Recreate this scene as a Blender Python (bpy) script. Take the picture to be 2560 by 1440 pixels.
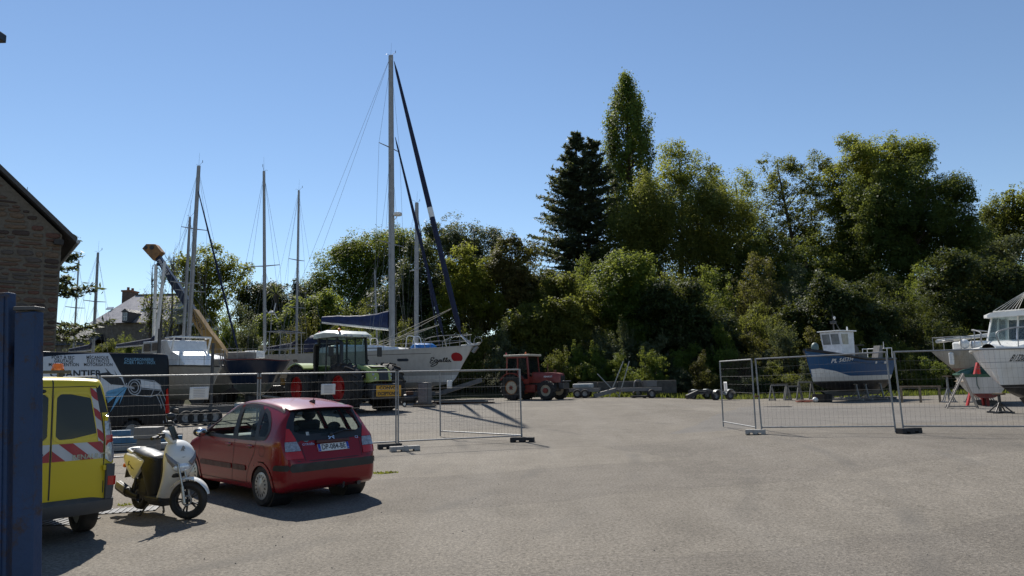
import bpy, bmesh, math, random
import numpy as np
from mathutils import Vector, Matrix
from mathutils.bvhtree import BVHTree
for o in list(bpy.data.objects): bpy.data.objects.remove(o)
sc = bpy.context.scene
C = sc.collection
rad = math.radians
R = random.Random(7)
# ---------------------------------------------------------------- camera, sky, sun, exposure
CAM_Z, FPX, HZ, ROLL = 1.79, 1760.0, 943.0, rad(1.2)
PITCH = math.atan((HZ-720)/FPX)
CF = Vector((0, math.cos(PITCH), math.sin(PITCH)))
_u0 = Vector((0, -math.sin(PITCH), math.cos(PITCH))); _r0 = Vector((1, 0, 0))
CR = _r0*math.cos(ROLL) - _u0*math.sin(ROLL)
CU = _u0*math.cos(ROLL) + _r0*math.sin(ROLL)
cd = bpy.data.cameras.new('camera'); cam = bpy.data.objects.new('camera', cd); C.objects.link(cam)
cd.sensor_width = 36; cd.lens = 36*FPX/2560; cd.clip_start = .1; cd.clip_end = 3000
cam.matrix_world = Matrix(((CR.x, CU.x, -CF.x, 0), (CR.y, CU.y, -CF.y, 0), (CR.z, CU.z, -CF.z, CAM_Z), (0, 0, 0, 1)))
sc.camera = cam
SUN_EL, SUN_AZ = rad(47), rad(-22)          # azimuth measured from +Y towards +X
w = bpy.data.worlds.new('World'); sc.world = w; w.use_nodes = True
nt = w.node_tree; nt.nodes.clear()
sky = nt.nodes.new('ShaderNodeTexSky'); sky.sky_type = 'NISHITA'; sky.sun_disc = False
sky.sun_elevation = SUN_EL; sky.sun_rotation = SUN_AZ; sky.altitude = 0
sky.air_density = 1.0; sky.dust_density = .0; sky.ozone_density = 3.0
bg = nt.nodes.new('ShaderNodeBackground'); bg.inputs[1].default_value = .092
wo = nt.nodes.new('ShaderNodeOutputWorld')
nt.links.new(sky.outputs[0], bg.inputs[0]); nt.links.new(bg.outputs[0], wo.inputs[0])
sl = bpy.data.lights.new('sun', 'SUN'); sl.energy = 5.0; sl.angle = rad(.53); sl.color = (1, .95, .86)
so = bpy.data.objects.new('sun', sl); C.objects.link(so)
SUND = Vector((math.sin(SUN_AZ)*math.cos(SUN_EL), math.cos(SUN_AZ)*math.cos(SUN_EL), math.sin(SUN_EL)))
so.rotation_euler = SUND.to_track_quat('Z', 'Y').to_euler()
sc.view_settings.view_transform = 'Standard'; sc.view_settings.look = 'None'
sc.view_settings.exposure = .40; sc.view_settings.gamma = 1
sc.cycles.max_bounces = 6; sc.cycles.transparent_max_bounces = 12; sc.cycles.caustics_reflective = False; sc.cycles.caustics_refractive = False

# ---------------------------------------------------------------- pixel helpers (source photograph pixels -> world)
def sm(a, b, x):
    t = min(1, max(0, (x-a)/(b-a))); return t*t*(3-2*t)
def G(x, y):                                  # height of the yard
    z = .36*sm(20, 44, y)*(1-sm(5, 16, x)) + .22*sm(3, 9, x)*sm(6, 15, y)*(1-sm(29, 41, y))
    return z
def hill(x, y):                               # the bank behind the yard
    if y <= 49: return 0.
    top = 6.5 + 8.0*sm(-8, 22, x)
    return top*sm(49, 100, y)
def Z(x, y): return G(x, y) + hill(x, y)
def ray(px, py): return CF + CR*((px-1280)/FPX) + CU*((720-py)/FPX)
def at(px, py, Y):
    d = ray(px, py); k = Y/d.y
    return Vector((d.x*k, Y, CAM_Z+d.z*k))
def gp(px, py):
    d = ray(px, py); z = 0
    for _ in range(12):
        k = (z-CAM_Z)/d.z; z = G(d.x*k, d.y*k)
    return Vector((d.x*k, d.y*k, z))
def xg(px, py_near, Y):                       # ground point under image column px at depth Y
    p = at(px, py_near, Y); return Vector((p.x, Y, Z(p.x, Y)))
# ---------------------------------------------------------------- mesh builder
def V3(p): return Vector(p)
class MB:
    def __init__(s): s.v = []; s.f = []; s.m = []; s.k = 0; s.T = None
    def mat(s, k): s.k = k; return s
    def add(s, pts, faces):
        b = len(s.v)
        if s.T is not None: pts = [s.T @ Vector(p) for p in pts]
        s.v.extend([tuple(p) for p in pts])
        for f in faces: s.f.append(tuple(i+b for i in f)); s.m.append(s.k)
        return s
    def box(s, c, d, rz=0, ry=0, rx=0):
        M = Matrix.Rotation(rz, 3, 'Z') @ Matrix.Rotation(ry, 3, 'Y') @ Matrix.Rotation(rx, 3, 'X')
        c = Vector(c); h = [q/2 for q in d]
        P = [c + M @ Vector((i*h[0], j*h[1], k*h[2])) for k in (-1, 1) for i, j in ((-1, -1), (1, -1), (1, 1), (-1, 1))]
        return s.add(P, [(3, 2, 1, 0), (4, 5, 6, 7), (0, 1, 5, 4), (1, 2, 6, 5), (2, 3, 7, 6), (3, 0, 4, 7)])
    def bar(s, a, b, wd, ht, up=(0, 0, 1)):     # rectangular beam from a to b
        a, b = Vector(a), Vector(b); d = (b-a).normalized(); u = Vector(up)
        sd = d.cross(u)
        if sd.length < 1e-4: sd = d.cross(Vector((1, 0, 0)))
        sd.normalize(); u = sd.cross(d).normalized()
        P = [q + sd*i*wd/2 + u*j*ht/2 for q in (a, b) for i, j in ((-1, -1), (1, -1), (1, 1), (-1, 1))]
        return s.add(P, [(3, 2, 1, 0), (4, 5, 6, 7), (0, 1, 5, 4), (1, 2, 6, 5), (2, 3, 7, 6), (3, 0, 4, 7)])
    def path(s, pts, r, n=6, cap=True, closed=False):
        pts = [Vector(p) for p in pts]; N = len(pts)
        rr = r if isinstance(r, (list, tuple)) else [r]*N
        prev = None; P = []
        for i, p in enumerate(pts):
            if closed: d = pts[(i+1) % N]-pts[i-1]
            else: d = pts[min(i+1, N-1)]-pts[max(i-1, 0)]
            if d.length < 1e-9: d = Vector((0, 0, 1))
            d.normalize()
            if prev is None:
                a = Vector((0, 0, 1)) if abs(d.z) < .9 else Vector((1, 0, 0))
                prev = d.cross(a).normalized()
            else:
                prev = (prev - d*prev.dot(d))
                prev = prev.normalized() if prev.length > 1e-6 else d.orthogonal().normalized()
            q = d.cross(prev)
            for k in range(n):
                t = 2*math.pi*k/n
                P.append(p + (prev*math.cos(t)+q*math.sin(t))*rr[i])
        F = []
        for i in range(N if closed else N-1):
            j = (i+1) % N
            for k in range(n):
                l = (k+1) % n
                F.append((i*n+k, i*n+l, j*n+l, j*n+k))
        if cap and not closed:
            F.append(tuple(range(n-1, -1, -1))); F.append(tuple((N-1)*n+k for k in range(n)))
        return s.add(P, F)
    def tube(s, a, b, r, r1=None, n=8): return s.path([a, b], [r, r if r1 is None else r1], n)
    def lathe(s, prof, c, ax, n=24, closed=False):   # prof: (radius, height) along axis ax from c
        c = Vector(c); ax = Vector(ax).normalized(); u = ax.orthogonal().normalized(); q = ax.cross(u)
        P = []; F = []
        for r, h in prof:
            for k in range(n):
                t = 2*math.pi*k/n
                P.append(c + ax*h + (u*math.cos(t)+q*math.sin(t))*r)
        M = len(prof)
        for i in range(M if closed else M-1):
            j = (i+1) % M
            for k in range(n):
                l = (k+1) % n; F.append((i*n+k, i*n+l, j*n+l, j*n+k))
        if not closed:
            if prof[0][0] > 1e-6: F.append(tuple(range(n-1, -1, -1)))
            if prof[-1][0] > 1e-6: F.append(tuple((M-1)*n+k for k in range(n)))
        return s.add(P, F)
    def prism(s, poly, plane, t0, t1):
        def q(a, b, t): return {'xz': (a, t, b), 'xy': (a, b, t), 'yz': (t, a, b)}[plane]
        n = len(poly); P = [q(a, b, t0) for a, b in poly] + [q(a, b, t1) for a, b in poly]
        F = [tuple(range(n)), tuple(range(2*n-1, n-1, -1))] + [(i, i+n, (i+1) % n+n, (i+1) % n) for i in range(n)]
        return s.add(P, F)
    def loft(s, rings, cap=True, closed=True):
        n = len(rings[0]); P = [p for r in rings for p in r]; F = []
        for i in range(len(rings)-1):
            for k in range(n if closed else n-1):
                l = (k+1) % n; F.append((i*n+k, i*n+l, (i+1)*n+l, (i+1)*n+k))
        if cap and closed:
            F.append(tuple(range(n-1, -1, -1))); b = (len(rings)-1)*n; F.append(tuple(b+k for k in range(n)))
        return s.add(P, F)
    def sphere(s, c, r, n=12, m=8):
        r = r if isinstance(r, (tuple, list)) else (r, r, r); c = Vector(c); rings = []
        for i in range(m+1):
            t = math.pi*i/m - math.pi/2
            rr = max(math.cos(t), .02)
            rings.append([c+Vector((r[0]*rr*math.cos(2*math.pi*k/n), r[1]*rr*math.sin(2*math.pi*k/n), r[2]*math.sin(t))) for k in range(n)])
        return s.loft(rings)
    def mesh(s, name, mats):
        me = bpy.data.meshes.new(name); me.from_pydata(s.v, [], s.f)
        mats = mats if isinstance(mats, (list, tuple)) else [mats]
        for m in mats: me.materials.append(m)
        if len(mats) > 1: me.polygons.foreach_set('material_index', s.m)
        return me
    def build(s, name, mats, parent=None, smooth=0, bevel=0, sub=0, fix=True):
        me = s.mesh(name, mats)
        if fix:
            bm = bmesh.new(); bm.from_mesh(me); bmesh.ops.recalc_face_normals(bm, faces=bm.faces); bm.to_mesh(me); bm.free()
        if smooth:
            me.polygons.foreach_set('use_smooth', [True]*len(me.polygons)); me.set_sharp_from_angle(angle=rad(smooth))
        o = bpy.data.objects.new(name, me); C.objects.link(o); o.parent = parent
        if sub:
            q = o.modifiers.new('s', 'SUBSURF'); q.levels = q.render_levels = sub
        if bevel:
            q = o.modifiers.new('b', 'BEVEL'); q.width = bevel; q.segments = 2; q.limit_method = 'ANGLE'; q.angle_limit = rad(40)
        return o
def tag(o, label, cat, group=None, kind=None):
    if label: o['label'] = label
    if cat: o['category'] = cat
    if group: o['group'] = group
    if kind: o['kind'] = kind
    return o
def thing(name, label, cat, loc=(0, 0, 0), rz=0, group=None):
    o = bpy.data.objects.new(name, None); C.objects.link(o); o.empty_display_size = .2
    o.location = loc; o.rotation_euler = (0, 0, rz); return tag(o, label, cat, group)
def copy_tree(o, parent=None):
    c = o.copy(); C.objects.link(c); c.parent = parent
    for ch in o.children: copy_tree(ch, c)
    return c
def newobj(name, me, parent=None):
    o = bpy.data.objects.new(name, me); C.objects.link(o); o.parent = parent; return o
def cr(pts, n=6, closed=False):               # Catmull-Rom through points (any dimension)
    P = [np.array(p, float) for p in pts]; out = []; N = len(P)
    for i in range(N if closed else N-1):
        if closed: a, b, c, d = P[i-1], P[i], P[(i+1) % N], P[(i+2) % N]
        else: a, b, c, d = P[max(i-1, 0)], P[i], P[i+1], P[min(i+2, N-1)]
        for k in range(n):
            t = k/n
            out.append(tuple(.5*((2*b)+(c-a)*t+(2*a-5*b+4*c-d)*t*t+(3*b-a-3*c+d)*t**3)))
    if not closed: out.append(tuple(P[-1]))
    return out
def interp(tab, x):                           # piecewise linear table of (x, value)
    xs = [a for a, _ in tab]; return float(np.interp(x, xs, [b for _, b in tab]))
def sinterp(tab, x):                          # smooth (monotone-ish cubic) table
    if x <= tab[0][0]: return tab[0][1]
    if x >= tab[-1][0]: return tab[-1][1]
    for i in range(len(tab)-1):
        if tab[i][0] <= x <= tab[i+1][0]: break
    x0, y0 = tab[i]; x1, y1 = tab[i+1]
    def sl(j):
        if j <= 0 or j >= len(tab)-1:
            k = max(0, min(j, len(tab)-2)) if j <= 0 else len(tab)-2
            return (tab[k+1][1]-tab[k][1])/(tab[k+1][0]-tab[k][0])
        a = (tab[j][1]-tab[j-1][1])/(tab[j][0]-tab[j-1][0]); b = (tab[j+1][1]-tab[j][1])/(tab[j+1][0]-tab[j][0])
        return 0 if a*b <= 0 else 2*a*b/(a+b)
    h = x1-x0; t = (x-x0)/h; m0, m1 = sl(i)*h, sl(i+1)*h
    return (2*t**3-3*t*t+1)*y0+(t**3-2*t*t+t)*m0+(-2*t**3+3*t*t)*y1+(t**3-t*t)*m1
def inside(poly, a, b):
    r = False; n = len(poly)
    for i in range(n):
        x0, y0 = poly[i]; x1, y1 = poly[i-1]
        if (y0 > b) != (y1 > b) and a < (x1-x0)*(b-y0)/(y1-y0)+x0: r = not r
    return r
# ---------------------------------------------------------------- projecting flat outlines on to a surface
class Surf:
    """casts outlines drawn in a plane on to a mesh: side 'L' (+y), 'R' (-y), 'B' (-x), 'F' (+x), 'T' (+z)"""
    def __init__(s, v, f): s.t = BVHTree.FromPolygons([Vector(p) for p in v], f)
    def hit(s, side, a, b, off=.003):
        D = {'L': ((a, 20, b), (0, -1, 0)), 'R': ((a, -20, b), (0, 1, 0)), 'B': ((-20, a, b), (1, 0, 0)), 'F': ((20, a, b), (-1, 0, 0)), 'T': ((a, b, 20), (0, 0, -1))}[side]
        h = s.t.ray_cast(Vector(D[0]), Vector(D[1]))
        if h[0] is None:
            h = s.t.find_nearest(Vector(D[0]) + Vector(D[1])*19.3); 
        n = h[1]
        if n.dot(Vector(D[1])) > 0: n = -n
        return h[0] + n*off
    def patch(s, mb, side, poly, off=.003, rows=8, cols=8):
        lo = min(b for _, b in poly); hi = max(b for _, b in poly); n = len(poly); P = []
        for i in range(rows+1):
            b = lo + (hi-lo)*min(max(i/rows, .0015), .9985); xs = []
            for k in range(n):
                x0, y0 = poly[k]; x1, y1 = poly[k-1]
                if (y0 > b) != (y1 > b): xs.append((x1-x0)*(b-y0)/(y1-y0)+x0)
            a0, a1 = min(xs), max(xs)
            for j in range(cols+1): P.append(s.hit(side, a0+(a1-a0)*j/cols, b, off))
        F = [(i*(cols+1)+j, i*(cols+1)+j+1, (i+1)*(cols+1)+j+1, (i+1)*(cols+1)+j) for i in range(rows) for j in range(cols)]
        return mb.add(P, F)
    def band(s, mb, side, line, wd, off=.004, closed=True, inner=None):     # strip of width wd along a line
        n = len(line); P = []
        ar = sum(line[i-1][0]*line[i][1]-line[i][0]*line[i-1][1] for i in range(n)) if closed else 1
        for i in range(n):
            p0 = line[i-1] if (closed or i > 0) else line[i]; p1 = line[(i+1) % n] if (closed or i < n-1) else line[i]
            dx, dy = p1[0]-p0[0], p1[1]-p0[1]; L = math.hypot(dx, dy) or 1
            nx, ny = -dy/L, dx/L
            if closed and ar < 0: nx, ny = -nx, -ny
            a, b = line[i]
            w0, w1 = (0, wd) if closed else (-wd/2, wd/2)
            P.append(s.hit(side, a+nx*w0, b+ny*w0, off)); P.append(s.hit(side, a+nx*w1, b+ny*w1, off))
        F = [(2*i, 2*i+1, (2*((i+1) % n)+1), 2*((i+1) % n)) for i in range(n if closed else n-1)]
        return mb.add(P, F)
    def decal(s, me, side, off=.004, flip=False):       # me: flat mesh in its XY plane -> on the surface
        for v in me.vertices: v.co = s.hit(side, v.co.x, v.co.y, off)
        return me
def arc(cx, cz, r, a0, a1, n=16): return [(cx+r*math.cos(rad(a0+(a1-a0)*i/n)), cz+r*math.sin(rad(a0+(a1-a0)*i/n))) for i in range(n+1)]
def rrect(x0, z0, x1, z1, r, n=4):
    return arc(x1-r, z1-r, r, 0, 90, n)+arc(x0+r, z1-r, r, 90, 180, n)+arc(x0+r, z0+r, r, 180, 270, n)+arc(x1-r, z0+r, r, 270, 360, n)
_dg = None
def text_mesh(s, size=1, align='CENTER', bold=0., shear=0., spacing=1., line=1., xs=1., sub=False):
    cu = bpy.data.curves.new('t', 'FONT'); cu.body = s; cu.size = size; cu.align_x = align; cu.align_y = 'CENTER'
    cu.offset = bold; cu.shear = shear; cu.space_character = spacing; cu.space_line = line; cu.resolution_u = 3
    o = bpy.data.objects.new('t', cu); C.objects.link(o)
    dg = bpy.context.evaluated_depsgraph_get(); me = bpy.data.meshes.new_from_object(o.evaluated_get(dg)); bpy.data.objects.remove(o)
    for v in me.vertices: v.co.x *= xs
    return me
def put_text(s, mat, parent, surf=None, side='L', pos=(0, 0), flipx=False, off=.005, name='lettering', rot=0, **k):
    me = text_mesh(s, **k); c, q = math.cos(rot), math.sin(rot)
    for v in me.vertices:
        x, y = v.co.x, v.co.y; x, y = x*c-y*q, x*q+y*c
        v.co.x = pos[0] + (-x if flipx else x); v.co.y = pos[1]+y; v.co.z = 0
    surf.decal(me, side, off); me.materials.clear(); me.materials.append(mat)
    return newobj(name, me, parent)
def flat_text(s, mat, parent, o, xd, up, name='lettering', **k):
    me = text_mesh(s, **k); o = Vector(o); xd = Vector(xd).normalized(); up = Vector(up).normalized()
    for v in me.vertices: v.co = o + xd*v.co.x + up*v.co.y
    me.materials.clear(); me.materials.append(mat); return newobj(name, me, parent)
# ---------------------------------------------------------------- materials
def nodes(name):
    m = bpy.data.materials.new(name); m.use_nodes = True; t = m.node_tree; t.nodes.clear()
    out = t.nodes.new('ShaderNodeOutputMaterial'); return m, t, out
def N(t, ty, **k):
    n = t.nodes.new(ty)
    for a, b in k.items(): setattr(n, a, b)
    return n
def bsdf(t, col=(.5, .5, .5), rough=.5, metal=0, coat=0, spec=.5):
    b = N(t, 'ShaderNodeBsdfPrincipled'); b.inputs['Base Color'].default_value = (*col, 1)
    b.inputs['Roughness'].default_value = rough; b.inputs['Metallic'].default_value = metal
    b.inputs['Coat Weight'].default_value = coat; b.inputs['Coat Roughness'].default_value = .06; b.inputs['Specular IOR Level'].default_value = spec
    return b
def ramp(t, fac, stops, const=False):
    r = N(t, 'ShaderNodeValToRGB'); e = r.color_ramp.elements
    if const: r.color_ramp.interpolation = 'CONSTANT'
    while len(e) < len(stops): e.new(.5)
    for q, (p, c) in zip(e, stops): q.position = p; q.color = (*c, 1)
    t.links.new(fac, r.inputs[0]); return r.outputs[0]
def noise(t, vec, scale, detail=4, rough=.55):
    n = N(t, 'ShaderNodeTexNoise'); n.inputs['Scale'].default_value = scale; n.inputs['Detail'].default_value = detail; n.inputs['Roughness'].default_value = rough
    if vec is not None: t.links.new(vec, n.inputs['Vector'])
    return n.outputs[0]
def mix(t, fac, a, b, mode='MIX'):
    m = N(t, 'ShaderNodeMix', data_type='RGBA', blend_type=mode)
    for s, v in ((m.inputs[0], fac), (m.inputs[6], a), (m.inputs[7], b)):
        if hasattr(v, 'is_output'): t.links.new(v, s)
        elif isinstance(v, (int, float)): s.default_value = v
        else: s.default_value = (*v, 1)
    return m.outputs[2]
def math_(t, op, a, b=None):
    m = N(t, 'ShaderNodeMath', operation=op)
    for s, v in zip(m.inputs, (a, b)):
        if v is None: continue
        if hasattr(v, 'is_output'): t.links.new(v, s)
        else: s.default_value = v
    return m.outputs[0]
def bump(t, b, h, strength=.3, dist=.01):
    n = N(t, 'ShaderNodeBump'); n.inputs['Strength'].default_value = strength; n.inputs['Distance'].default_value = dist
    t.links.new(h, n.inputs['Height']); t.links.new(n.outputs[0], b.inputs['Normal'])
def ocoord(t): return N(t, 'ShaderNodeTexCoord').outputs['Object']
def wpos(t): return N(t, 'ShaderNodeNewGeometry').outputs['Position']
_M = {}
def mat(name, col, rough=.5, metal=0, coat=0, var=.18, scale=4, dirt=0, dirtcol=(.11, .09, .07), bmp=0, bscale=60, spec=.5):
    """paint / plastic / metal with uneven tone and, if asked, patchy dirt"""
    if name in _M: return _M[name]
    m, t, out = nodes(name); b = bsdf(t, col, rough, metal, coat, spec); v = ocoord(t)
    n = noise(t, v, scale, 5, .6)
    lo = tuple(c*(1-var) for c in col); hi = tuple(min(1, c*(1+var)) for c in col)
    c = ramp(t, n, [(.3, lo), (.7, hi)])
    if dirt:
        n2 = noise(t, v, scale*.7+1.3, 8, .7); f = ramp(t, n2, [(.5-.2*dirt, (0, 0, 0)), (.75, (dirt, dirt, dirt))])
        c = mix(t, f, c, dirtcol)
    t.links.new(c, b.inputs['Base Color'])
    r = ramp(t, noise(t, v, scale*2.3, 4), [(.3, (max(0, rough-.08),)*3), (.7, (min(1, rough+.1),)*3)]); t.links.new(r, b.inputs['Roughness'])
    if bmp: bump(t, b, noise(t, v, bscale, 3), bmp, .01)
    t.links.new(b.outputs[0], out.inputs[0]); _M[name] = m; return m
def glass(name, tint=(.55, .62, .6), refl=.5, base=(.02, .025, .03), opac=.25):
    if name in _M: return _M[name]
    m, t, out = nodes(name)
    tr = N(t, 'ShaderNodeBsdfTransparent'); tr.inputs[0].default_value = (*tint, 1)
    b = bsdf(t, base, .05, 0, 0, .6); mx = N(t, 'ShaderNodeMixShader')
    lw = N(t, 'ShaderNodeLayerWeight'); lw.inputs[0].default_value = .35
    f = math_(t, 'MULTIPLY_ADD', lw.outputs['Facing'], refl); t.nodes[-1].inputs[2].default_value = opac
    t.links.new(f, mx.inputs[0]); t.links.new(tr.outputs[0], mx.inputs[1]); t.links.new(b.outputs[0], mx.inputs[2])
    t.links.new(mx.outputs[0], out.inputs[0]); _M[name] = m; return m
def bands(name, stops, zmax, rough=.35, coat=.2, streak=.35, axis='Z', scale=1.5, stain=(.16, .13, .1)):
    """painted horizontal bands (hull paint, boot top, antifouling) with weather streaks"""
    m, t, out = nodes(name); b = bsdf(t, rough=rough, coat=coat); v = ocoord(t)
    sp = N(t, 'ShaderNodeSeparateXYZ'); t.links.new(v, sp.inputs[0])
    c = ramp(t, math_(t, 'MULTIPLY', sp.outputs[axis], 1/zmax), [(z/zmax, col) for z, col in stops], True)
    mp = N(t, 'ShaderNodeMapping'); mp.inputs['Scale'].default_value = (2.2, 2.2, .25); t.links.new(v, mp.inputs[0])
    f = ramp(t, noise(t, mp.outputs[0], scale, 6, .65), [(.45, (0, 0, 0)), (.8, (streak,)*3)])
    c = mix(t, f, c, stain); t.links.new(c, b.inputs['Base Color'])
    t.links.new(b.outputs[0], out.inputs[0]); return m
def leafmat(name, cols, trans=.45, rough=.55, big=.35, glow=.28):
    cols = [tuple(v*k_ for v, k_ in zip(q, (1.15, 1.28, 1.25))) for q in cols]; m, t, out = nodes(name); g = N(t, 'ShaderNodeNewGeometry')
    c = ramp(t, g.outputs['Random Per Island'], [(i/(len(cols)-1), q) for i, q in enumerate(cols)])
    n = noise(t, g.outputs['Position'], big, 3); c = mix(t, ramp(t, n, [(.35, (0, 0, 0)), (.7, (.55,)*3)]), c, cols[-1])
    b = bsdf(t, rough=.55, spec=.17); t.links.new(c, b.inputs['Base Color'])
    tl = N(t, 'ShaderNodeBsdfTranslucent'); c2 = mix(t, glow, c, (.44, .46, .07)); t.links.new(c2, tl.inputs[0])
    ms = N(t, 'ShaderNodeMixShader'); ms.inputs[0].default_value = trans*1.05
    t.links.new(b.outputs[0], ms.inputs[1]); t.links.new(tl.outputs[0], ms.inputs[2]); t.links.new(ms.outputs[0], out.inputs[0]); return m
BLK = mat('black_plastic', (.012, .012, .013), .45, var=.3); RUB = mat('tyre_rubber', (.014, .013, .013), .8, var=.35, dirt=.5, dirtcol=(.07, .06, .05))
ALU = mat('aluminium', (.55, .56, .57), .35, .9, var=.12); GALV = mat('galvanised_steel', (.25, .255, .26), .5, .45, var=.2, scale=9, dirt=.25)
CHR = mat('chrome', (.75, .75, .76), .12, 1, var=.05); WHT = mat('white_gelcoat', (.72, .72, .7), .3, 0, .3, var=.06, dirt=.3, dirtcol=(.34, .3, .25))
STEEL = mat('dark_steel', (.07, .07, .072), .5, .5, dirt=.4); RUST = mat('rusty_steel', (.12, .06, .035), .8, .2, var=.4, scale=6)
WOOD = mat('weathered_timber', (.21, .16, .11), .8, var=.35, scale=7); NAVY = mat('navy_canvas', (.006, .011, .04), .75, var=.3, scale=3, bmp=.4, bscale=25)
WIRE = mat('rigging_wire', (.16, .165, .17), .4, .6, var=.1); MAST = mat('mast_alloy', (.27, .275, .28), .45, .1, var=.15, scale=2)
REDL = mat('red_lens', (.42, .010, .008), .12, 0, .6, var=.1); CLRL = mat('clear_lens', (.30, .31, .33), .12, .3, .5, var=.5, scale=30); AMB = mat('amber_lens', (.75, .17, .01), .2, 0, .4, var=.1)
PRWH = mat('white_print', (.72, .72, .72), .5, var=.05); PRBK = mat('black_print', (.01, .01, .012), .5, var=.1)
# ---------------------------------------------------------------- ground
def asphalt():
    m, t, out = nodes('worn_asphalt'); b = bsdf(t, rough=.92, spec=.25); p = wpos(t)
    big = noise(t, p, .22, 5, .6); mid = noise(t, p, 1.7, 5, .6); fine = noise(t, p, 24, 5, .85)
    vo = N(t, 'ShaderNodeTexVoronoi'); vo.inputs['Scale'].default_value = 62; t.links.new(p, vo.inputs['Vector'])
    c = ramp(t, big, [(.32, (.125, .110, .090)), (.5, (.168, .148, .122)), (.68, (.208, .184, .152))])
    c = mix(t, .45, c, ramp(t, mid, [(.25, (.12, .105, .087)), (.75, (.217, .192, .16))]))
    # long tyre-polished lanes sweeping through the gate
    mp = N(t, 'ShaderNodeMapping'); mp.inputs['Rotation'].default_value = (0, 0, rad(28)); mp.inputs['Scale'].default_value = (.9, .07, 1); t.links.new(p, mp.inputs[0])
    c = mix(t, ramp(t, noise(t, mp.outputs[0], 1, 3), [(.48, (0, 0, 0)), (.7, (.28,)*3)]), c, (.235, .214, .186))
    # stone grain
    c = mix(t, .85, c, ramp(t, fine, [(.28, (.15,)*3), (.5, (.95, .95, .95)), (.72, (1.8, 1.8, 1.8))]), 'MULTIPLY')
    c = mix(t, .5, c, ramp(t, vo.outputs['Color'], [(.05, (.35,)*3), (.4, (1, 1, 1)), (1, (1.35,)*3)]), 'MULTIPLY')
    # newer grey patch behind the right-hand fence, gravel at the back left
    sp = N(t, 'ShaderNodeSeparateXYZ'); t.links.new(p, sp.inputs[0])
    e = math_(t, 'ADD', math_(t, 'MULTIPLY', noise(t, p, .6, 4), 1.2), -.6)
    def step(v, a, wd): return math_(t, 'MULTIPLY', math_(t, 'ADD', math_(t, 'ADD', v, e), -a), 1/wd)
    lx = math_(t, 'SUBTRACT', sp.outputs[0], math_(t, 'MULTIPLY', math_(t, 'SUBTRACT', sp.outputs[1], 21.3), .55))
    cl = lambda s: (setattr(s.node, 'use_clamp', True), s)[1]
    f = math_(t, 'MULTIPLY', cl(step(lx, 4.6, .12)), cl(step(sp.outputs[1], 21.0, .2)))
    f = math_(t, 'MULTIPLY', f, cl(step(math_(t, 'MULTIPLY', sp.outputs[1], -1), -33, 1.0)))
    c = mix(t, math_(t, 'MULTIPLY', f, .42), c, (.13, .127, .127))
    gr = math_(t, 'MULTIPLY', cl(step(sp.outputs[1], 24, 2)), cl(step(math_(t, 'MULTIPLY', sp.outputs[0], -1), -.5, 2)))
    gv = noise(t, p, 9, 6, .85); c = mix(t, math_(t, 'MULTIPLY', gr, .75), c, ramp(t, gv, [(.36, (.06, .054, .045)), (.52, (.19, .172, .15)), (.68, (.30, .275, .24))]))
    # seams between lanes of paving
    mpb = N(t, 'ShaderNodeMapping'); mpb.inputs['Rotation'].default_value = (0, 0, rad(-19)); t.links.new(p, mpb.inputs[0])
    bk = N(t, 'ShaderNodeTexBrick'); bk.inputs['Scale'].default_value = 1; bk.inputs['Brick Width'].default_value = 17; bk.inputs['Row Height'].default_value = 3.4; bk.inputs['Mortar Size'].default_value = .006; bk.inputs['Mortar Smooth'].default_value = .6
    bk.inputs['Color1'].default_value = (.86, .86, .87, 1); bk.inputs['Color2'].default_value = (1.1, 1.1, 1.09, 1); bk.inputs['Mortar'].default_value = (.6, .59, .57, 1); wv2 = N(t, 'ShaderNodeVectorMath', operation='ADD'); n3 = N(t, 'ShaderNodeTexNoise'); n3.inputs['Scale'].default_value = .5; t.links.new(p, n3.inputs['Vector']); t.links.new(mpb.outputs[0], wv2.inputs[0]); t.links.new(n3.outputs['Color'], wv2.inputs[1]); t.links.new(wv2.outputs[0], bk.inputs['Vector'])
    c = mix(t, .8, c, bk.outputs[0], 'MULTIPLY')
    # curved tyre rubber left by turning vehicles
    rg = N(t, 'ShaderNodeTexWave', wave_type='RINGS', rings_direction='Z'); rg.inputs['Scale'].default_value = .16; rg.inputs['Distortion'].default_value = 1.6; rg.inputs['Detail'].default_value = 3; rg.inputs['Detail Scale'].default_value = .4
    mpr = N(t, 'ShaderNodeMapping'); mpr.inputs['Location'].default_value = (14, -17, 0); t.links.new(p, mpr.inputs[0]); t.links.new(mpr.outputs[0], rg.inputs['Vector'])
    tk = math_(t, 'MULTIPLY', ramp(t, rg.outputs['Fac'], [(.9, (0, 0, 0)), (1, (.55,)*3)]), ramp(t, noise(t, p, .35, 3), [(.45, (0, 0, 0)), (.65, (1, 1, 1))]))
    c = mix(t, tk, c, (.10, .092, .082))
    # oil spots and dark bits
    c = mix(t, ramp(t, noise(t, p, 3.1, 2), [(.68, (0, 0, 0)), (.78, (.45,)*3)]), c, (.085, .078, .07))
    ck = N(t, 'ShaderNodeTexVoronoi', feature='DISTANCE_TO_EDGE'); ck.inputs['Scale'].default_value = .23
    wv = N(t, 'ShaderNodeVectorMath', operation='ADD'); nn = N(t, 'ShaderNodeTexNoise'); nn.inputs['Scale'].default_value = .9; nn.inputs['Detail'].default_value = 5
    t.links.new(p, nn.inputs['Vector']); t.links.new(p, wv.inputs[0]); t.links.new(nn.outputs['Color'], wv.inputs[1]); t.links.new(wv.outputs[0], ck.inputs['Vector'])
    c = mix(t, ramp(t, ck.outputs['Distance'], [(.0, (.34,)*3), (.0045, (0, 0, 0))]), c, (.09, .08, .07))
    t.links.new(c, b.inputs['Base Color'])
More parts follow.
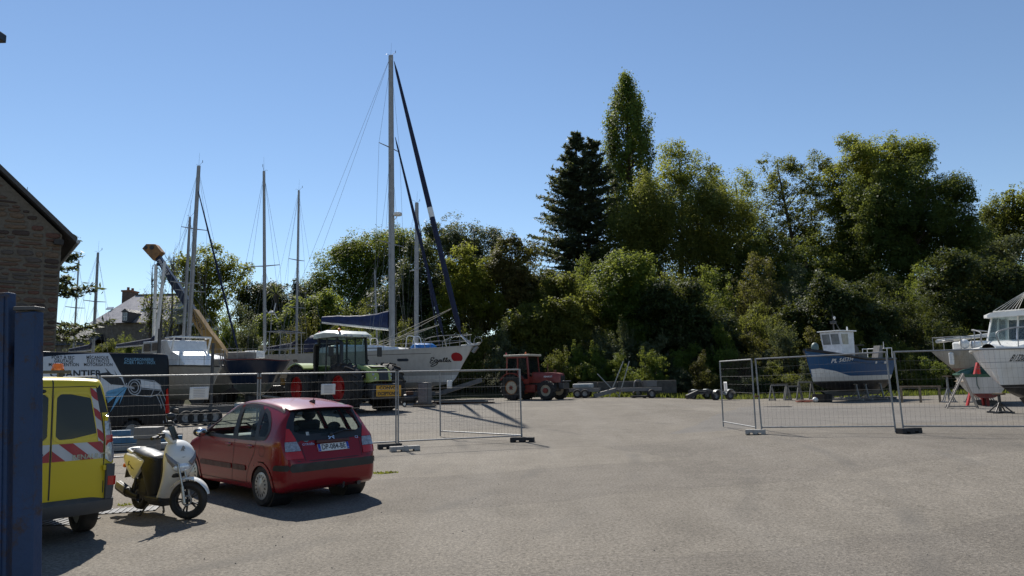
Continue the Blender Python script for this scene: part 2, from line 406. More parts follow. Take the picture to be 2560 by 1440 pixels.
    bump(t, b, math_(t, 'ADD', fine, math_(t, 'MULTIPLY', vo.outputs['Distance'], .7)), .55, .012)
    t.links.new(b.outputs[0], out.inputs[0]); return m
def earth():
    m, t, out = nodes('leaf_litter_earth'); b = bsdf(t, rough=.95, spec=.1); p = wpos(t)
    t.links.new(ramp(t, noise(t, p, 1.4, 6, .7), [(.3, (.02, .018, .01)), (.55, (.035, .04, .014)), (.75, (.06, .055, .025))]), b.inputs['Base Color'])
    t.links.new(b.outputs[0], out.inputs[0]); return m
ASPH = asphalt(); EARTH = earth()
def sheet(name, xs, ys, fz, m, kind='structure'):
    mb = MB(); n = len(xs)
    mb.add([(x, y, fz(x, y)) for y in ys for x in xs], [(j*n+i, j*n+i+1, (j+1)*n+i+1, (j+1)*n+i) for j in range(len(ys)-1) for i in range(n-1)])
    o = mb.build(name, m, smooth=60, fix=False); o['kind'] = kind; return o
gx = [-400, -150] + list(np.linspace(-60, 60, 61)) + [150, 400]
sheet('yard_ground', gx, [-150, -40] + list(np.linspace(-10, 60, 71)) + [120, 400], lambda x, y: G(x, y)-(3 if y > 62 else 0), ASPH)
hx = [-500, -250] + list(np.linspace(-130, 130, 131)) + [250, 500]
R2 = random.Random(3)
sheet('hillside', hx, list(np.linspace(49.3, 100, 60)) + [130, 200, 500], lambda x, y: G(x, y)+hill(x, y)+(.15*R2.random()*sm(50, 54, y)) - .03*(1-sm(49.3, 50, y))*2, EARTH)
# ---------------------------------------------------------------- stone building at the left
STONES = [mat('rubble_stone_'+n, c, .9, var=.4, scale=5, bmp=.8, bscale=12) for n, c in (('brown', (.10, .062, .045)), ('grey', (.08, .066, .057)), ('ochre', (.12, .083, .056)), ('dark', (.05, .034, .028)), ('red', (.105, .052, .038)))]
MORTAR = mat('lime_mortar', (.115, .10, .08), .95, var=.3, scale=9, bmp=.6, bscale=40); SLATE = mat('slate', (.045, .042, .042), .55, var=.35, scale=6)
BY = 30.0; _c = at(152, 640, BY); BLOC = Vector((_c.x, BY, 0)); BRZ = rad(38)
def gab(px, py):                               # pixel -> (x, z) in the gable's own plane
    M = Matrix.Rotation(-BRZ, 3, 'Z'); o_ = M @ (Vector((0, 0, CAM_Z))-BLOC); d = M @ ray(px, py); k = -o_.y/d.y; return o_.x+d.x*k, o_.z+d.z*k
R0, R1 = gab(190, 596), gab(0, 414); slope = (R1[1]-R0[1])/(R0[0]-R1[0])
def rake(x): return R0[1] + slope*(R0[0]-x)
b = thing('stone_building', 'rubble stone building with slate roof, gable in shade behind the blue gate', 'building', BLOC, BRZ)
bw = 15.0                                      # gable width; eave at local x=0
apex = rake(-bw/2)-.3; ev = rake(0)-.42
poly = [(0, 0), (0, ev), (-bw/2, apex-.12), (-bw, ev), (-bw, 0)]
MB().prism(poly, 'xz', 0, 16).build('wall', MORTAR, b)
mb = MB()
for s_, x0, x1 in ((1, R0[0], -bw/2), (-1, -bw-R0[0], -bw/2)):
    z0, z1 = rake(R0[0])-.02, rake(-bw/2)
    P = [(x0, -.32, z0-.22), (x0, -.32, z0), (x1, -.32, z1), (x1, -.32, z1-.22)]
    mb.add(P+[(x, 16.3, z) for x, _, z in P], [(0, 1, 2, 3), (7, 6, 5, 4), (0, 4, 5, 1), (1, 5, 6, 2), (2, 6, 7, 3), (3, 7, 4, 0)])
rf = mb.build('roof', SLATE, b)
MB().path([(R0[0]+.06, -.36, rake(R0[0])-.2), (R0[0]+.06, 16.3, rake(R0[0])-.2)], .085, 8).build('gutter', mat('zinc_gutter', (.3, .31, .32), .45, .6), rf)
MB().bar((-.12, -.3, ev-.35), (-.12, 16, ev-.35), .34, .22).build('eave_board', mat('eave_paint', (.025, .022, .02), .7), b)
# individual stones of the gable that shows, laid in rough courses
stone_me = []
for k in range(10):
    q = MB(); rr = random.Random(k); n = 9
    out_ = [(.5*math.copysign(abs(math.cos(2*math.pi*i/n))**.6, math.cos(2*math.pi*i/n))*(1-.16*rr.random()), .5*math.copysign(abs(math.sin(2*math.pi*i/n))**.6, math.sin(2*math.pi*i/n))*(1-.2*rr.random())) for i in range(n)]
    q.loft([[(a, .03, c) for a, c in out_], [(a, -.02, c) for a, c in out_], [(a*.8, -.045-.02*rr.random(), c*.75) for a, c in out_]])
    stone_me.append(q)
stm = [[q.mesh('stone', m) for q in stone_me] for m in STONES]
zc = 3.1; cnt = 0
while zc < 12 and cnt < 300:
    h = R.choice((.13, .17, .2, .26, .34)); x = -.02
    first = True
    while x > gab(-6, 600)[0]-.3 and cnt < 300:
        wd = R.uniform(.25, 1.05)
        if first: wd = R.choice((.35, .6)); first = False
        if x-wd < gab(-6, 600)[0]-.6: pass
        cx = x-wd/2
        if zc+h < rake(x)-.34:
            hh = h*R.uniform(.6, 1.05)
            o = newobj('stone', R.choices(stm, (4, 3, 3, 2, 1.5))[0][R.randrange(10)], b)
            o.location = (cx, 0, zc+hh/2); o.scale = (wd*.96, 1, hh); o.rotation_euler = (0, R.uniform(-.05, .05), 0); cnt += 1
        x -= wd+R.uniform(.01, .04)
    zc += h+.012
MB().path([(-1.0, 7, rake(-1.)), (-1.0, 7, rake(-1.)+2.2)], .012, 5).build('aerial', STEEL, b)
# ---------------------------------------------------------------- far house and low roof
def tex_slate():
    m, t, out = nodes('old_slate_lichen_glare'); bb = bsdf(t, rough=.3, spec=.8); v = ocoord(t)
    br = N(t, 'ShaderNodeTexBrick'); br.inputs['Scale'].default_value = 2.2; br.inputs['Mortar Size'].default_value = .012
    br.inputs['Color1'].default_value = (.36, .32, .30, 1); br.inputs['Color2'].default_value = (.25, .23, .22, 1); br.inputs['Mortar'].default_value = (.06, .055, .05, 1)  # slate colours raised pale to carry sun glare, besides the lichen
    mp = N(t, 'ShaderNodeMapping'); mp.inputs['Rotation'].default_value = (rad(90), 0, 0); t.links.new(v, mp.inputs[0]); t.links.new(mp.outputs[0], br.inputs[0])
    c = mix(t, ramp(t, noise(t, v, 1.6, 6, .7), [(.45, (0, 0, 0)), (.65, (.6,)*3)]), br.outputs[0], (.5, .44, .40)); t.links.new(c, bb.inputs['Base Color'])
    t.links.new(bb.outputs[0], out.inputs[0]); return m
SL2 = tex_slate(); HW = mat('granite_wall', (.14, .115, .09), .9, var=.45, scale=2.5, bmp=.8, bscale=7); FRM = mat('window_frame_white', (.6, .6, .6), .5)
WGL = mat('window_pane', (.05, .06, .075), .08, 0, 0, var=.3, spec=.8)
HD = 80.0; hl = at(229, 808, HD); hr = at(416, 818, HD); hz0 = Z(hl.x, HD)-1.5; hb = 15.0; eave = hl.z; ridge = at(300, 738, HD+5.5).z
h = thing('stone_house', 'stone house with pale lichened slate hip roof and small dormer beyond the masts', 'house', (hl.x, HD, 0)); W = hr.x-hl.x
MB().box((W/2, hb/2, (hz0+eave)/2), (W-.5, hb, eave-hz0)).build('wall', HW, h)
mb = MB(); E = .35; rx0 = 1.7; rx1 = W-.5
P = [(-E+.2, -E, eave-.05), (W+E-.3, -E, eave-.05), (W+E-.3, hb+E, eave-.05), (-E+.2, hb+E, eave-.05), (rx0, hb/2-1.6, ridge), (rx1, hb/2-1.6, ridge), (rx1, hb/2+1.6, ridge), (rx0, hb/2+1.6, ridge)]
mb.add(P, [(0, 1, 5, 4), (1, 2, 6, 5), (2, 3, 7, 6), (3, 0, 4, 7), (4, 5, 6, 7), (3, 2, 1, 0)]); hrf = mb.build('roof', SL2, h)
mb = MB(); n_ = 26
for i in range(n_): mb.box((rx0+(rx1-rx0)*(i+.5)/n_, hb/2-1.6, ridge+.03), ((rx1-rx0)/n_*.9, .22, .16))
mb.build('ridge_tiles', mat('ridge_dark', (.05, .045, .045), .7), hrf)
def on_roof(px, py):
    yy = 0
    for _ in range(12): u = at(px, py, HD+yy); yy = -E + (hb/2-1.6+E)*(u.z-eave)/(ridge-eave)
    return u.x-hl.x, yy, u.z
dx, dy, dz = on_roof(322, 806); DWALL = mat('dormer_slate', (.05, .05, .055), .6)
d_ = MB(); d_.box((dx, dy+.5, dz+.55), (.7, 2.6, 1.2)); dor = d_.build('dormer', DWALL, hrf)
d_ = MB(); d_.prism([(dx-.45, dz+1.12), (dx, dz+1.5), (dx+.45, dz+1.12)], 'xz', dy-.95, dy+2.2); d_.build('dormer_roof', SLATE, hrf)
d_ = MB(); d_.box((dx, dy-.82, dz+.6), (.45, .06, .85)); d_.build('dormer_window', WGL, hrf)
d_ = MB(); [d_.box((dx+q, dy-.86, dz+.6), (.06, .03, .85)) for q in (-.22, 0, .22)]; [d_.box((dx, dy-.86, dz+q), (.45, .028, .06)) for q in (.18, .6, 1.02)]; d_.build('dormer_frame', FRM, hrf)
for px, py in ((275, 772), (364, 772)):
    sx, sy, sz = on_roof(px, py); MB().bar((sx-.35, sy-.06, sz+.05), (sx+.35, sy-.06, sz+.05), .55, .1, up=(0, -.5, .86)).build('skylight', mat('skylight_pane', (.35, .38, .42), .15), hrf)
for px in (270, 319, 372):
    c0 = at(px, 842, HD); wx = c0.x-hl.x; q = MB(); q.box((wx, .12, c0.z), (1.05, .1, 1.9)); wn = q.build('window', WGL, h)
    q = MB(); [q.box((wx+s_*.5, .05, c0.z), (.1, .06, 1.9)) for s_ in (-1, 0, 1)]; [q.box((wx, .055, c0.z+s_*.63), (1.05, .05, .07)) for s_ in (-1.5, -.5, .5, 1.5)]; q.build('frame', FRM, wn)
    MB().box((wx, 0, c0.z-1.03), (1.4, .35, .14)).build('sill', mat('sill_granite', (.3, .28, .25), .8), wn)
for px in (236, 402):
    c0 = at(px, 740, HD); q = MB(); q.box((c0.x-hl.x, hb/2, (eave+c0.z)/2+.6), (1.0, 1.9, c0.z-eave+1.6)); ch = q.build('chimney', mat('chimney_brick', (.09, .065, .055), .9, var=.3), h)
    q = MB(); q.box((c0.x-hl.x, hb/2, c0.z+1.4), (1.2, 2.1, .2)); [q.tube((c0.x-hl.x, hb/2+k, c0.z+1.45), (c0.x-hl.x, hb/2+k, c0.z+1.9), .16) for k in (-.5, .5)]; q.build('chimney_pots', mat('terracotta', (.2, .09, .05), .8), ch)
lo_ = thing('low_outbuilding', 'low dark slate roofed outbuilding left of the stone house', 'building', (at(180, 850, 78).x, 78, 0))
q0 = at(140, 850, 78); q1 = at(224, 850, 78); wdt = q1.x-q0.x+3
MB().box((-1, 3, (q0.z-3+q0.z)/2-.5), (wdt, 6, 4)).build('wall', HW, lo_)
zt = at(180, 820, 78).z; MB().prism([(-.4, q0.z-.6), (3, zt), (6.4, q0.z-.6)], 'yz', -1-wdt/2, -1+wdt/2).build('roof', SLATE, lo_)
# ---------------------------------------------------------------- foliage
def leaf_mesh(name, pts, nrm, size, rs, m, aspect=.55, jit=.5):
    n = len(pts); nr = nrm + rs.normal(size=(n, 3))*jit; nr /= np.linalg.norm(nr, axis=1)[:, None]+1e-9
    a = rs.normal(size=(n, 3)); a -= nr*(a*nr).sum(1)[:, None]; a /= np.linalg.norm(a, axis=1)[:, None]+1e-9
    b_ = np.cross(nr, a); sz = size*rs.uniform(.6, 1.35, n)[:, None]
    v = np.stack([pts-a*sz, pts+b_*sz*aspect-nr*sz*.15, pts+a*sz, pts-b_*sz*aspect-nr*sz*.15], 1).reshape(-1, 3)
    me = bpy.data.meshes.new(name); me.vertices.add(4*n); me.vertices.foreach_set('co', v.astype(np.float32).ravel())
    me.loops.add(4*n); me.loops.foreach_set('vertex_index', np.arange(4*n, dtype=np.int32))
    me.polygons.add(n); me.polygons.foreach_set('loop_start', np.arange(0, 4*n, 4, dtype=np.int32))
    me.update(calc_edges=True); me.materials.append(m); return me
def clumps(blobs, ncl, per, cr_, rs, shell=.5, flat=.75, low=-1.0, core=0):
    """points of leaf clumps spread through the outer volume of ellipsoids (centre, radii)"""
    wts = np.array([max(r[0]*r[2], .01) for c, r in blobs]); wts = wts/wts.sum(); P = []; Nn = []; H = []
    for (c, r), k in zip(blobs, rs.multinomial(ncl, wts)):
        d = rs.normal(size=(k, 3)); d /= np.linalg.norm(d, axis=1)[:, None]
        d[:, 2] = np.where(d[:, 2] < low, -d[:, 2], d[:, 2])
        rr = (shell+(1-shell)*np.sqrt(rs.uniform(size=k)))*rs.uniform(.86, 1.1, k)
        cc = np.array(c)+d*rr[:, None]*np.array(r)
        cs = cr_*rs.uniform(.55, 1.4, k)
        for q in range(k):
            nn = max(4, int(per*rs.uniform(.6, 1.4))); g = rs.normal(size=(nn, 3)); g *= (rs.uniform(size=nn)**.45/np.linalg.norm(g, axis=1))[:, None]*cs[q]; g *= np.array([1, 1, flat])
            P.append(cc[q]+g); Nn.append(np.tile(d[q]*.6+np.array([0, 0, .7]), (nn, 1)))
        H.append(cc)
        if core:
            g = rs.normal(size=(int(k*per*core), 3)); g *= (rs.uniform(size=len(g))**.4*.72/np.linalg.norm(g, axis=1))[:, None]; P.append(np.array(c)+g*np.array(r)); Nn.append(rs.normal(size=(len(g), 3)))
    return np.concatenate(P), np.concatenate(Nn), np.concatenate(H)
BARK = mat('bark', (.065, .05, .038), .9, var=.4, scale=5, bmp=.6, bscale=14); PALEBARK = mat('pale_bark', (.15, .125, .1), .9, var=.4, scale=5)
def lcol(c, d=.4): return [tuple(q*(1-d) for q in c), c, tuple(q*(1+d) for q in c)]
LV = {
 'olive': leafmat('olive_leaves', [(.042, .05, .011), (.072, .078, .017), (.10, .098, .024)], .52, glow=.36),
 'mid': leafmat('mid_green_leaves', [(.02, .035, .009), (.036, .056, .014), (.055, .078, .02)], .45, glow=.34),
 'green': leafmat('green_leaves', [(.03, .05, .009), (.05, .08, .014), (.075, .105, .02)], .5, glow=.42),
 'yellow': leafmat('yellow_green_leaves', [(.05, .065, .008), (.085, .098, .014), (.13, .12, .02)], .6, glow=.5),
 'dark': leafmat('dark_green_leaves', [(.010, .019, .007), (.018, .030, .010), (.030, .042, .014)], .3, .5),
 'grey': leafmat('grey_green_leaves', [(.035, .045, .024), (.058, .068, .036), (.085, .092, .052)], .35),
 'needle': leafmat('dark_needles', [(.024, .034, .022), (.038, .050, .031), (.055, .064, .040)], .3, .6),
 'brown': leafmat('russet_leaves', [(.04, .03, .01), (.07, .048, .016), (.075, .07, .02)], .4),
}
def limbs(mb, base, top, r0, targets, rs, bend=.4):
    """tapering trunk from base to top with limbs reaching the targets"""
    base, top = Vector(base), Vector(top); n = 7; pts = []; rr = []
    off = Vector((rs.normal()*.25, rs.normal()*.25, 0))
    for i in range(n+1):
        t = i/n; pts.append(base.lerp(top, t)+off*math.sin(t*3.1)); rr.append(r0*(1-.82*t)*(1.35 if i == 0 else 1))
    mb.path(pts, rr, 7)
    for tg in targets:
        tg = Vector(tg); t = min(.93, max(.22, (tg.z-base.z)/(top.z-base.z+.01)*.72)); i = int(t*n); s_ = pts[i].lerp(pts[i+1], t*n-i)
        rb = r0*(1-.82*t)*.5; L = (tg-s_).length
        m1 = s_.lerp(tg, .35)+Vector((rs.normal()*.06*L, rs.normal()*.06*L, .10*L)); m2 = s_.lerp(tg, .7)+Vector((rs.normal()*.05*L, rs.normal()*.05*L, .07*L))
        mb.path([s_, m1, m2, tg], [rb, rb*.65, rb*.4, rb*.15], 5)
def tree(name, label, blobs_px, Y, leaf, ncl=320, per=34, lsize=.17, clr=.75, base=None, group=None, r0=.3, bark=BARK, seed=1, shell=.45, depth=.8, cat='tree', flat=.75, jit=.5, nl=14, low=-1.):
    kf = 1.32 if Y >= 64 else 1.0; Y *= kf; lsize *= kf**.8; clr *= kf; r0 *= kf
    rs = np.random.RandomState(seed); s_ = FPX/Y; bl = []
    for q in blobs_px:
        px, py, rx, ry = q[:4]; dy = q[4] if len(q) > 4 else 0
        c = at(px, py, Y+dy); k = (Y+dy)/FPX; bl.append((c, (rx*k*1.06, max(rx, ry)*k*depth, ry*k*1.05)))
    main = list(bl)
    for c, r in main:
        for _ in range(6):
            d = rs.normal(size=3); d /= np.linalg.norm(d); d[2] = abs(d[2])*(1 if rs.uniform() < .75 else -1); k = rs.uniform(.26, .46)
            bl.append((c+Vector((d[0]*r[0], d[1]*r[1], d[2]*r[2]))*rs.uniform(.82, 1.0), (r[0]*k, r[1]*k, r[2]*k*1.15)))
    top = max(main, key=lambda q: q[0].z+q[1][2]); bx = base if base is not None else sum(q[0].x for q in bl)/len(bl)
    if base is not None: bx = at(base, 800, Y).x
    gz = Z(bx, Y)-.2; o = thing(name, label, cat, (bx, Y, gz), 0, group); off = Vector((bx, Y, gz))
    bl = [(c-off, r) for c, r in bl]
    P, Nn, H = clumps(bl, int(ncl*1.45), per, clr*.9, rs, shell, flat, low, .5 if shell > .22 else .06); lsize *= .86
    newobj('crown', leaf_mesh('crown', P, Nn, lsize, rs, LV[leaf] if isinstance(leaf, str) else leaf, jit=jit), o)
    mb = MB(); tg = [H[i] for i in rs.choice(len(H), min(nl, len(H)), replace=False)]
    tc = top[0]-off; limbs(mb, (0, 0, 0), (tc.x, tc.y, tc.z+top[1][2]*.45), r0, tg, rs); mb.build('trunk', bark, o, smooth=60)
    return o
FILL = []; TG = 'trees on the wooded bank'
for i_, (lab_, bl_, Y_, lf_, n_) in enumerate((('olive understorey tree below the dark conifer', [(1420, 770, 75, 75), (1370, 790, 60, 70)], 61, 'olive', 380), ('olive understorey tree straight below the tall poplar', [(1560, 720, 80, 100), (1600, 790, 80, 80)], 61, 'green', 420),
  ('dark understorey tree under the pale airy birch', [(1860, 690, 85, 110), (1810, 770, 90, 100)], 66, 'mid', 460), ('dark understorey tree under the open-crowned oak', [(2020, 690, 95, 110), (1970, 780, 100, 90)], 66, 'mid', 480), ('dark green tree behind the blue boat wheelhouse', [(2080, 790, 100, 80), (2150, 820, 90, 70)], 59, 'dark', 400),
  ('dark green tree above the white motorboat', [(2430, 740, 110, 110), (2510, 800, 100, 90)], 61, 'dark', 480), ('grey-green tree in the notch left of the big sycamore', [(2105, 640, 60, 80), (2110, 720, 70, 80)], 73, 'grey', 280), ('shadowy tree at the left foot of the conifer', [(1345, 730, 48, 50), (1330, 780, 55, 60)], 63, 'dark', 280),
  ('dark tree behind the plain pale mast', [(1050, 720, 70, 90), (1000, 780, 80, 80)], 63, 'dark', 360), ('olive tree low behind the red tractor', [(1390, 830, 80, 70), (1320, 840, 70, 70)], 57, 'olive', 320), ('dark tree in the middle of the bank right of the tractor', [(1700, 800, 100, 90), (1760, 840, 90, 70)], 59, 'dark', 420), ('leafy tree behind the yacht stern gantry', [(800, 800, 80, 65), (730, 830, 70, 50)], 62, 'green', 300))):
    FILL.append((lab_, bl_, Y_, lf_, n_, i_))
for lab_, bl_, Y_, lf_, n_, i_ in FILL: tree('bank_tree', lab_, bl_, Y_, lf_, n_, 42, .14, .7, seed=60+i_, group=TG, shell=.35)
def fastigiate():                                  # the tall poplar
    rs = np.random.RandomState(5); Y = 95.; c = at(1580, 600, Y); bz = Z(c.x, Y); o = thing('poplar_tree', 'tall narrow poplar rising highest above the bank', 'tree', (c.x, Y, bz), 0, TG)
    top = at(1582, 200, Y); Hh = top.z-bz; P = []; Nn = []; mb = MB(); mb.path([(0, 0, 0), (.1, 0, Hh*.4), (0, .1, Hh*.93)], [.45, .32, .05], 8)
    prof = [(a_, q_*1.3) for a_, q_ in ((.0, .6), (.25, 2.3), (.42, 2.9), (.6, 2.75), (.78, 2.4), (.9, 1.6), (.97, .85), (1, .1))]
    for i in range(210):
        t0 = rs.uniform(.2, .93); a = rs.uniform(0, 6.28); rmax = interp(prof, min(1, t0+.12))*rs.uniform(.55, 1.08)
        L = Hh*rs.uniform(.10, .17); p0 = Vector((0, 0, t0*Hh)); p1 = Vector((math.cos(a)*rmax*.8, math.sin(a)*rmax*.8, t0*Hh+L*.45)); p2 = Vector((math.cos(a)*rmax, math.sin(a)*rmax, min(t0*Hh+L, Hh*1.0)))
        if i % 2 == 0: mb.path([p0, p1, p2], [.09, .05, .015], 5)
        for k in range(165):
            u = rs.uniform(.35, 1.04)**.8; q = p1.lerp(p2, (u-.4)/.6) if u > .4 else p0.lerp(p1, u/.4); g = rs.normal(size=3)*np.array([.34, .34, .5])
            P.append(np.array(q)+g*(.6+.5*u)); Nn.append((math.cos(a), math.sin(a), .5))
    newobj('crown', leaf_mesh('crown', np.array(P), np.array(Nn), .145, rs, LV['green'], .7), o); mb.build('trunk', BARK, o, smooth=60)
fastigiate()
def conifer(name, label, px, pytop, Y, wpx, pybot, seed, leaders=((0, 1.),), cat='tree', droop=.12, nb=150, base_px=None, tilt=.0, leaf='needle', per=60, minlen=.5, spread=.24):
    rs = np.random.RandomState(seed); c = at(px, pybot, Y); bz = Z(c.x, Y)-.3; o = thing(name, label, cat, (c.x, Y, bz), 0, TG)
    Ht = at(px, pytop, Y).z-bz; zb = c.z-bz; wm = wpx*Y/FPX; P = []; Nn = []; mb = MB()
    for lx, lh in leaders:
        mb.path([(lx*.2, 0, 0), (lx*.6, 0, Ht*.5), (lx, 0, Ht*lh)], [.42, .25, .03], 7)
    for i in range(nb):
        t = rs.uniform(0, 1)**.85; lx, lh = leaders[rs.randint(len(leaders))]; z = zb+(Ht*lh-zb)*t; a = rs.uniform(0, 6.28)
        L = max(minlen, wm*(1-t)**.72*rs.uniform(.55, 1.12)*(1-.15*(t < .12))); dr = Vector((math.cos(a), math.sin(a)*.85, 0)); sx = lx*min(1, z/Ht)
        p0 = Vector((sx, 0, z)); p1 = p0+dr*L*.55+Vector((0, 0, L*(.10-droop+tilt))); p2 = p0+dr*L+Vector((0, 0, L*(.16-droop+tilt)+.25))
        mb.path([p0, p1, p2], [.05+.012*L, .035, .01], 4); sd = Vector((-dr.y, dr.x, 0))
        k = int(per*(.5+L/wm))
        u = rs.uniform(.22, 1.03, k)
        for uu in u:
            q = p0.lerp(p1, uu/.55) if uu < .55 else p1.lerp(p2, (uu-.55)/.45)
            s_ = rs.normal()*spread*L*(1.12-uu)*.8; P.append((q.x+sd.x*s_+rs.normal()*.1, q.y+sd.y*s_+rs.normal()*.1, q.z-abs(s_)*.18+rs.normal()*.11)); Nn.append((0, 0, 1.))
    newobj('crown', leaf_mesh('crown', np.array(P), np.array(Nn), .23*max(1, Y/69), rs, LV[leaf], .32, jit=.65), o); mb.build('trunk', BARK, o, smooth=60)
conifer('spruce_tree', 'dark twin-topped conifer beside the tall poplar', 1458, 334, 91., 205, 800, 11, ((-.15, 1.), (2.1, .97)), nb=430, per=120)
conifer('cypress_tree', 'dark cypress with long flat branches behind the stone building corner', 110, 560, 47., 165, 850, 12, nb=44, droop=.22, per=80, minlen=2.0, spread=.1)
tree('birch_tree', 'yellow-green rounded tree just right of the tall poplar', [(1700, 435, 75, 72), (1655, 510, 80, 100), (1750, 510, 80, 95), (1700, 600, 110, 100)], 76, 'yellow', 420, 40, .14, .8, seed=21, group=TG)
tree('birch_tree', 'pale airy birch between the willow and the open-crowned oak', [(1840, 485, 62, 66), (1800, 560, 75, 90), (1875, 580, 75, 95), (1840, 660, 90, 90)], 79, 'yellow', 430, 38, .125, .85, seed=22, group=TG, shell=.2)
tree('willow_tree', 'broad drooping olive tree below the tall poplar', [(1700, 560, 150, 95), (1600, 560, 75, 100), (1790, 620, 90, 130), (1690, 700, 150, 120), (1570, 680, 70, 110)], 64, 'olive', 1050, 46, .125, .75, seed=23, group=TG, flat=1.5)
tree('oak_tree', 'open-crowned tree with sky gaps left of the big sycamore', [(1945, 440, 46, 56), (2030, 435, 44, 50), (1990, 520, 85, 56), (1960, 610, 105, 90), (2060, 505, 36, 42), (1930, 700, 100, 90), (2020, 680, 90, 90)], 72, 'olive', 900, 42, .125, .62, seed=24, group=TG, shell=.2)
tree('sycamore_tree', 'big yellowish sycamore with the highest crown at the right', [(2200, 410, 100, 75), (2140, 470, 62, 80), (2260, 400, 58, 60), (2130, 560, 60, 80), (2220, 520, 110, 90), (2160, 640, 70, 90)], 68, 'yellow', 900, 46, .122, .7, seed=25, group=TG, shell=.35)
tree('sycamore_tree', 'broad dark green sycamore in front of the tall yellowish one', [(2290, 530, 135, 110), (2370, 590, 85, 125), (2210, 650, 115, 115), (2340, 720, 125, 125), (2250, 790, 130, 80), (2180, 560, 66, 105)], 64, 'mid', 1350, 48, .125, .75, seed=26, group=TG)
tree('sycamore_tree', 'leafy green sycamore behind the tallest mast', [(940, 640, 95, 70), (860, 680, 85, 75), (1000, 670, 60, 80), (830, 760, 80, 80), (930, 770, 120, 80)], 67, 'green', 850, 44, .125, .72, seed=27, group=TG, shell=.4)
tree('holm_oak_tree', 'grey-green round-headed oak right of the tallest mast', [(1150, 600, 80, 62), (1200, 640, 52, 70), (1105, 640, 45, 70), (1160, 690, 80, 70)], 77, 'grey', 430, 40, .14, .7, seed=28, group=TG, shell=.3)
tree('maple_tree', 'bright yellow-green maple low beside the navy forestay', [(1175, 690, 62, 62), (1150, 770, 70, 70), (1205, 760, 50, 80)], 61, 'yellow', 330, 40, .13, .6, seed=29, group=TG)
tree('hawthorn_tree', 'russet tinged small tree left of the dark conifer', [(1280, 660, 58, 62), (1250, 740, 60, 80), (1310, 740, 55, 90)], 62, 'brown', 360, 40, .12, .55, seed=30, group=TG)
tree('ash_tree', 'airy yellowish tree behind the crane boom', [(520, 660, 62, 42), (580, 690, 44, 46), (480, 690, 50, 45), (540, 730, 70, 45), (500, 780, 70, 60)], 64, 'yellow', 330, 34, .14, .6, seed=31, group=TG, shell=.1)
tree('yew_tree', 'columnar olive yew at the right edge of the bank', [(2500, 560, 26, 68), (2475, 590, 22, 60), (2525, 590, 24, 70), (2498, 640, 46, 60)], 74, 'olive', 260, 46, .13, .5, seed=32, group=TG, flat=2.2)
tree('maple_tree', 'yellow-green maple crown cut by the right edge of the photo', [(2570, 510, 45, 55), (2590, 560, 60, 60)], 72, 'yellow', 160, 40, .15, .65, seed=33, group=TG)
tree('elder_tree', 'dark grey-green elder under the yew at the right edge', [(2530, 670, 70, 80), (2450, 690, 60, 90), (2500, 770, 90, 90)], 66, 'grey', 330, 44, .14, .7, seed=34, group=TG)
tree('holly_tree', 'dark evergreen left of the leafy sycamore, behind the wind generator', [(690, 770, 55, 62), (635, 780, 50, 70), (745, 790, 40, 70)], 66, 'dark', 380, 42, .14, .6, seed=35, group=TG)
def palm():
    rs = np.random.RandomState(9); Y = 65.; c = at(690, 735, Y); bz = Z(c.x, Y); o = thing('palm_tree', 'spiky palm crown above the dark evergreen hedge', 'tree', (c.x, Y, bz), 0, TG); mb = MB(); H = c.z-bz
    for i in range(70):
        a = rs.uniform(0, 6.28); el = rs.uniform(-.2, 1.4); L = rs.uniform(1.0, 1.5); d = Vector((math.cos(a)*math.cos(el), math.sin(a)*math.cos(el), math.sin(el))); s_ = d.cross(Vector((0, 0, 1))).normalized()*.045
        p = Vector((0, 0, H)); q = p+d*L*.6; e = p+d*L+Vector((0, 0, -.25*L*math.cos(el))); mb.add([p-s_*.5, p+s_*.5, q+s_, q-s_, e], [(0, 1, 2, 3), (3, 2, 4)])
    mb.build('frond_crown', LV['grey'], o, fix=False); q = MB(); q.path([(0, 0, 0), (0, 0, H)], [.22, .16], 7); q.build('trunk', BARK, o)
palm()
def bare_tree(label, px, pytop, Y, seed):
    rs = np.random.RandomState(seed); c = at(px, 860, Y); bz = Z(c.x, Y); o = thing('sparse_tree', label, 'tree', (c.x, Y, bz), 0, 'thin half-bare trees by the house'); H = at(px, pytop, Y).z-bz; mb = MB(); P = []
    mb.path([(0, 0, 0), (.1, 0, H*.45), (0, .1, H*.9)], [.14, .1, .02], 6)
    for i in range(34):
        t = rs.uniform(.32, .92); a = rs.uniform(0, 6.28); L = rs.uniform(.9, 2.2)*(1.25-t); p = Vector((0, 0, t*H)); d = Vector((math.cos(a)*.55, math.sin(a)*.55, 1))
        e = p+d*L; mb.path([p, p.lerp(e, .5)+Vector((0, 0, -.05)), e], [.035, .025, .008], 4)
        for k in range(3):
            s_ = p.lerp(e, rs.uniform(.4, 1)); mb.path([s_, s_+Vector((rs.normal()*.3, rs.normal()*.3, rs.uniform(.3, .8)))], [.012, .005], 3)
        if t < .6 or rs.uniform() < .15: P += [np.array(p.lerp(e, u))+rs.normal(size=3)*.25 for u in rs.uniform(.3, 1.1, 26)]
    mb.build('trunk', BARK, o); P = np.array(P); newobj('crown', leaf_mesh('crown', P, np.tile((0, 0, 1.), (len(P), 1)), .13, rs, LV['olive']), o)
bare_tree('thin half-bare tree in front of the pale slate roof', 372, 628, 62., 41); bare_tree('thin half-bare tree just left of the crane jib head', 424, 604, 66., 42); bare_tree('thin half-bare tree between the house and the crane jib', 398, 650, 64., 43)
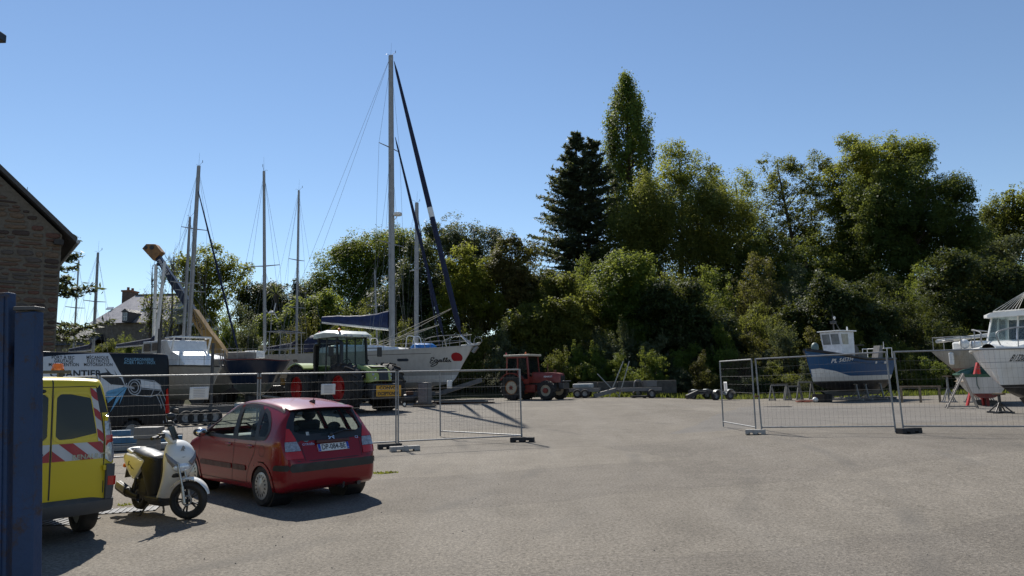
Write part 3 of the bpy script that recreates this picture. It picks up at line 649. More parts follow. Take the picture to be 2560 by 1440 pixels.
# ---------------------------------------------------------------- shrubs on the bank
def shrub_proto(leaf, seed, tall):
    rs = np.random.RandomState(seed); bl = []
    for i in range(7 if tall else 6):
        z = rs.uniform(.22, .78) if i else .5; k = 1-abs(z-.42)*.9
        bl.append(((rs.normal()*.26*k, rs.normal()*.2, z), (.33*k+.06, .3*k+.06, .19+.05*rs.uniform())))
    bl.append(((0, 0, .3), (.5, .45, .27)))
    for i in range(9):
        a = rs.uniform(0, 6.28); q_ = rs.uniform(.05, .42); bl.append(((math.cos(a)*q_, math.sin(a)*q_, .92-.75*q_+rs.normal()*.07), (.07+.06*rs.uniform(), .09, .13+.1*rs.uniform())))
    P, Nn, H = clumps(bl, 230, 46, .075, rs, .35, core=.2); P[:, 2] = np.clip(P[:, 2], .0, None)
    cr_ = leaf_mesh('foliage', P, Nn, .0175 if not tall else .0135, rs, LV[leaf]); mb = MB()
    for i in range(6):
        a = rs.uniform(0, 6.28); mb.path([(0, 0, -.05), (math.cos(a)*.1, math.sin(a)*.1, .3), (math.cos(a)*.25, math.sin(a)*.25, .7)], [.012, .009, .003], 4)
    return cr_, mb.mesh('stem', BARK)
PROT = {(lf, t): [shrub_proto(lf, 100+i+7*t, t) for i in range(2)] for lf in ('olive', 'green', 'grey', 'dark', 'brown', 'yellow') for t in (0, 1)}
LAND = [(0, 'left of the stone house'), (300, 'by the crane'), (520, 'behind the dark blue hull'), (700, 'behind the navy sail cover'), (980, 'behind the grey sailboat bow'), (1200, 'above the red tractor'), (1430, 'above the pale trailer'), (1640, 'in the fence gap'), (1850, 'left of the blue boat'), (2010, 'behind the blue boat'), (2230, 'above the timber rail'), (2400, 'behind the white motorboat')]
ROWN = ['at the foot of the bank', 'low on the bank', 'halfway up the bank', 'high on the bank']
TONE = {'olive': 'olive', 'green': 'fresh green', 'grey': 'grey-green', 'dark': 'dark green', 'brown': 'russet', 'yellow': 'yellow-green'}
ORD = ['first', 'second', 'third', 'fourth', 'fifth', 'sixth', 'seventh']
seen = {}
def shrub(px, ytop, Y, wpx, leaf, row, tall):
    p = at(px, ytop, Y); gz = Z(p.x, Y)-.15; hgt = max(.8, p.z-gz); wm = wpx*Y/FPX
    ld = [l for a, l in LAND if a <= px][-1]; k = (leaf, row, ld); i = seen.get(k, 0); seen[k] = i+1
    lab = '%s shrub %s, %s' % (TONE[leaf], ROWN[row], ld) + ('' if i == 0 else ', %s one' % ORD[i])
    cm, stm_ = PROT[(leaf, tall)][R.randrange(2)]
    o = thing('shrub', lab, 'shrub', (p.x, Y, gz), R.uniform(0, 6.28), 'shrubs on the bank'); o.scale = (wm*1.05, wm*.95, hgt)
    newobj('foliage', cm, o); newobj('stem', stm_, o)
rowsp = [(51.6, 1395, 2600, 62, 905, 26, 80, 0, 0), (55.5, 1120, 2600, 76, 830, 30, 105, 1, 0), (60.5, 1110, 2600, 92, 745, 38, 130, 2, 1), (66.5, 1330, 2600, 112, 665, 34, 150, 3, 1),
         (56.5, 560, 1110, 74, 815, 24, 100, 1, 0), (62.5, 600, 1110, 95, 765, 26, 120, 2, 1), (71., 130, 500, 46, 852, 12, 62, 1, 0)]
pick = ['olive', 'green', 'grey', 'olive', 'dark', 'olive', 'brown', 'green', 'grey', 'dark']
for Yr, a, b_, st, yt, jv, wp, row, tall in rowsp:
    px = a
    while px < b_:
        u = R.uniform(-1, 1); lf = R.choice(pick)
        if px > 2080 and row >= 2: lf = R.choice(('dark', 'dark', 'green'))
        if row == 0 and 1400 < px < 1560: lf = 'green'
        shrub(px+R.uniform(-12, 12), yt+u*jv-(18 if row == 0 and 1440 < px < 1560 else 0), Yr+R.uniform(-.8, 1.2), wp*R.uniform(.85, 1.25), lf, row, tall); px += st*R.uniform(.8, 1.2)
# ---------------------------------------------------------------- vehicle bodies
class Body:
    """lofted body shell: tables give roof line, floor line, half width, roof half width along x (0 = tail)"""
    def __init__(s, zt, zb, w, wr, L, dense, belt, sq=.5, shear=0, x0=0, crown=.062):
        xs = dense; rings = []
        for x in xs:
            T, B, Wd, Wr = sinterp(zt, x), sinterp(zb, x), sinterp(w, x), sinterp(wr, x)
            bl = min(belt, B+(T-B)*.86); h = bl-B; k = min(1, (T-bl)/.35)
            c = [(0, B), (Wd*.82, B), (Wd*.965, B+.10*h), (Wd, B+.42*h), (Wd*.995, B+.75*h), (Wd*.975, bl), (Wd*.975+(Wr-Wd*.975)*sq, bl+(T-bl)*.5), (Wr+.012, T-crown*1.15*k), (Wr*.88, T-crown*.42*k), (Wr*.5, T-crown*.12), (0, T)]
            half = cr(c, 4); ring = [(p[0], p[1]) for p in half]+[(-p[0], p[1]) for p in reversed(half[1:-1])]
            rings.append([(x+shear*max(0, z-.95)*math.exp(-x/.45), y, z) for y, z in ring])
        q = MB(); q.loft(rings); s.v = [Vector(p) for p in q.v]; s.f = q.f; s.surf = Surf(s.v, s.f)
    def build(s, name, m, parent, holes=(), bottom_mat=None):
        keep = []
        for f in s.f:
            c = sum((s.v[i] for i in f), Vector())/len(f); kill = False
            for side, poly in holes:
                if side in 'LR' and (c.y > .3) != (side == 'L'): continue
                if side in 'LR' and abs(c.y) < .3: continue
                if side == 'B' and c.x > .9: continue
                if side == 'F' and c.x < 1.2: continue
                a, b = (c.x, c.z) if side in 'LR' else (c.y, c.z)
                if inside(poly, a, b): kill = True; break
            if not kill: keep.append(f)
        q = MB(); q.v = [tuple(p) for p in s.v]; q.f = keep; q.m = [0]*len(keep)
        return q.build(name, m, parent, smooth=50)
def carpaint(name, col, rough=.28, flake=.3):
    m, t, out = nodes(name); b = bsdf(t, col, rough, .0, .4, .3); v = ocoord(t)
    c = mix(t, ramp(t, noise(t, v, 2.2, 6, .65), [(.4, (0, 0, 0)), (.8, (.22,)*3)]), col, tuple(q*.6+.03 for q in col))
    t.links.new(c, b.inputs['Base Color']); b.inputs['Coat Roughness'].default_value = .08
    t.links.new(b.outputs[0], out.inputs[0]); return m
def wheel(parent, c, ax, r, rim_r, wd, hub, tyre_m=None, rim_m=None, hubcap=None, lugs=0, name='wheel', spokes=0, nl=40):
    """ax: unit axle direction pointing outwards; tyre + rim as parts of the wheel"""
    c = Vector(c); ax = Vector(ax).normalized(); h = wd/2
    w_ = MB(); w_.lathe([(rim_r, -h*.8), (rim_r+.02, -h), (r*.93, -h), (r*.985, -h*.78), (r, -h*.4), (r, h*.4), (r*.985, h*.78), (r*.93, h), (rim_r+.02, h), (rim_r, h*.8)], c, ax, nl, closed=True)
    if lugs:
        u = ax.orthogonal().normalized(); q = ax.cross(u)
        for i in range(lugs):
            for sg in (1, -1):
                a = 2*math.pi*(i+(.5 if sg < 0 else 0))/lugs; a2 = a+.5*2*math.pi/lugs*1.3
                p0 = c+(u*math.cos(a)+q*math.sin(a))*(r*1.015)+ax*sg*h*.08; p1 = c+(u*math.cos(a2)+q*math.sin(a2))*(r*1.01)+ax*sg*h*.95
                w_.bar(p0, p1, r*.055, r*.075, up=(p0-c).normalized())
                p2 = c+(u*math.cos(a2)+q*math.sin(a2))*(r*.86)+ax*sg*h*1.01; w_.bar(p1, p2, r*.05, r*.06, up=ax)
    wo_ = w_.build(name, tyre_m or RUB, parent, smooth=40)
    m_ = MB()
    if hubcap: hubcap(m_, c, ax, rim_r, h)
    else: m_.lathe([(rim_r*1.02, -h*.75), (rim_r*1.02, h*.8), (rim_r*.93, h*.82), (rim_r*.86, h*.35), (hub, h*.28), (hub, h*.6), (0.001, h*.62)], c, ax, 28)
    m_.build('rim', rim_m or ALU, wo_, smooth=35); return wo_
def local_px(loc, rz, px, py, plane, val):
    """where the photograph's pixel meets a plane of a thing (plane 'y' = side at local y=val, 'x' = end at local x=val)"""
    loc = Vector(loc); M = Matrix.Rotation(-rz, 3, 'Z'); o = M @ (Vector((0, 0, CAM_Z))-loc); d = M @ ray(px, py)
    k = (val-(o.y if plane == 'y' else o.x))/(d.y if plane == 'y' else d.x); p = o+d*k
    return (p.x, p.z) if plane == 'y' else (p.y, p.z)
# ---------------------------------------------------------------- red hatchback
RP = carpaint('red_metallic_paint', (.21, .0035, .008)); CG = glass('car_glass', (.84, .92, .90), .34, opac=.06); DKI = mat('dark_interior', (.03, .031, .034), .8, var=.2); DKR = mat('dark_red_moulding', (.055, .012, .014), .5)
a_, b_ = gp(665, 1264), gp(880, 1231); mid = (a_+b_)/2; dv = (b_-a_); rz = math.atan2(dv.y, dv.x)+math.pi/2
xr = .67; loc = mid - Vector((math.cos(rz), math.sin(rz), 0))*xr; loc.z = 0
car = thing('hatchback_car', 'red five-door hatchback parked in front of the fence', 'car', loc, rz)
xs = list(np.linspace(0, .5, 36))+list(np.linspace(.53, 3.85, 74))
B = Body([(0, .63), (.03, .70), (.07, .78), (.12, .87), (.2, 1.04), (.27, 1.2), (.34, 1.345), (.385, 1.40), (.55, 1.445), (1., 1.51), (1.4, 1.535), (1.75, 1.525), (2.15, 1.455), (2.5, 1.29), (2.85, 1.07), (3., .985), (3.3, .91), (3.6, .80), (3.75, .70), (3.85, .55)],
         [(0, .34), (.06, .27), (.3, .2), (3.4, .2), (3.75, .24), (3.85, .35)],
         [(0, .60), (.04, .69), (.1, .75), (.2, .79), (.4, .822), (.8, .833), (2.8, .833), (3.3, .80), (3.6, .70), (3.8, .55), (3.85, .45)],
         [(0, .5), (.07, .64), (.14, .66), (.25, .615), (.36, .575), (.6, .585), (1.4, .60), (2.15, .57), (2.5, .62), (2.9, .68), (3.3, .62), (3.85, .3)], 3.85, xs, .94, .46, crown=.085)
S = B.surf
gF = cr([(2.74, .975), (2.4, 1.21), (2.02, 1.385), (1.82, 1.415), (1.72, 1.2), (1.68, .97), (2.2, .965)], 5, True)
def rounded(poly, r=.03, n=3):
    out = []; N_ = len(poly)
    for i in range(N_):
        p, a, b = np.array(poly[i]), np.array(poly[i-1]), np.array(poly[(i+1) % N_])
        u = (a-p)/np.linalg.norm(a-p); v = (b-p)/np.linalg.norm(b-p); rr = min(r, np.linalg.norm(a-p)*.45, np.linalg.norm(b-p)*.45)
        for k in range(n+1):
            t = k/n; out.append(tuple((p+u*rr)*(1-t)**2+2*p*t*(1-t)+(p+v*rr)*t*t))
    return out
gF = rounded([(2.80, .955), (2.44, 1.205), (2.05, 1.375), (1.76, 1.425), (1.61, .945)], .04)
gR = rounded([(1.50, .945), (1.645, 1.428), (1.35, 1.435), (1.06, 1.41), (.90, .95)], .04)
gQ = rounded([(.82, .96), (.955, 1.385), (.80, 1.33), (.63, 1.2), (.555, 1.06), (.60, .965)], .035)
gB = rounded([(-.62, 1.035), (-.515, 1.385), (.515, 1.385), (.62, 1.035), (.45, .975), (-.45, .975)], .05)
gW = rounded([(-.60, 1.03), (-.50, 1.41), (.50, 1.41), (.60, 1.03)], .05)
arch = lambda cx, r=.325: arc(cx, .29, r, -20, 200, 24)
holes = [(sd, g) for sd in 'LR' for g in (gF, gR, gQ)]+[('B', [(y*.97, z) for y, z in gB])]
hole2 = holes+[(sd, arch(cx)) for sd in 'LR' for cx in (xr, xr+2.46)]+[('F', gW)]
body = B.build('body', RP, car, hole2)
q = MB(); q.box((1.9, 0, .24), (3.3, 1.3, .06)); q.box((1.9, 0, .55), (2.6, 1.0, .5)); q.box((.66, 0, .6), (.5, 1.2, .5)); q.box((3.2, 0, .6), (.9, 1.1, .5)); q.build('underbody', BLK, car)
for sd, sg in (('L', 1), ('R', -1)):
    for nm, g in (('front_door_window', gF), ('rear_door_window', gR), ('quarter_window', gQ)):
        q = MB(); S.patch(q, sd, g, .002, 10, 10); q.build(nm, CG, body, smooth=60)
    q = MB(); [S.band(q, sd, [(1.0*(x-1.7)*1.0+1.7, z) for x, z in g], .03, .005) for g in (gF, gR, gQ)]
    for g in (gF, gR, gQ): S.band(q, sd, [(x, z) for x, z in g], -.022, .006)
    S.patch(q, sd, [(1.49, .93), (1.62, .93), (1.77, 1.435), (1.635, 1.44)], .0065, 6, 2); S.patch(q, sd, [(.81, .94), (.91, .94), (1.07, 1.42), (.945, 1.40)], .0065, 6, 2)
    q.build('window_surround', BLK, body, smooth=60)
    for cx in (xr, xr+2.46):
        q = MB(); S.band(q, sd, arch(cx, .315), -.045, .012, closed=False); q.build('wheel_arch_lip', RP, body, smooth=60)
        q = MB(); q.lathe([(.335, -.16), (.335, .16), (.01, .16)] if sg < 0 else [(.335, .16), (.335, -.16), (.01, -.16)], (cx, sg*.62, .29), (0, 1, 0), 24); q.build('wheel_well', BLK, body)
    q = MB(); lines = [[(1.56, .94), (1.58, .6), (1.62, .3)], cr([(.86, .94), (.90, .75), (1.06, .52), (1.14, .3)], 4), [(2.82, .96), (2.86, .6), (2.8, .3)], [(1.2, .295), (2.75, .295)], [(.72, .93), (2.8, .945)]]
    for l in lines: S.band(q, sd, [tuple(p) for p in cr(l, 5)], .009, .003, closed=False)
    S.band(q, sd, arc(.66, .79, .085, 0, 360, 20)[:-1], .006, .003); q.build('panel_gap', PRBK, body)
    for x0, x1 in ((1.62, 2.78), (1.14, 1.57)):
        q = MB(); S.patch(q, sd, rounded([(x0, .475), (x0, .555), (x1, .555), (x1, .475)], .02), .012, 3, 10); q.build('door_moulding', DKR, body, smooth=60)
    for xh in (1.70, .98):
        y = S.hit(sd, xh, .83).y; q = MB(); q.sphere((xh+.05, y-sg*.015, .835), (.085, .02, .04), 12, 6); hd = q.build('handle_cup', mat('handle_shadow', (.05, .006, .008), .5), body, smooth=60)
        q = MB(); q.path([(xh-.05, y+sg*.004, .845), (xh+.05, y+sg*.022, .85), (xh+.15, y+sg*.004, .845)], .013, 6); q.build('door_handle', RP, body, smooth=60)
    y = S.hit(sd, 2.62, .98).y; q = MB(); q.sphere((2.60, y+sg*.13, 1.0), (.075, .115, .075), 14, 8); mr = q.build('door_mirror', RP if sg < 0 else BLK, body, smooth=60)
    q = MB(); q.sphere((2.545, y+sg*.13, 1.0), (.03, .095, .058), 14, 6); q.build('mirror_glass', CHR, mr, smooth=60)
    q = MB(); q.bar((2.62, y-sg*.02, .975), (2.60, y+sg*.09, .985), .07, .05); q.build('mirror_arm', BLK, mr)
    lp = rounded([(sg*.50, .675), (sg*.53, .85), (sg*.56, .95), (sg*.625, 1.12), (sg*.66, 1.11), (sg*.735, .9), (sg*.742, .69)], .02)
    def cutz(z0, z1): return [(interp_x(lp, z, 0), z) for z in np.linspace(z0, z1, 6)]+[(interp_x(lp, z, 1), z) for z in np.linspace(z1, z0, 6)]
    def interp_x(poly, z, hi):
        xs_ = []
        for k in range(len(poly)):
            (x0, y0), (x1, y1) = poly[k], poly[k-1]
            if (y0 > z) != (y1 > z): xs_.append((x1-x0)*(z-y0)/(y1-y0)+x0)
        return (max(xs_) if hi else min(xs_)) if xs_ else 0
    q = MB(); S.patch(q, 'B', cutz(.93, 1.105), .011, 7, 6); tl = q.build('tail_light', REDL, body, smooth=60); q = MB(); S.patch(q, 'B', cutz(.69, .79), .011, 3, 6); q.build('lower_red_lens', REDL, tl, smooth=60)
    q = MB(); S.patch(q, 'B', cutz(.795, .925), .011, 4, 6); q.build('reversing_lens', CLRL, tl, smooth=60)
# tail end
q = MB(); S.patch(q, 'B', gB, .004, 10, 16); q.build('rear_window', CG, body, smooth=60)
q = MB(); S.band(q, 'B', gB, -.05, .007); S.band(q, 'B', gB, .045, .0065)
for sg in (1, -1): S.patch(q, 'B', [(sg*.47, .945), (sg*.60, 1.02), (sg*.64, 1.0), (sg*.53, .91)], .0062, 4, 3)
q.build('rear_window_surround', BLK, body, smooth=60)
q = MB(); S.patch(q, 'F', gW, .004, 10, 16); q.build('windscreen', CG, body, smooth=60)
q = MB(); q.loft([[(x+.06*(y/.55)**4, y, z-.022*(y/.55)**2) for x, z, dz in ((.335, 1.382, 0), (.305, 1.389, 0), (.308, 1.399, 0), (.45, 1.43, 0), (.45, 1.41, 0))] for y in np.linspace(-.55, .55, 13)]); q.build('spoiler', RP, body, smooth=50)
q = MB(); S.band(q, 'B', [(-.60, .66), (-.3, .652), (0, .65), (.3, .652), (.60, .66)], .01, .004, False); S.band(q, 'B', [(.475, .66), (.5, .9)], .008, .004, False); S.band(q, 'B', [(-.475, .66), (-.5, .9)], .008, .004, False); q.build('tailgate_gap', PRBK, body)
bs = [(-.76, .53), (-.74, .575), (.74, .575), (.76, .53), (.74, .485), (-.74, .485)]
q = MB(); S.patch(q, 'B', rounded([(-.70, .545), (-.69, .625), (.69, .625), (.70, .545), (.69, .51), (-.69, .51)], .02), .014, 4, 26); q.build('bumper_strip', BLK, body, smooth=60)
q = MB(); S.patch(q, 'L', rounded([(.05, .53), (.05, .61), (.30, .61), (.33, .53)], .02), .013, 3, 6); S.patch(q, 'R', rounded([(.05, .53), (.05, .61), (.30, .61), (.33, .53)], .02), .013, 3, 6); q.build('bumper_strip_end', BLK, body, smooth=60)
px_ = S.hit('B', 0, .83, 0).x; q = MB(); q.box((px_+.015, -.02, .905), (.06, .56, .05)); q.build('tailgate_handle', DKR, body, bevel=.012)
q = MB(); q.box((px_-.012, -.02, .815), (.02, .52, .112), ry=.45); pl = q.build('number_plate', mat('plate_white', (.62, .62, .6), .4, dirt=.2), body)
n_ = Vector((-math.cos(.45), 0, math.sin(.45))); upv = Vector((math.sin(.45), 0, math.cos(.45))); po = Vector((px_-.012, -.02, .815))+n_*.0125
flat_text('DP-084-BE', PRBK, pl, po, (0, -1, 0), upv, size=.115, bold=.0015, xs=.80)
for sg in (1, -1):
    q = MB(); cc = po+Vector((0, sg*.24, 0))-n_*.001; q.add([cc+Vector((0, a, 0))*.02+upv*b*.055 for a, b in ((-1, -1), (1, -1), (1, 1), (-1, 1))], [(0, 1, 2, 3)]); q.build('plate_band', mat('plate_blue', (.01, .05, .3), .4), pl, fix=False)
flat_text('F', PRWH, pl, po+Vector((0, .24, 0))-upv*.03, (0, -1, 0), upv, size=.035); flat_text('22', PRWH, pl, po+Vector((0, -.24, 0))-upv*.03, (0, -1, 0), upv, size=.03)
for k in (0, 1):
    q = MB(); z0 = .92+.033*k
    pts = [(-.07, z0), (-.02, z0+.045), (.03, z0), (.03, z0+.02), (-.02, z0+.068), (-.07, z0+.02)]
    for a, b2 in (((-.07, z0), (-.02, z0+.045)), ((-.02, z0+.045), (.03, z0))): S.band(q, 'B', [(a[0]+(b2[0]-a[0])*t/4, a[1]+(b2[1]-a[1])*t/4) for t in range(5)], .017, .012, False)
    q.build('chevron_badge', CHR, body)
put_text('CITRO\u00cbN', CHR, body, S, 'B', (.375, .875), True, .008, 'badge_lettering', size=.042, bold=.0005, spacing=1.15)
put_text('C3', CHR, body, S, 'B', (-.46, .92), True, .008, 'badge_lettering', size=.05, bold=.001)
q = MB(); S.patch(q, 'B', arc(.40, .955, .05, 0, 360, 20)[:-1], .006, 6, 6); q.build('round_sticker', mat('sticker_blue', (.09, .17, .19), .5, var=.6, scale=30), body, smooth=60)
q = MB(); S.patch(q, 'B', [(.33, 1.0), (.38, 1.0), (.38, 1.05), (.33, 1.05)], .008, 2, 2); q.build('window_sticker', mat('sticker_pale', (.35, .37, .36), .5, var=.5, scale=40), body)
w0 = S.hit('B', -.02, .985, .02); w1 = S.hit('B', -.47, 1.02, .02); q = MB(); q.path([w0, (w0+w1)/2+Vector((-.012, 0, .035)), w1], [.016, .01, .006], 6); q.sphere(w0, (.025, .035, .03), 10, 6); q.build('rear_wiper', BLK, body, smooth=60)
q = MB(); q.prism([(.62, 1.46), (.78, 1.46), (.70, 1.50), (.62, 1.505)], 'xz', -.02, .02); q.path([(.66, 0, 1.49), (.56, 0, 1.60)], [.007, .004], 6); q.build('roof_aerial', BLK, body)
q = MB(); S.band(q, 'T', [(x, .575) for x in np.linspace(.45, 2.1, 12)], .03, .004, False); S.band(q, 'T', [(x, -.575) for x in np.linspace(.45, 2.1, 12)], .03, .004, False); q.build('roof_seam', DKR, body)
q = MB(); q.tube((.05, -.45, .25), (.35, -.45, .27), .035, n=10); q.build('exhaust_pipe', STEEL, car); q = MB(); q.path([(.3, -.12, .24), (-.03, -.12, .23), (-.05, -.12, .3)], .02, 6); q.build('tow_hook', STEEL, car)
def cap14(m_, c, ax, rr, h):
    m_.lathe([(rr*1.06, h*.6), (rr*1.06, h*.95), (rr*.9, h*1.06), (rr*.3, h*1.1), (rr*.25, h*1.16), (.001, h*1.18)], c, ax, 36)
HUBC = mat('hubcap_silver', (.48, .48, .47), .35, .5, dirt=.4)
for sg in (1, -1):
    for cx in (xr, xr+2.46):
        wh = wheel(car, (cx, sg*.735, .29), (0, sg, 0), .29, .185, .175, .05, rim_m=HUBC, hubcap=cap14)
        q = MB(); h = .0875
        for i in range(15):
            a = 2*math.pi*i/15; u = Vector((math.cos(a), 0, math.sin(a))); c0 = Vector((cx, sg*(.735+h*1.03), .29))
            q.bar(c0+u*.115, c0+u*.16, .022, .012, up=(0, sg, 0))
        q.build('hubcap_slot', BLK, wh)['kind'] = 'stuff'
for y in (.36, -.36):
    q = MB(); q.loft([[(x, y+dy, z) for dy in (-.24, .24)] for x, z in ((0, 0), (0, 0))]) if 0 else None
    q.box((1.75, y, .55), (.5, .48, .16)); q.box((1.50, y, .85), (.14, .46, .62), ry=-.2); s_ = q.build('front_seat', DKI, car, bevel=.05); q = MB(); q.sphere((1.40, y, 1.24), (.05, .13, .09), 10, 6); q.build('headrest', DKI, s_, smooth=60)
q = MB(); q.box((.95, 0, .55), (.5, 1.2, .18)); q.box((.68, 0, .80), (.14, 1.2, .5), ry=-.2); q.build('rear_bench', DKI, car, bevel=.05)
for y in (.36, -.36): q = MB(); q.sphere((.63, y, 1.08), (.05, .12, .07), 10, 6); q.build('rear_headrest', DKI, car, smooth=60)
q = MB(); q.box((2.55, 0, .78), (.4, 1.3, .3)); q.build('dashboard', mat('grey_dashboard', (.16, .17, .17), .7), car, bevel=.06); q = MB(); q.path([(2.22+.05*math.cos(a), .36+.17*math.sin(a), .95+.17*math.cos(a)) for a in np.linspace(0, 6.28, 20)[:-1]], .014, 6, closed=True); q.build('steering_wheel', BLK, car)
# ---------------------------------------------------------------- yellow service van
YP = carpaint('yellow_van_paint', (.66, .49, .016), .35); VG = glass('van_dark_glass', (.04, .042, .045), .18, (.006, .006, .008), .60); BUMP = mat('grey_bumper', (.065, .067, .07), .65, var=.15, dirt=.3)
vw = gp(205, 1328); rzv = rad(137); fv = Vector((math.cos(rzv), math.sin(rzv), 0)); rv = Vector((math.sin(rzv), -math.cos(rzv), 0)); vl = vw - fv*.72 - rv*.78; vl.z = 0
van = thing('yellow_van', 'yellow service van with red and white chevrons, tail towards camera', 'van', vl, rzv); van.scale = (1, 1, 1.035)
xs = [0, .006, .015, .03, .05, .08, .12, .17, .23, .3, .4]+list(np.linspace(.5, 4.2, 60))
BV = Body([(0, 1.74), (.01, 1.775), (.04, 1.81), (.12, 1.835), (.5, 1.85), (2.2, 1.83), (2.6, 1.73), (3.3, 1.15), (3.9, .98), (4.15, .75), (4.2, .6)], [(0, .45), (.01, .42), (.06, .36), (.3, .3), (3.9, .28), (4.2, .4)],
          [(0, .83), (.01, .85), (.04, .88), (.12, .9), (.4, .915), (3.3, .91), (3.9, .8), (4.2, .5)], [(0, .67), (.01, .69), (.05, .72), (.15, .735), (2.2, .70), (2.6, .68), (3.3, .74), (4.2, .4)], 4.2, xs, 1.06, .40, shear=.10)
SV = BV.surf; ys = -.215
wR = rounded([(ys-.03, 1.125), (ys-.03, 1.66), (-.61, 1.645), (-.70, 1.14)], .07); wL = rounded([(ys+.03, 1.125), (ys+.03, 1.66), (.61, 1.645), (.70, 1.14)], .07)
sgl = [(sd, rounded([(2.05, 1.13), (2.05, 1.62), (2.5, 1.62), (3.0, 1.15)], .06)) for sd in 'LR']
vb = BV.build('body', YP, van, [('B', wR), ('B', wL)]+sgl+[(sd, arc(cx, .31, .345, -20, 200, 20)) for sd in 'LR' for cx in (.72, 3.42)])
q = MB(); q.box((2.0, 0, .35), (3.8, 1.5, .1)); q.box((2.2, 0, .6), (3.4, 1.2, .5)); q.box((1.5, 0, 1.1), (.1, 1.5, 1.3)); q.build('underbody', BLK, van)
for nm, g in (('rear_window', wR), ('rear_window', wL)):
    q = MB(); SV.patch(q, 'B', g, .002, 8, 8); q.build(nm, VG, vb, smooth=60)
    q = MB(); SV.band(q, 'B', g, .012, .006); SV.band(q, 'B', g, -.018, .006); q.build('window_rim', YP, vb, smooth=60)
for sd, g in sgl: q = MB(); SV.patch(q, sd, g, .003, 6, 6); q.build('side_window', VG, vb, smooth=60)
q = MB(); SV.band(q, 'B', [(ys, z) for z in np.linspace(.50, 1.80, 30)], .014, .004, False)
for sg, e in ((-1, -.765), (1, .765)): SV.band(q, 'B', [(e*k, z) for k, z in ((1.0, .52), (1.0, .9), (1.0, 1.08), (.97, 1.3), (.92, 1.55), (.87, 1.72))], .010, .004, False)
SV.band(q, 'B', [(y, 1.725) for y in np.linspace(-.66, .66, 20)], .008, .004, False); q.build('door_gap', PRBK, vb)
CHW = mat('reflective_white', (.5, .5, .5), .35, var=.1); CHRD = mat('reflective_red', (.33, .012, .02), .35, var=.12)
def clip_stripes(x0, x1, z0, z1, sl, pitch, ph, both):
    """diagonal stripes clipped to a rectangle, as polygons"""
    out = []; k = -20
    while k < 40:
        a = ph+k*pitch
        P = [(a, z0), (a+pitch/2, z0), (a+pitch/2+sl*(z1-z0), z1), (a+sl*(z1-z0), z1)]
        for lim, sg in ((x0, 1), (x1, -1)):
            Q = []
            for i in range(len(P)):
                p, r = P[i-1], P[i]; ip, ir = (p[0]-lim)*sg >= 0, (r[0]-lim)*sg >= 0
                if ip != ir: t = (lim-p[0])/(r[0]-p[0]); Q.append((lim, p[1]+t*(r[1]-p[1])))
                if ir: Q.append(r)
            P = Q
            if len(P) < 3: break
        if len(P) >= 3 and max(p[1] for p in P)-min(p[1] for p in P) > .01: out.append(P)
        k += 1
    return out
for x0, x1, sl in ((-.755, ys-.012, 1.15), (ys+.012, .755, -1.15)):
    q = MB(); SV.patch(q, 'B', [(x0, .905), (x1, .905), (x1, 1.095), (x0, 1.095)], .003, 4, 8); q.build('reflective_panel', CHW, vb, smooth=60)
    for P in clip_stripes(x0, x1, .905, 1.095, sl, .29, ys-.15 if sl > 0 else ys+.01, 1): q = MB(); SV.patch(q, 'B', P, .0055, 5, 5); q.build('red_chevron', CHRD, vb, smooth=60)
for sg in (-1, 1):
    q = MB(); col = lambda z: sg*interp([(1.08, .765), (1.3, .735), (1.5, .695), (1.72, .655)], z)
    cw = .062
    SV.patch(q, 'B', [(col(1.1)-sg*cw, 1.1), (col(1.1), 1.1), (col(1.4), 1.4), (col(1.7), 1.7), (col(1.7)-sg*cw, 1.7), (col(1.4)-sg*cw, 1.4)], .0066, 8, 2); q.build('reflective_panel', CHW, vb, smooth=60)
    for z0 in (1.13, 1.37, 1.60):
        q = MB(); SV.patch(q, 'B', [(col(z0-.04), z0-.045), (col(z0+.06), z0+.065), (col(z0+.11)-sg*cw, z0+.115), (col(z0)-sg*cw, z0+.005)], .009, 5, 3); q.build('red_chevron', CHRD, vb, smooth=60)
    lz = lambda z, k: sg*interp([(.8, .80), (.92, .815), (1.15, .825), (1.4, .80)], z)*k
    P = [(sg*.775, .86), (sg*.775, 1.1), (sg*.755, 1.36), (sg*.80, 1.42), (sg*.86, 1.30), (sg*.878, 1.1), (sg*.87, .9), (sg*.84, .85)]
    q = MB(); SV.patch(q, 'B', P, .012, 12, 5); tl = q.build('tail_light', CLRL, vb, smooth=60)
    q = MB(); SV.patch(q, 'B', [(sg*.778, 1.04), (sg*.776, 1.18), (sg*.872, 1.2), (sg*.877, 1.06)], .016, 4, 4); q.build('red_lens', REDL, tl, smooth=60)
    q = MB(); SV.patch(q, 'B', [(sg*.68, 1.42), (sg*.655, 1.72), (sg*.705, 1.74), (sg*.80, 1.42)], .004, 6, 3); q.build('pillar_trim', BLK, vb, smooth=60)
    for z in (.80, 1.355): q = MB(); hx = SV.hit('B', sg*.775, z); q.box(hx+Vector((-.012, 0, 0)), (.03, .04, .06)); q.build('door_hinge', YP, vb, bevel=.006)
    q = MB(); SV.patch(q, 'B', [(sg*.80, .60), (sg*.80, .70), (sg*.865, .70), (sg*.865, .60)], .05, 3, 3); q.build('bumper_reflector', REDL, vb)
    q = MB(); q.loft([[(p.x-.045, p.y*1.015, p.z) for p in [SV.hit('B', sg*y, z, 0) for y in (.775, .83, .868)]]+[(p.x+.05, p.y, p.z) for p in [SV.hit('B', sg*y, z, 0) for y in (.868, .83, .775)]] for z in (.45, .6, .75, .84)]); q.build('corner_bumper', BUMP, vb, smooth=50)
q = MB(); rings = []
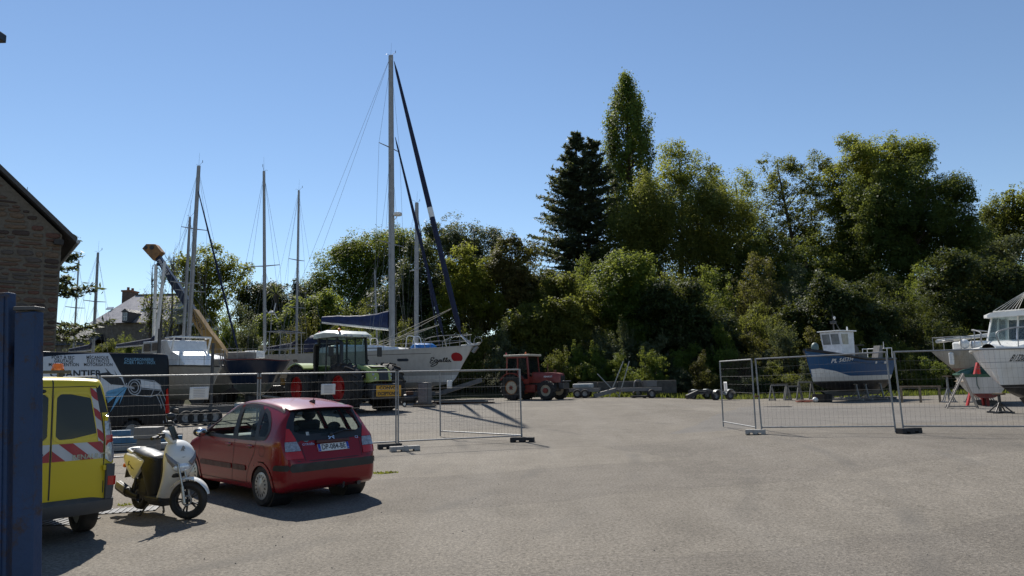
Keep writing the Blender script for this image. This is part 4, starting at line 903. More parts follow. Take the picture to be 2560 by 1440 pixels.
for y in np.linspace(-.90, .90, 25):
    c = .05+.12*abs(y/.9)**5; rings.append([(c-.08, y, .30), (c-.125, y, .36), (c-.13, y, .44), (c-.07, y, .485), (c+.12, y, .49), (c+.12, y, .30)])
q.loft(rings); q.build('rear_bumper', BUMP, vb, smooth=45)
BCH = mat('lettering_dark_chrome', (.28, .27, .22), .3, .6)
put_text('RENAULT', BCH, vb, SV, 'B', (-.60, .935), True, .008, 'badge_lettering', size=.075, bold=.0022, spacing=1.05)
hx = SV.hit('B', ys+.12, .99); q = MB(); q.sphere(hx, (.02, .05, .03), 12, 6); q.build('door_handle', BLK, vb, smooth=60); hx = SV.hit('B', ys+.10, 1.68); q = MB(); q.sphere(hx, (.015, .035, .022), 12, 6); q.build('brake_light', BLK, vb, smooth=60)
q = MB(); q.box((.75, 0, 1.905), (.16, 1.1, .035)); [q.box((.75, y, 1.87), (.08, .05, .08)) for y in (-.45, .45)]; lb = q.build('roof_bar', STEEL, van)
q = MB(); q.lathe([(.07, 0), (.07, .025), (.065, .03), (.06, .065), (.05, .085), (.001, .09)], (.75, -.42, 1.92), (0, 0, 1), 20); q.build('amber_beacon', AMB, lb, smooth=40)
q = MB(); q.tube((.6, .1, 1.95), (2.2, .1, 1.95), .03); q.tube((.55, .3, 1.94), (2.2, .3, 1.94), .025); q.build('roof_pipe', WOOD, lb)
for sg in (1, -1):
    for cx in (.72, 3.42): wheel(van, (cx, sg*.78, .31), (0, sg, 0), .31, .2, .19, .06, rim_m=GALV)
# ---------------------------------------------------------------- black and white works van
bl0 = Vector((-11.2, 23.2, G(-11.2, 23.2))); rzb = rad(-119); yb = 1.0
fb = Vector((math.cos(rzb), math.sin(rzb), 0)); lb_ = Vector((-math.sin(rzb), math.cos(rzb), 0))
bl0 = bl0 - lb_*yb; wv = thing('works_van', 'black and white boatyard van with welding torch artwork', 'van', bl0, rzb)
KP = mat('black_van_paint', (.005, .006, .009), .35, var=.2, spec=.25); WP = mat('white_van_vinyl', (.50, .515, .54), .35, 0, .4, var=.06, dirt=.15)
xs = [0, .01, .03, .06, .1, .16, .25, .4]+list(np.linspace(.6, 6.2, 60)); HV = 2.78
BW = Body([(0, HV-.14), (.03, HV-.06), (.1, HV-.02), (.4, HV), (3.9, HV), (4.4, HV-.1), (4.8, HV-.5), (5.3, 1.5), (5.8, 1.15), (6.15, .8), (6.2, .6)], [(0, .5), (.03, .42), (.3, .35), (6, .3), (6.2, .45)],
          [(0, .93), (.03, .97), (.1, .995), (.3, 1.015), (5.3, 1.02), (5.9, .9), (6.2, .6)], [(0, .80), (.1, .84), (.4, .86), (4, .86), (4.8, .8), (5.3, .86), (6.2, .5)], 6.2, xs, 1.35, .33)
SW = BW.surf; wb = BW.build('body', KP, wv, [(sd, arc(cx, .36, .42, -20, 200, 20)) for sd in 'LR' for cx in (1.25, 5.0)])
q = MB(); q.box((3, 0, .4), (5.6, 1.6, .1)); q.box((3, 0, .8), (5.4, 1.3, .7)); q.build('underbody', BLK, wv)
def vp(px, py): return local_px(bl0, rzb, px, py, 'y', yb-.06)
def vpl(pts): return [vp(*p) for p in pts]
q = MB(); SW.patch(q, 'L', [vp(277, 882), vp(307, 945), vp(325, 970), (3.2, .62), (4.9, .62), (4.9, 2.62), (4.2, 2.62)] if 0 else [vp(276, 882), vp(296, 925), vp(318, 962), vp(262, 985), (vp(262, 985)[0]+.02, .7), (4.8, .7), (4.8, 2.1), (4.3, 2.62)], .004, 26, 18); q.build('white_panel', WP, wb, smooth=60)
q = MB(); SW.patch(q, 'T', [(.12, -.84), (4.2, -.84), (4.2, .84), (.12, .84)], .006, 8, 8); q.build('white_roof', WP, wb, smooth=60)
BLUEP = mat('spark_blue', (.10, .30, .48), .4, var=.2, scale=9); LTXT = mat('light_blue_print', (.16, .33, .46), .45); GRYL = mat('line_art_grey', (.30, .32, .35), .45)
def art(pts, m, off, name, rows=6, cols=4): q = MB(); SW.patch(q, 'L', vpl(pts), off, rows, cols); q.build(name, m, wb, smooth=60)
def line(pts, wd, m, off=.009, closed=False, name='line_art'): q = MB(); SW.band(q, 'L', vpl(pts), wd, off, closed); q.build(name, m, wb)
for s_, p in (('PORT \u00c0 SEC', (160, 894)), ('GRUTAGE', (161, 903)), ('MANUTENTION', (161, 912)), ('M\u00c9CANIQUE', (246, 894)), ('\u00c9LECTRICIT\u00c9', (247, 903)), ('MOTORISATION', (247, 912))):
    put_text(s_, PRBK, wb, SW, 'L', vp(*p), True, .007, size=.128, bold=.003, spacing=1.08, xs=.86)
for s_, p in (('CHAUDRONNERIE', (350, 899)), ('ACIER / ALU / INOX', (351, 907))): put_text(s_, LTXT, wb, SW, 'L', vp(*p), True, .007, size=.128, bold=.002, spacing=1.08, xs=.86)
put_text('CHANTIER', PRBK, wb, SW, 'L', vp(190, 935), True, .007, size=.27, bold=.008, spacing=1.02, xs=1.1); put_text('NAVAL', PRBK, wb, SW, 'L', vp(195, 952), True, .007, size=.27, bold=.008, spacing=1.02, xs=1.1)
art([(238, 932), (244, 931), (275, 951), (271, 944), (279, 948), (262, 919), (297, 960), (286, 935), (303, 962), (301, 945), (310, 964), (297, 962), (278, 962)], PRBK, .008, 'black_spark', 12, 3)
for tri in (((262, 919), (301, 958), (295, 961)), ((284, 924), (307, 961), (301, 962)), ((300, 922), (318, 961), (311, 963)), ((239, 931), (278, 963), (274, 952))): art(tri, PRBK, .0085, 'black_spark', 6, 2)
for tri in (((318, 965), (262, 978), (266, 1008)), ((318, 966), (270, 1032), (290, 990)), ((316, 968), (294, 1013), (303, 985)), ((312, 966), (262, 985), (264, 1000))): art(tri, BLUEP, .0095, 'blue_spark', 8, 3)
art([(307, 962), (334, 967), (334, 973), (307, 968)], GRYL, .010, 'torch_nozzle', 3, 3)
ec = (334, 968)
line([(ec[0]+(17)*math.cos(a), ec[1]+20*math.sin(a)) for a in np.linspace(0, 6.28, 26)[:-1]], .035, GRYL, .011, True); line([(ec[0]+(11)*math.cos(a), ec[1]+14*math.sin(a)) for a in np.linspace(0, 6.28, 22)[:-1]], .028, GRYL, .011, True)
art([(350, 950), (384, 953), (398, 962), (400, 974), (352, 973)], WP, .008, 'torch_cylinder', 4, 4)
for l in (((338, 948), (384, 952), (399, 963), (401, 975)), ((337, 988), (374, 992), (394, 985), (401, 975)), ((383, 952), (383, 972), (374, 992)), ((350, 972), (401, 976)), ((388, 986), (398, 1010), (406, 1058)), ((400, 972), (411, 1000), (421, 1055)), ((396, 985), (408, 1020), (414, 1055))): line(l, .022, GRYL)
q = MB(); hx = [SW.hit('L', x, z, .02) for x, z in ((.03, .85), (.2, .85), (.17, 1.6), (.1, 1.65))]; q.add(hx, [(0, 1, 2, 3)]); q.build('tail_light', REDL, wb, fix=False)
q = MB(); q.box((-.05, 0, .5), (.18, 1.9, .2)); q.build('rear_bumper', BLK, wb, bevel=.03)
for sg in (1, -1):
    for cx in (1.25, 5.0): wheel(wv, (cx, sg*.86, .35), (0, sg, 0), .35, .22, .22, .07, rim_m=GALV)
# ---------------------------------------------------------------- white scooter
def scooter():
    a, b = gp(473, 1303), gp(350, 1280); d = a-b; rz = math.atan2(d.y, d.x); fw = Vector((math.cos(rz), math.sin(rz), 0)); WB = 1.27
    loc = a - fw*WB; loc.z = 0; t = thing('motor_scooter', 'white motor scooter on its centre stand beside the red car', 'scooter', loc, rz)
    SWH = carpaint('scooter_white', (.74, .73, .69), .3); DK = mat('scooter_dark_plastic', (.016, .016, .017), .55, var=.3); SEAT = mat('scooter_seat_vinyl', (.035, .035, .036), .38, var=.2)
    SIL = mat('scooter_silver', (.42, .42, .41), .35, .7)
    def ring(x, z, a_, b_, tilt=0, n=20, p=2.4, y=0):
        out = []
        for k in range(n):
            u = 2*math.pi*k/n; c, s_ = math.cos(u), math.sin(u); yy = a_*math.copysign(abs(c)**(2/p), c); q = b_*math.copysign(abs(s_)**(2/p), s_)
            out.append((x+q*math.cos(tilt), y+yy, z+q*math.sin(tilt)))
        return out
    def shell(name, rs, m, par=t, sub=0, **k): q = MB(); q.loft([ring(*r, **k) for r in rs]); return q.build(name, m, par, smooth=60, sub=sub)
    # steering group turned to the left
    st = rad(38); SP = Vector((1.16, 0, .6)); cs, sn = math.cos(st), math.sin(st)
    def turn(p): p = Vector(p); dx, dy = p.x-1.17, p.y; return Vector((1.17+dx*cs-dy*sn, dx*sn+dy*cs, p.z))
    ax = Vector((-sn, cs, 0)); wc = turn((WB, 0, .25))
    def whl(nm, c, ax, r, rim, wd):
        c = Vector(c); h = wd/2; q = MB(); q.lathe([(rim, -h*.6), (r*.8, -h), (r*.93, -h*.75), (r, 0), (r*.93, h*.75), (r*.8, h), (rim, h*.6)], c, ax, 36, closed=True); w_ = q.build(nm, RUB, t, smooth=60)
        q = MB(); q.lathe([(rim*1.02, -h*.6), (rim*1.02, h*.6), (rim*.88, h*.55), (rim*.88, -h*.55)], c, ax, 30, closed=True); q.lathe([(.03, -.05), (.03, .05)], c, ax, 12); u = ax.orthogonal().normalized(); v = ax.cross(u)
        for i in range(5):
            for e in (-.16, .16): an = 2*math.pi*i/5; p0 = c+(u*math.cos(an)+v*math.sin(an))*.025; p1 = c+(u*math.cos(an+e)+v*math.sin(an+e))*rim*.92; q.bar(p0, p1, .016, .03, up=ax)
        q.build('rim', DK, w_); q = MB(); q.lathe([(rim*.42, -.008), (rim*.42, .008), (rim*.3, .008), (rim*.3, -.008)], c+ax*(-.05), ax, 22, closed=True); q.build('brake_disc', GALV, w_); return w_
    whl('front_wheel', wc, ax, .25, .165, .115); whl('rear_wheel', (0, 0, .262), Vector((0, 1, 0)), .225, .14, .12)
    q = MB()
    for y in (.075, -.075): q.path([turn((WB-.02, y, .22)), turn((WB-.055, y, .42))], [.024, .022], 10); q.path([turn((WB-.05, y, .4)), turn((WB-.13, y, .72))], [.016, .016], 8)
    q.build('fork', SIL, t, smooth=60)
    q = MB(); rr = []
    for an in np.linspace(14, 146, 15):
        u = rad(an); wd = .07*(1-.35*max(0, (an-110)/36)) if an > 80 else .07*(1-.6*max(0, (45-an)/31)); r_ = .285
        rr.append([turn((WB+(r_+k*.001)*math.cos(u)+(-.012 if e else .0)*math.cos(u), y*wd, .232+(r_-(.02 if abs(y) > .9 else 0)-(e*.012))*math.sin(u)+.01)) for y, e, k in ((-1, 0, 0), (-.6, 0, 8), (0, 0, 14), (.6, 0, 8), (1, 0, 0), (.6, 1, 0), (0, 1, 6), (-.6, 1, 0))])
    q.loft(rr); q.build('front_fender', SWH, t, smooth=60)
    # fairing and leg shield
    f = shell('front_fairing', [(.93, .985, .085, .03, .5), (.99, .955, .14, .06, .45), (1.04, .90, .19, .085, .35), (1.08, .82, .215, .11, .2), (1.095, .73, .225, .115, .0), (1.06, .63, .205, .095, -.15), (1.0, .55, .185, .07, -.2), (.93, .45, .17, .06, -.2), (.84, .335, .155, .065, -.35), (.75, .25, .14, .065, -.7), (.66, .215, .12, .04, -1.2)], SWH, sub=1)
    q = MB(); q.sphere((1.158, 0, .655), (.05, .135, .06), 18, 10); q.build('headlight', mat('headlamp_clear', (.72, .75, .8), .1, .2, .6, var=.3, scale=25), f, smooth=60)
    for s_ in (1, -1):
        q = MB(); q.path([(1.175, s_*.10, .69), (1.15, s_*.165, .76), (1.10, s_*.205, .84)], [.045, .04, .012], 8); q.build('indicator', mat('indicator_lens', (.20, .19, .19), .15, 0, .5), f, smooth=60)
    q = MB(); q.path([(1.172, .085, .80), (1.188, .045, .785), (1.192, 0, .78), (1.188, -.045, .785), (1.172, -.085, .80)], .005, 6); q.build('grille_slot', DK, f)
    q = MB(); q.prism([(-.03, .86), (-.012, .9), (.0, .925), (.022, .91), (.03, .88), (.012, .885), (.018, .855), (.0, .87)], 'yz', 1.165, 1.178); q.build('emblem', GALV, f)
    shell('inner_shield', [(.93, .93, .12, .05), (.95, .75, .17, .06), (.88, .5, .15, .05), (.78, .33, .13, .05)], DK)
    q = MB(); q.box((1.06, 0, .58), (.10, .2, .12)); q.build('fork_shroud', DK, t, bevel=.04)
    # handlebar group
    hb = shell('handlebar_cowl', [(1.03, .955, .05, .055), (1.0, 1.01, .085, .07), (.965, 1.06, .10, .075), (.93, 1.105, .085, .05), (.905, 1.125, .05, .02)], SWH, sub=1)
    for o in (hb,): 
        for v in o.data.vertices: v.co = turn(v.co)
    q = MB(); P = [turn(p) for p in ((1.065, -.07, 1.0), (1.065, .07, 1.0), (.985, .085, 1.17), (.985, -.085, 1.17))]; n_ = turn((1.2, 0, 1.05))-turn((1.17, 0, 1.04)); q.add(P+[p+n_*.4 for p in P], [(0, 1, 2, 3), (7, 6, 5, 4), (0, 4, 5, 1), (1, 5, 6, 2), (2, 6, 7, 3), (3, 7, 4, 0)]); q.build('fly_screen', mat('smoked_screen', (.015, .017, .022), .12, 0, .4), hb)
    q = MB(); q.path([turn((.93, y, z)) for y, z in ((.33, 1.045), (.2, 1.06), (0, 1.05), (-.2, 1.06), (-.33, 1.045))], .014, 8); q.build('handlebar', STEEL, t)
    for s_ in (1, -1):
        q = MB(); q.path([turn((.925, s_*.21, 1.06)), turn((.91, s_*.345, 1.045))], .022, 8); q.build('grip', BLK, t)
        q = MB(); q.path([turn((.97, s_*.18, 1.065)), turn((1.0, s_*.33, 1.05))], .008, 6); q.box(turn((.945, s_*.165, 1.065)), (.07, .07, .06)); q.build('brake_lever', BLK, t)
    for s_ in (1,):
        q = MB(); q.path([turn((.94, s_*.17, 1.08)), turn((.93, s_*.22, 1.2)), turn((.92, s_*.25, 1.25))+Vector((-.11, 0, 0))], .007, 6); m_ = q.build('mirror_stalk', BLK, t); c = turn((.915, s_*.26, 1.285))+Vector((-.12, 0, 0)); q = MB(); q.sphere(c, (.03, .068, .05), 14, 8); q.build('mirror', BLK, m_, smooth=60)
    # middle and tail
    q = MB(); q.box((.62, 0, .235), (.42, .30, .07)); q.box((.62, 0, .19), (.4, .2, .08)); q.build('footboard', DK, t, bevel=.025)
    shell('under_seat_body', [(.50, .26, .13, .09), (.47, .4, .15, .14), (.42, .55, .165, .2), (.36, .68, .165, .25), (.33, .75, .15, .27)], DK)
    shell('tail_cover', [(.12, .44, .08, .08), (.03, .56, .12, .16), (-.03, .68, .14, .21), (-.04, .76, .12, .22)], DK)
    q = MB(); rs = []
    for x, z, w_, h in ((.60, .70, .08, .02), (.57, .735, .12, .045), (.46, .755, .145, .055), (.30, .77, .155, .055), (.15, .80, .155, .055), (.0, .815, .14, .055), (-.12, .815, .11, .045), (-.18, .80, .06, .02)):
        rs.append([(x, w_*math.cos(u)*1.0, z+h*math.sin(u)) for u in np.linspace(0, 2*math.pi, 17)[:-1]])
    q.loft(rs); q.build('seat', SEAT, t, smooth=60, sub=1)
    pp = rounded([(.40, .715), (.1, .775), (-.17, .80), (-.255, .745), (-.20, .67), (.0, .50), (.1, .455), (.20, .53)], .05, 3)
    for s_ in (1, -1):
        q = MB(); cen = np.mean(pp, axis=0); q.loft([[(x, s_*.125, z) for x, z in pp], [(x, s_*.168, z) for x, z in pp], [(cen[0]+(x-cen[0])*.8, s_*.185, cen[1]+(z-cen[1])*.8) for x, z in pp], [(cen[0]+(x-cen[0])*.3, s_*.19, cen[1]+(z-cen[1])*.3) for x, z in pp]]); pn = q.build('side_panel', SWH, t, smooth=60)
        q = MB(); q.path([(.0, s_*.192, .70), (-.03, s_*.192, .64), (.02, s_*.192, .655), (.1, s_*.19, .60), (.06, s_*.192, .63), (.14, s_*.187, .595)], .006, 4); q.build('script_badge', DK, pn)
    q = MB(); q.path([(-.02, .135, .80), (-.2, .12, .835), (-.26, .05, .84), (-.26, -.05, .84), (-.2, -.12, .835), (-.02, -.135, .80)], .02, 8); q.build('grab_rail', SWH, t, smooth=60)
    q = MB(); q.sphere((-.245, 0, .70), (.04, .09, .045), 12, 6); q.build('tail_light', REDL, t, smooth=60)
    for s_ in (1, -1): q = MB(); q.sphere((-.24, s_*.14, .625), (.035, .03, .03), 10, 6); q.build('rear_indicator', AMB, t, smooth=60)
    q = MB(); q.box((-.29, 0, .53), (.012, .21, .16), ry=.35); q.build('number_plate', mat('plate_back', (.12, .115, .1), .6), t); q = MB(); q.bar((-.1, 0, .6), (-.3, 0, .5), .1, .03); q.build('plate_bracket', DK, t)
    q = MB(); q.box((.2, .03, .30), (.38, .18, .2)); q.tube((.0, .13, .262), (.36, .13, .28), .1, .09, 14); q.box((.3, -.02, .38), (.2, .2, .2)); q.build('engine', mat('engine_grey', (.05, .05, .05), .6, .3), t, bevel=.02)
    q = MB(); q.path([(.18, -.13, .24), (.08, -.16, .25), (-.02, -.17, .29)], [.03, .035, .06], 10); q.path([(-.02, -.175, .29), (-.28, -.19, .36)], [.062, .068], 14); ex = q.build('exhaust', DK, t, smooth=50)
    q = MB(); q.bar((-.03, -.235, .33), (-.24, -.252, .39), .02, .09); q.build('heat_shield', SIL, ex, bevel=.02)
    q = MB()
    for s_ in (1, -1): q.path([(.42, s_*.06, .2), (.40, s_*.13, .1), (.35, s_*.17, .012), (.30, s_*.18, .012)], .014, 6)
    q.tube((.42, -.1, .2), (.42, .1, .2), .015); q.build('centre_stand', STEEL, t)
    q = MB(); q.path([(.0, .12, .28), (.02, .1, .45), (.06, .08, .56)], .02, 8); q.path([(.0, -.12, .28), (.02, -.1, .45), (.06, -.08, .56)], .02, 8); q.build('rear_shock', STEEL, t)
    def squeeze(o):
        for ch in o.children: squeeze(ch)
        if o.type != 'MESH': return
        p_ = o if o.parent == t else o.parent
        for v in o.data.vertices:
            if 'wheel' in p_.name: v.co.x -= .1*(wc.x if 'front' in p_.name else 0)
            else: v.co.x *= .9; v.co.z = v.co.z*1.045 if v.co.z > .25 else v.co.z
    squeeze(t)
scooter()
# ---------------------------------------------------------------- site fencing
FOOT = mat('concrete_foot', (.33, .31, .28), .9, var=.25, scale=9, bmp=.5, bscale=30); FOOTD = mat('rubber_foot', (.03, .028, .027), .85, var=.3, scale=12)
PAPER = mat('paper_notice', (.62, .62, .61), .6, var=.04); INK = mat('faint_ink', (.25, .25, .27), .7)
FWIRE = mat('fence_wire', (.085, .085, .085), .6, .0, var=.2, scale=9)
def fence_panel(a, b, label, ht=2.0, gap=.06, seed=0, lift0=0, lift1=0):
    a, b = Vector(a), Vector(b); L = (b-a).length; d = (b-a).normalized(); rz = math.atan2(d.y, d.x)
    o = thing('site_fence', label, 'fence', (a.x, a.y, G(a.x, a.y)), rz, 'wire mesh site fence panels'); dz = G(b.x, b.y)-G(a.x, a.y); r = .021
    z0, z1 = gap+.06, ht; q = MB(); sg = dz/L
    for x, l in ((.03, lift0), (L-.03, lift1)): q = MB(); q.tube((x, 0, .02+x*sg), (x+l, 0, ht+.02+x*sg), r, n=8); q.build('post', GALV, o, smooth=60)
    for z in (z0+.05, z1): q = MB(); q.tube((.03+(lift0 if z == z1 else 0), 0, z+.03*sg), (L-.03+(lift1 if z == z1 else 0), 0, z+(L-.03)*sg), .019, n=8); q.build('rail', GALV, o, smooth=60)
    q = MB(); n = int(L/.105)
    for i in range(1, n): x = L*i/n; jt = math.sin(i*1.7+seed)*.006; q.path([(x+jt, 0, z0+.05+x*sg), (x, .006*math.sin(i), (z0+z1)/2+x*sg), (x+lift0*.5+lift1*.5-jt, 0, z1+x*sg)], .0015, 3, cap=False)
    for k in range(1, 8): z = z0+.05+(z1-z0-.05)*k/8; q.path([(.03, 0, z), (L/2, .008, z+L/2*sg), (L-.03, 0, z+(L-.03)*sg)], .0030 if k in (2, 4, 6) else .0015, 3, cap=False)
    q.build('wire_mesh', FWIRE, o, fix=False); return o
J = [Vector((-12.7, 14.9, 0)), Vector((-9.5, 16.2, 0)), Vector((-6.3, 17.55, 0)), Vector((-3.12, 18.95, 0)), Vector((.22, 20.0, 0))]
fence_panel(J[0], J[1], 'fence panel behind the yellow van, leftmost of all'); fence_panel(J[1], J[2], 'fence panel between the scooter and the parked car roof'); fence_panel(J[2], J[3], 'fence panel behind the red car and before the green tractor'); fence_panel(J[3], J[4], 'fence panel ending at the left side of the gateway', lift1=-.04)
fence_panel((.20, 20.09, 0), (-2.34, 22.25, 0), 'fence panel swung back from the gateway at left', seed=2)
K = [gp(1812, 1072)+Vector((.1, .5, 0)), gp(1893, 1085), gp(2251, 1083), gp(2251, 1083)+Vector((3.3, -1.1, 0))]
fence_panel(K[0], K[1]+Vector((0, .05, 0)), 'narrow-looking panel angled back at the right side of the gateway', seed=3); fence_panel(K[1]+Vector((.1, 0, 0)), K[2]-Vector((.08, 0, 0)), 'fence panel in front of the blue fishing boat', lift0=-.05, lift1=-.06); fence_panel(K[2]+Vector((.05, 0, 0)), K[3], 'fence panel in front of the white motorboat, cut by the right edge', lift0=-.06)
def clamp(p, z, rz, lab): q = MB(); q.box((0, 0, 0), (.11, .05, .05)); q.tube((0, -.04, 0), (0, .04, 0), .012); o = q.build('fence_clamp', RUST, None); o.location = (p.x, p.y, G(p.x, p.y)+z); o.rotation_euler = (0, 0, rz); tag(o, lab, 'clamp', 'fence clamps')
clamp(K[1]+Vector((.05, 0, 0)), 1.0, 0, 'rusty clamp joining the two right gateway fence posts'); clamp(J[2], 1.9, .4, 'clamp on twin fence posts above the red car roof')
def foot(p, rz, lab, m, L=.62):
    q = MB(); pr = [(-.10, 0), (-.115, .02), (-.10, .13), (.10, .13), (.115, .02), (.10, 0)]
    for x0, x1, zb in ((-L/2, -L*.30, 0), (-L*.30, -L*.12, .05), (-L*.12, L*.12, 0), (L*.12, L*.30, .05), (L*.30, L/2, 0)): q.prism([(y, max(z, zb)) for y, z in pr], 'yz', x0, x1)
    o = q.build('ballast_block', m, None, bevel=.008); o.location = (p[0], p[1], G(p[0], p[1])); o.rotation_euler = (0, 0, rz); tag(o, lab, 'block', 'block feet under the fence')
f0 = gp(1012, 1128); foot(f0, rad(20), 'pale concrete block foot beside the red car', FOOT, .74); f1 = gp(975, 1124); foot(f1+Vector((-.05, .25, 0)), rad(20), 'dark block foot behind the pale one by the red car', FOOTD)
f0 = gp(1306, 1105); foot(f0, rad(-12), 'black block foot at the left gateway post', FOOTD, .66); f0 = gp(1889, 1086); foot(f0, rad(-25), 'small block foot at the right gateway post', FOOT, .5); f0 = gp(2273, 1083); foot(f0, rad(18), 'block foot between the two panels at right', FOOTD, .62)
def notice(px, py, Pa, Pb, w_, h, label):
    d = (Pb-Pa).normalized(); nrm = Vector((d.y, -d.x, 0)); r_ = ray(px, py); k = (Pa.x*nrm.x+Pa.y*nrm.y)/(r_.x*nrm.x+r_.y*nrm.y); p = Vector((0, 0, CAM_Z))+r_*k
    o = thing('paper_notice', label, 'notice', p+nrm*.03, math.atan2(d.y, d.x)); q = MB(); n = 6
    for j in range(n+1): 
        for i in range(n+1): x, z = (i/n-.5)*w_, (j/n-.5)*h; q.v.append((x+z*.03, -.02*math.sin(i*1.1)*.5-.012*(j/n)**2, z))
    q.f = [(j*(n+1)+i, j*(n+1)+i+1, (j+1)*(n+1)+i+1, (j+1)*(n+1)+i) for j in range(n) for i in range(n)]; q.m = [0]*len(q.f)
    sh = q.build('sheet', PAPER, o, smooth=60, fix=False); md = sh.modifiers.new('s', 'SOLIDIFY'); md.thickness = .002
    q = MB()
    for i in range(6): z = h*(.36-.13*i); q.add([(-w_*.3, -.03, z-.004), (w_*.3, -.03, z-.004), (w_*.3, -.03, z+.004), (-w_*.3, -.03, z+.004)], [(0, 1, 2, 3)])
    q.build('printed_lines', INK, o, fix=False)['kind'] = 'stuff'
notice(498, 983, J[1], J[2], .42, .30, 'white paper notice tied to the fence above the red car bonnet'); notice(820, 973, J[2], J[3], .36, .27, 'white paper notice on the fence over the tractor wheel'); notice(1122, 961, Vector((.2, 20.09, 0)), Vector((-2.34, 22.25, 0)), .22, .24, 'small paper notice on the swung-back fence panel'); notice(1817, 967, K[0], K[1], .28, .30, 'small paper notice on the angled right fence panel')
# ---------------------------------------------------------------- blue steel gate in the foreground
def gate_paint():
    m, t, out = nodes('rusty_blue_gate_paint'); b = bsdf(t, rough=.6); v = ocoord(t)
    c = ramp(t, noise(t, v, 3, 5), [(.3, (.006, .026, .07)), (.7, (.011, .042, .12))]); c = mix(t, ramp(t, noise(t, v, 7, 8, .75), [(.52, (0, 0, 0)), (.62, (.9,)*3)]), c, (.035, .018, .012))
    t.links.new(c, b.inputs['Base Color']); bump(t, b, noise(t, v, 40, 4), .3, .01); t.links.new(b.outputs[0], out.inputs[0]); return m
GP = gate_paint()
def gate():
    Yg = 3.47; c0 = at(100, 1000, Yg); p = thing('gate_post', 'blue rusty steel gate post at the left edge, close to camera', 'gate post', (c0.x, Yg, 0))
    q = MB(); q.box((-.02, 0, 1.08), (.10, .07, 2.16), ry=rad(-3.2)); q.build('post', GP, p, bevel=.006); q = MB(); q.box((-.081, 0, 2.175), (.11, .08, .02)); q.build('cap', STEEL, p, bevel=.004)
    for z in (.4, 1.95): q = MB(); q.tube((-.02-(z-1.08)*.056-.06, .03, z-.06), (-.02-(z-1.08)*.056-.06, .03, z+.06), .014, n=10); q.build('hinge', RUST, p)
    g = thing('blue_gate', 'open blue steel gate leaf filling the left edge of the photo', 'gate', (c0.x-.004, Yg-.03, 0), rad(8)); g.rotation_euler = (0, rad(-3.2), rad(4)); zt = at(20, 712, Yg-.25).z
    q = MB(); q.box((-1.25, 0, (zt+.08)/2), (2.4, .012, zt-.12)); q.build('sheet', GP, g)
    for x in (-.06, -1.25, -2.4): q = MB(); q.box((x-.0, .03, (zt+.08)/2), (.06, .06, zt-.08)); q.build('stile', GP, g, bevel=.004)
    for z in (.12, 1.2, zt-.03): q = MB(); q.box((-1.25, .032, z), (2.3, .052, .06)); q.build('rail', GP, g, bevel=.004)
    fl = thing('lamp_post', 'lamp bracket poking in at the top left corner', 'lamp', (at(-60, 300, 7).x, 7, 0)); tp = at(-4, 92, 7); x0 = at(-60, 300, 7).x; q = MB(); q.path([(0, 0, 0), (0, 0, tp.z+.1)], [.07, .045], 10); q.build('pole', STEEL, fl, smooth=60)
    q = MB(); q.bar((0, 0, tp.z), (tp.x-x0, 0, tp.z), .03, .03); q.build('bracket', STEEL, fl); q = MB(); q.box((tp.x-x0+.0, 0, tp.z), (.09, .12, .09)); q.build('lamp_head', BLK, fl, bevel=.01)
gate()
# ---------------------------------------------------------------- boats
class Hull:
    """t: 0 stern .. 1 bow; tables over t: half beam, sheer height, bottom height, section fullness; stem / transom lean with height"""
    def __init__(s, L, hb, zs, zk, pe, stem, tran, nT=44, nU=14):
        s.L = L; s.zs = zs; s.hb = hb; q = MB(); rows = []
        def pt(t, u, sg):
            z = sinterp(zk, t)+(sinterp(zs, t)-sinterp(zk, t))*u; y = sinterp(hb, t)*(u**sinterp(pe, t))
            x = sinterp(tran, z)*(1-t)+sinterp(stem, z)*t; return (x, sg*y, z)
        us = [(i/nU)**1.35 for i in range(nU+1)]; ts = [1-(1-i/nT)**1.25 for i in range(nT+1)]
        for t in ts: rows.append([pt(t, u, 1) for u in reversed(us)]+[pt(t, u, -1) for u in us[1:]])
        q.loft(rows, closed=False); n = len(rows[0]); b = len(q.v); q.v.append(tuple(sum((Vector(p) for p in rows[0]), Vector())/n))
        for k in range(n-1): q.f.append((b, k, k+1)); q.m.append(0)
        q.f.append((b, n-1, 0)); q.m.append(0)
        b = len(q.v); e0 = (len(rows)-1)*n; q.v.append(tuple(sum((Vector(p) for p in rows[-1]), Vector())/n))
        for k in range(n): q.f.append((b, e0+k, e0+(k+1) % n)); q.m.append(0)
        s.mb = q; s.rows = rows; s.surf = Surf(q.v, q.f)
    def build(s, m, parent, deck_m, sink=.06, rail=None, rail_r=.035, crown=.06):
        o = s.mb.build('hull', m, parent, smooth=55); q = MB(); R_ = []
        for r in s.rows:
            a, b = Vector(r[0]), Vector(r[-1]); R_.append([a.lerp(b, k/6)*1.0+Vector((0, 0, -sink+crown*(1-(2*k/6-1)**2))) for k in range(7)])
        q.loft(R_, closed=False); q.build('deck', deck_m, parent, smooth=60)
        if rail:
            for k in (0, -1): q = MB(); q.path([Vector(r[k])+Vector((0, 0, .0)) for r in s.rows], rail_r, 6); q.build('rub_rail', rail, parent, smooth=60)
        return o
    def edge(s, t, sg, inset=.06):
        i = min(len(s.rows)-1, max(0, int((1-(1-t)**.8)*44))); p = Vector(s.rows[i][0 if sg > 0 else -1]); p.y -= sg*inset if abs(p.y) > inset else 0; return p
def stays(mb, top, ends, r=.006):
    for e in ends: mb.path([top, e], r, 3, cap=False)
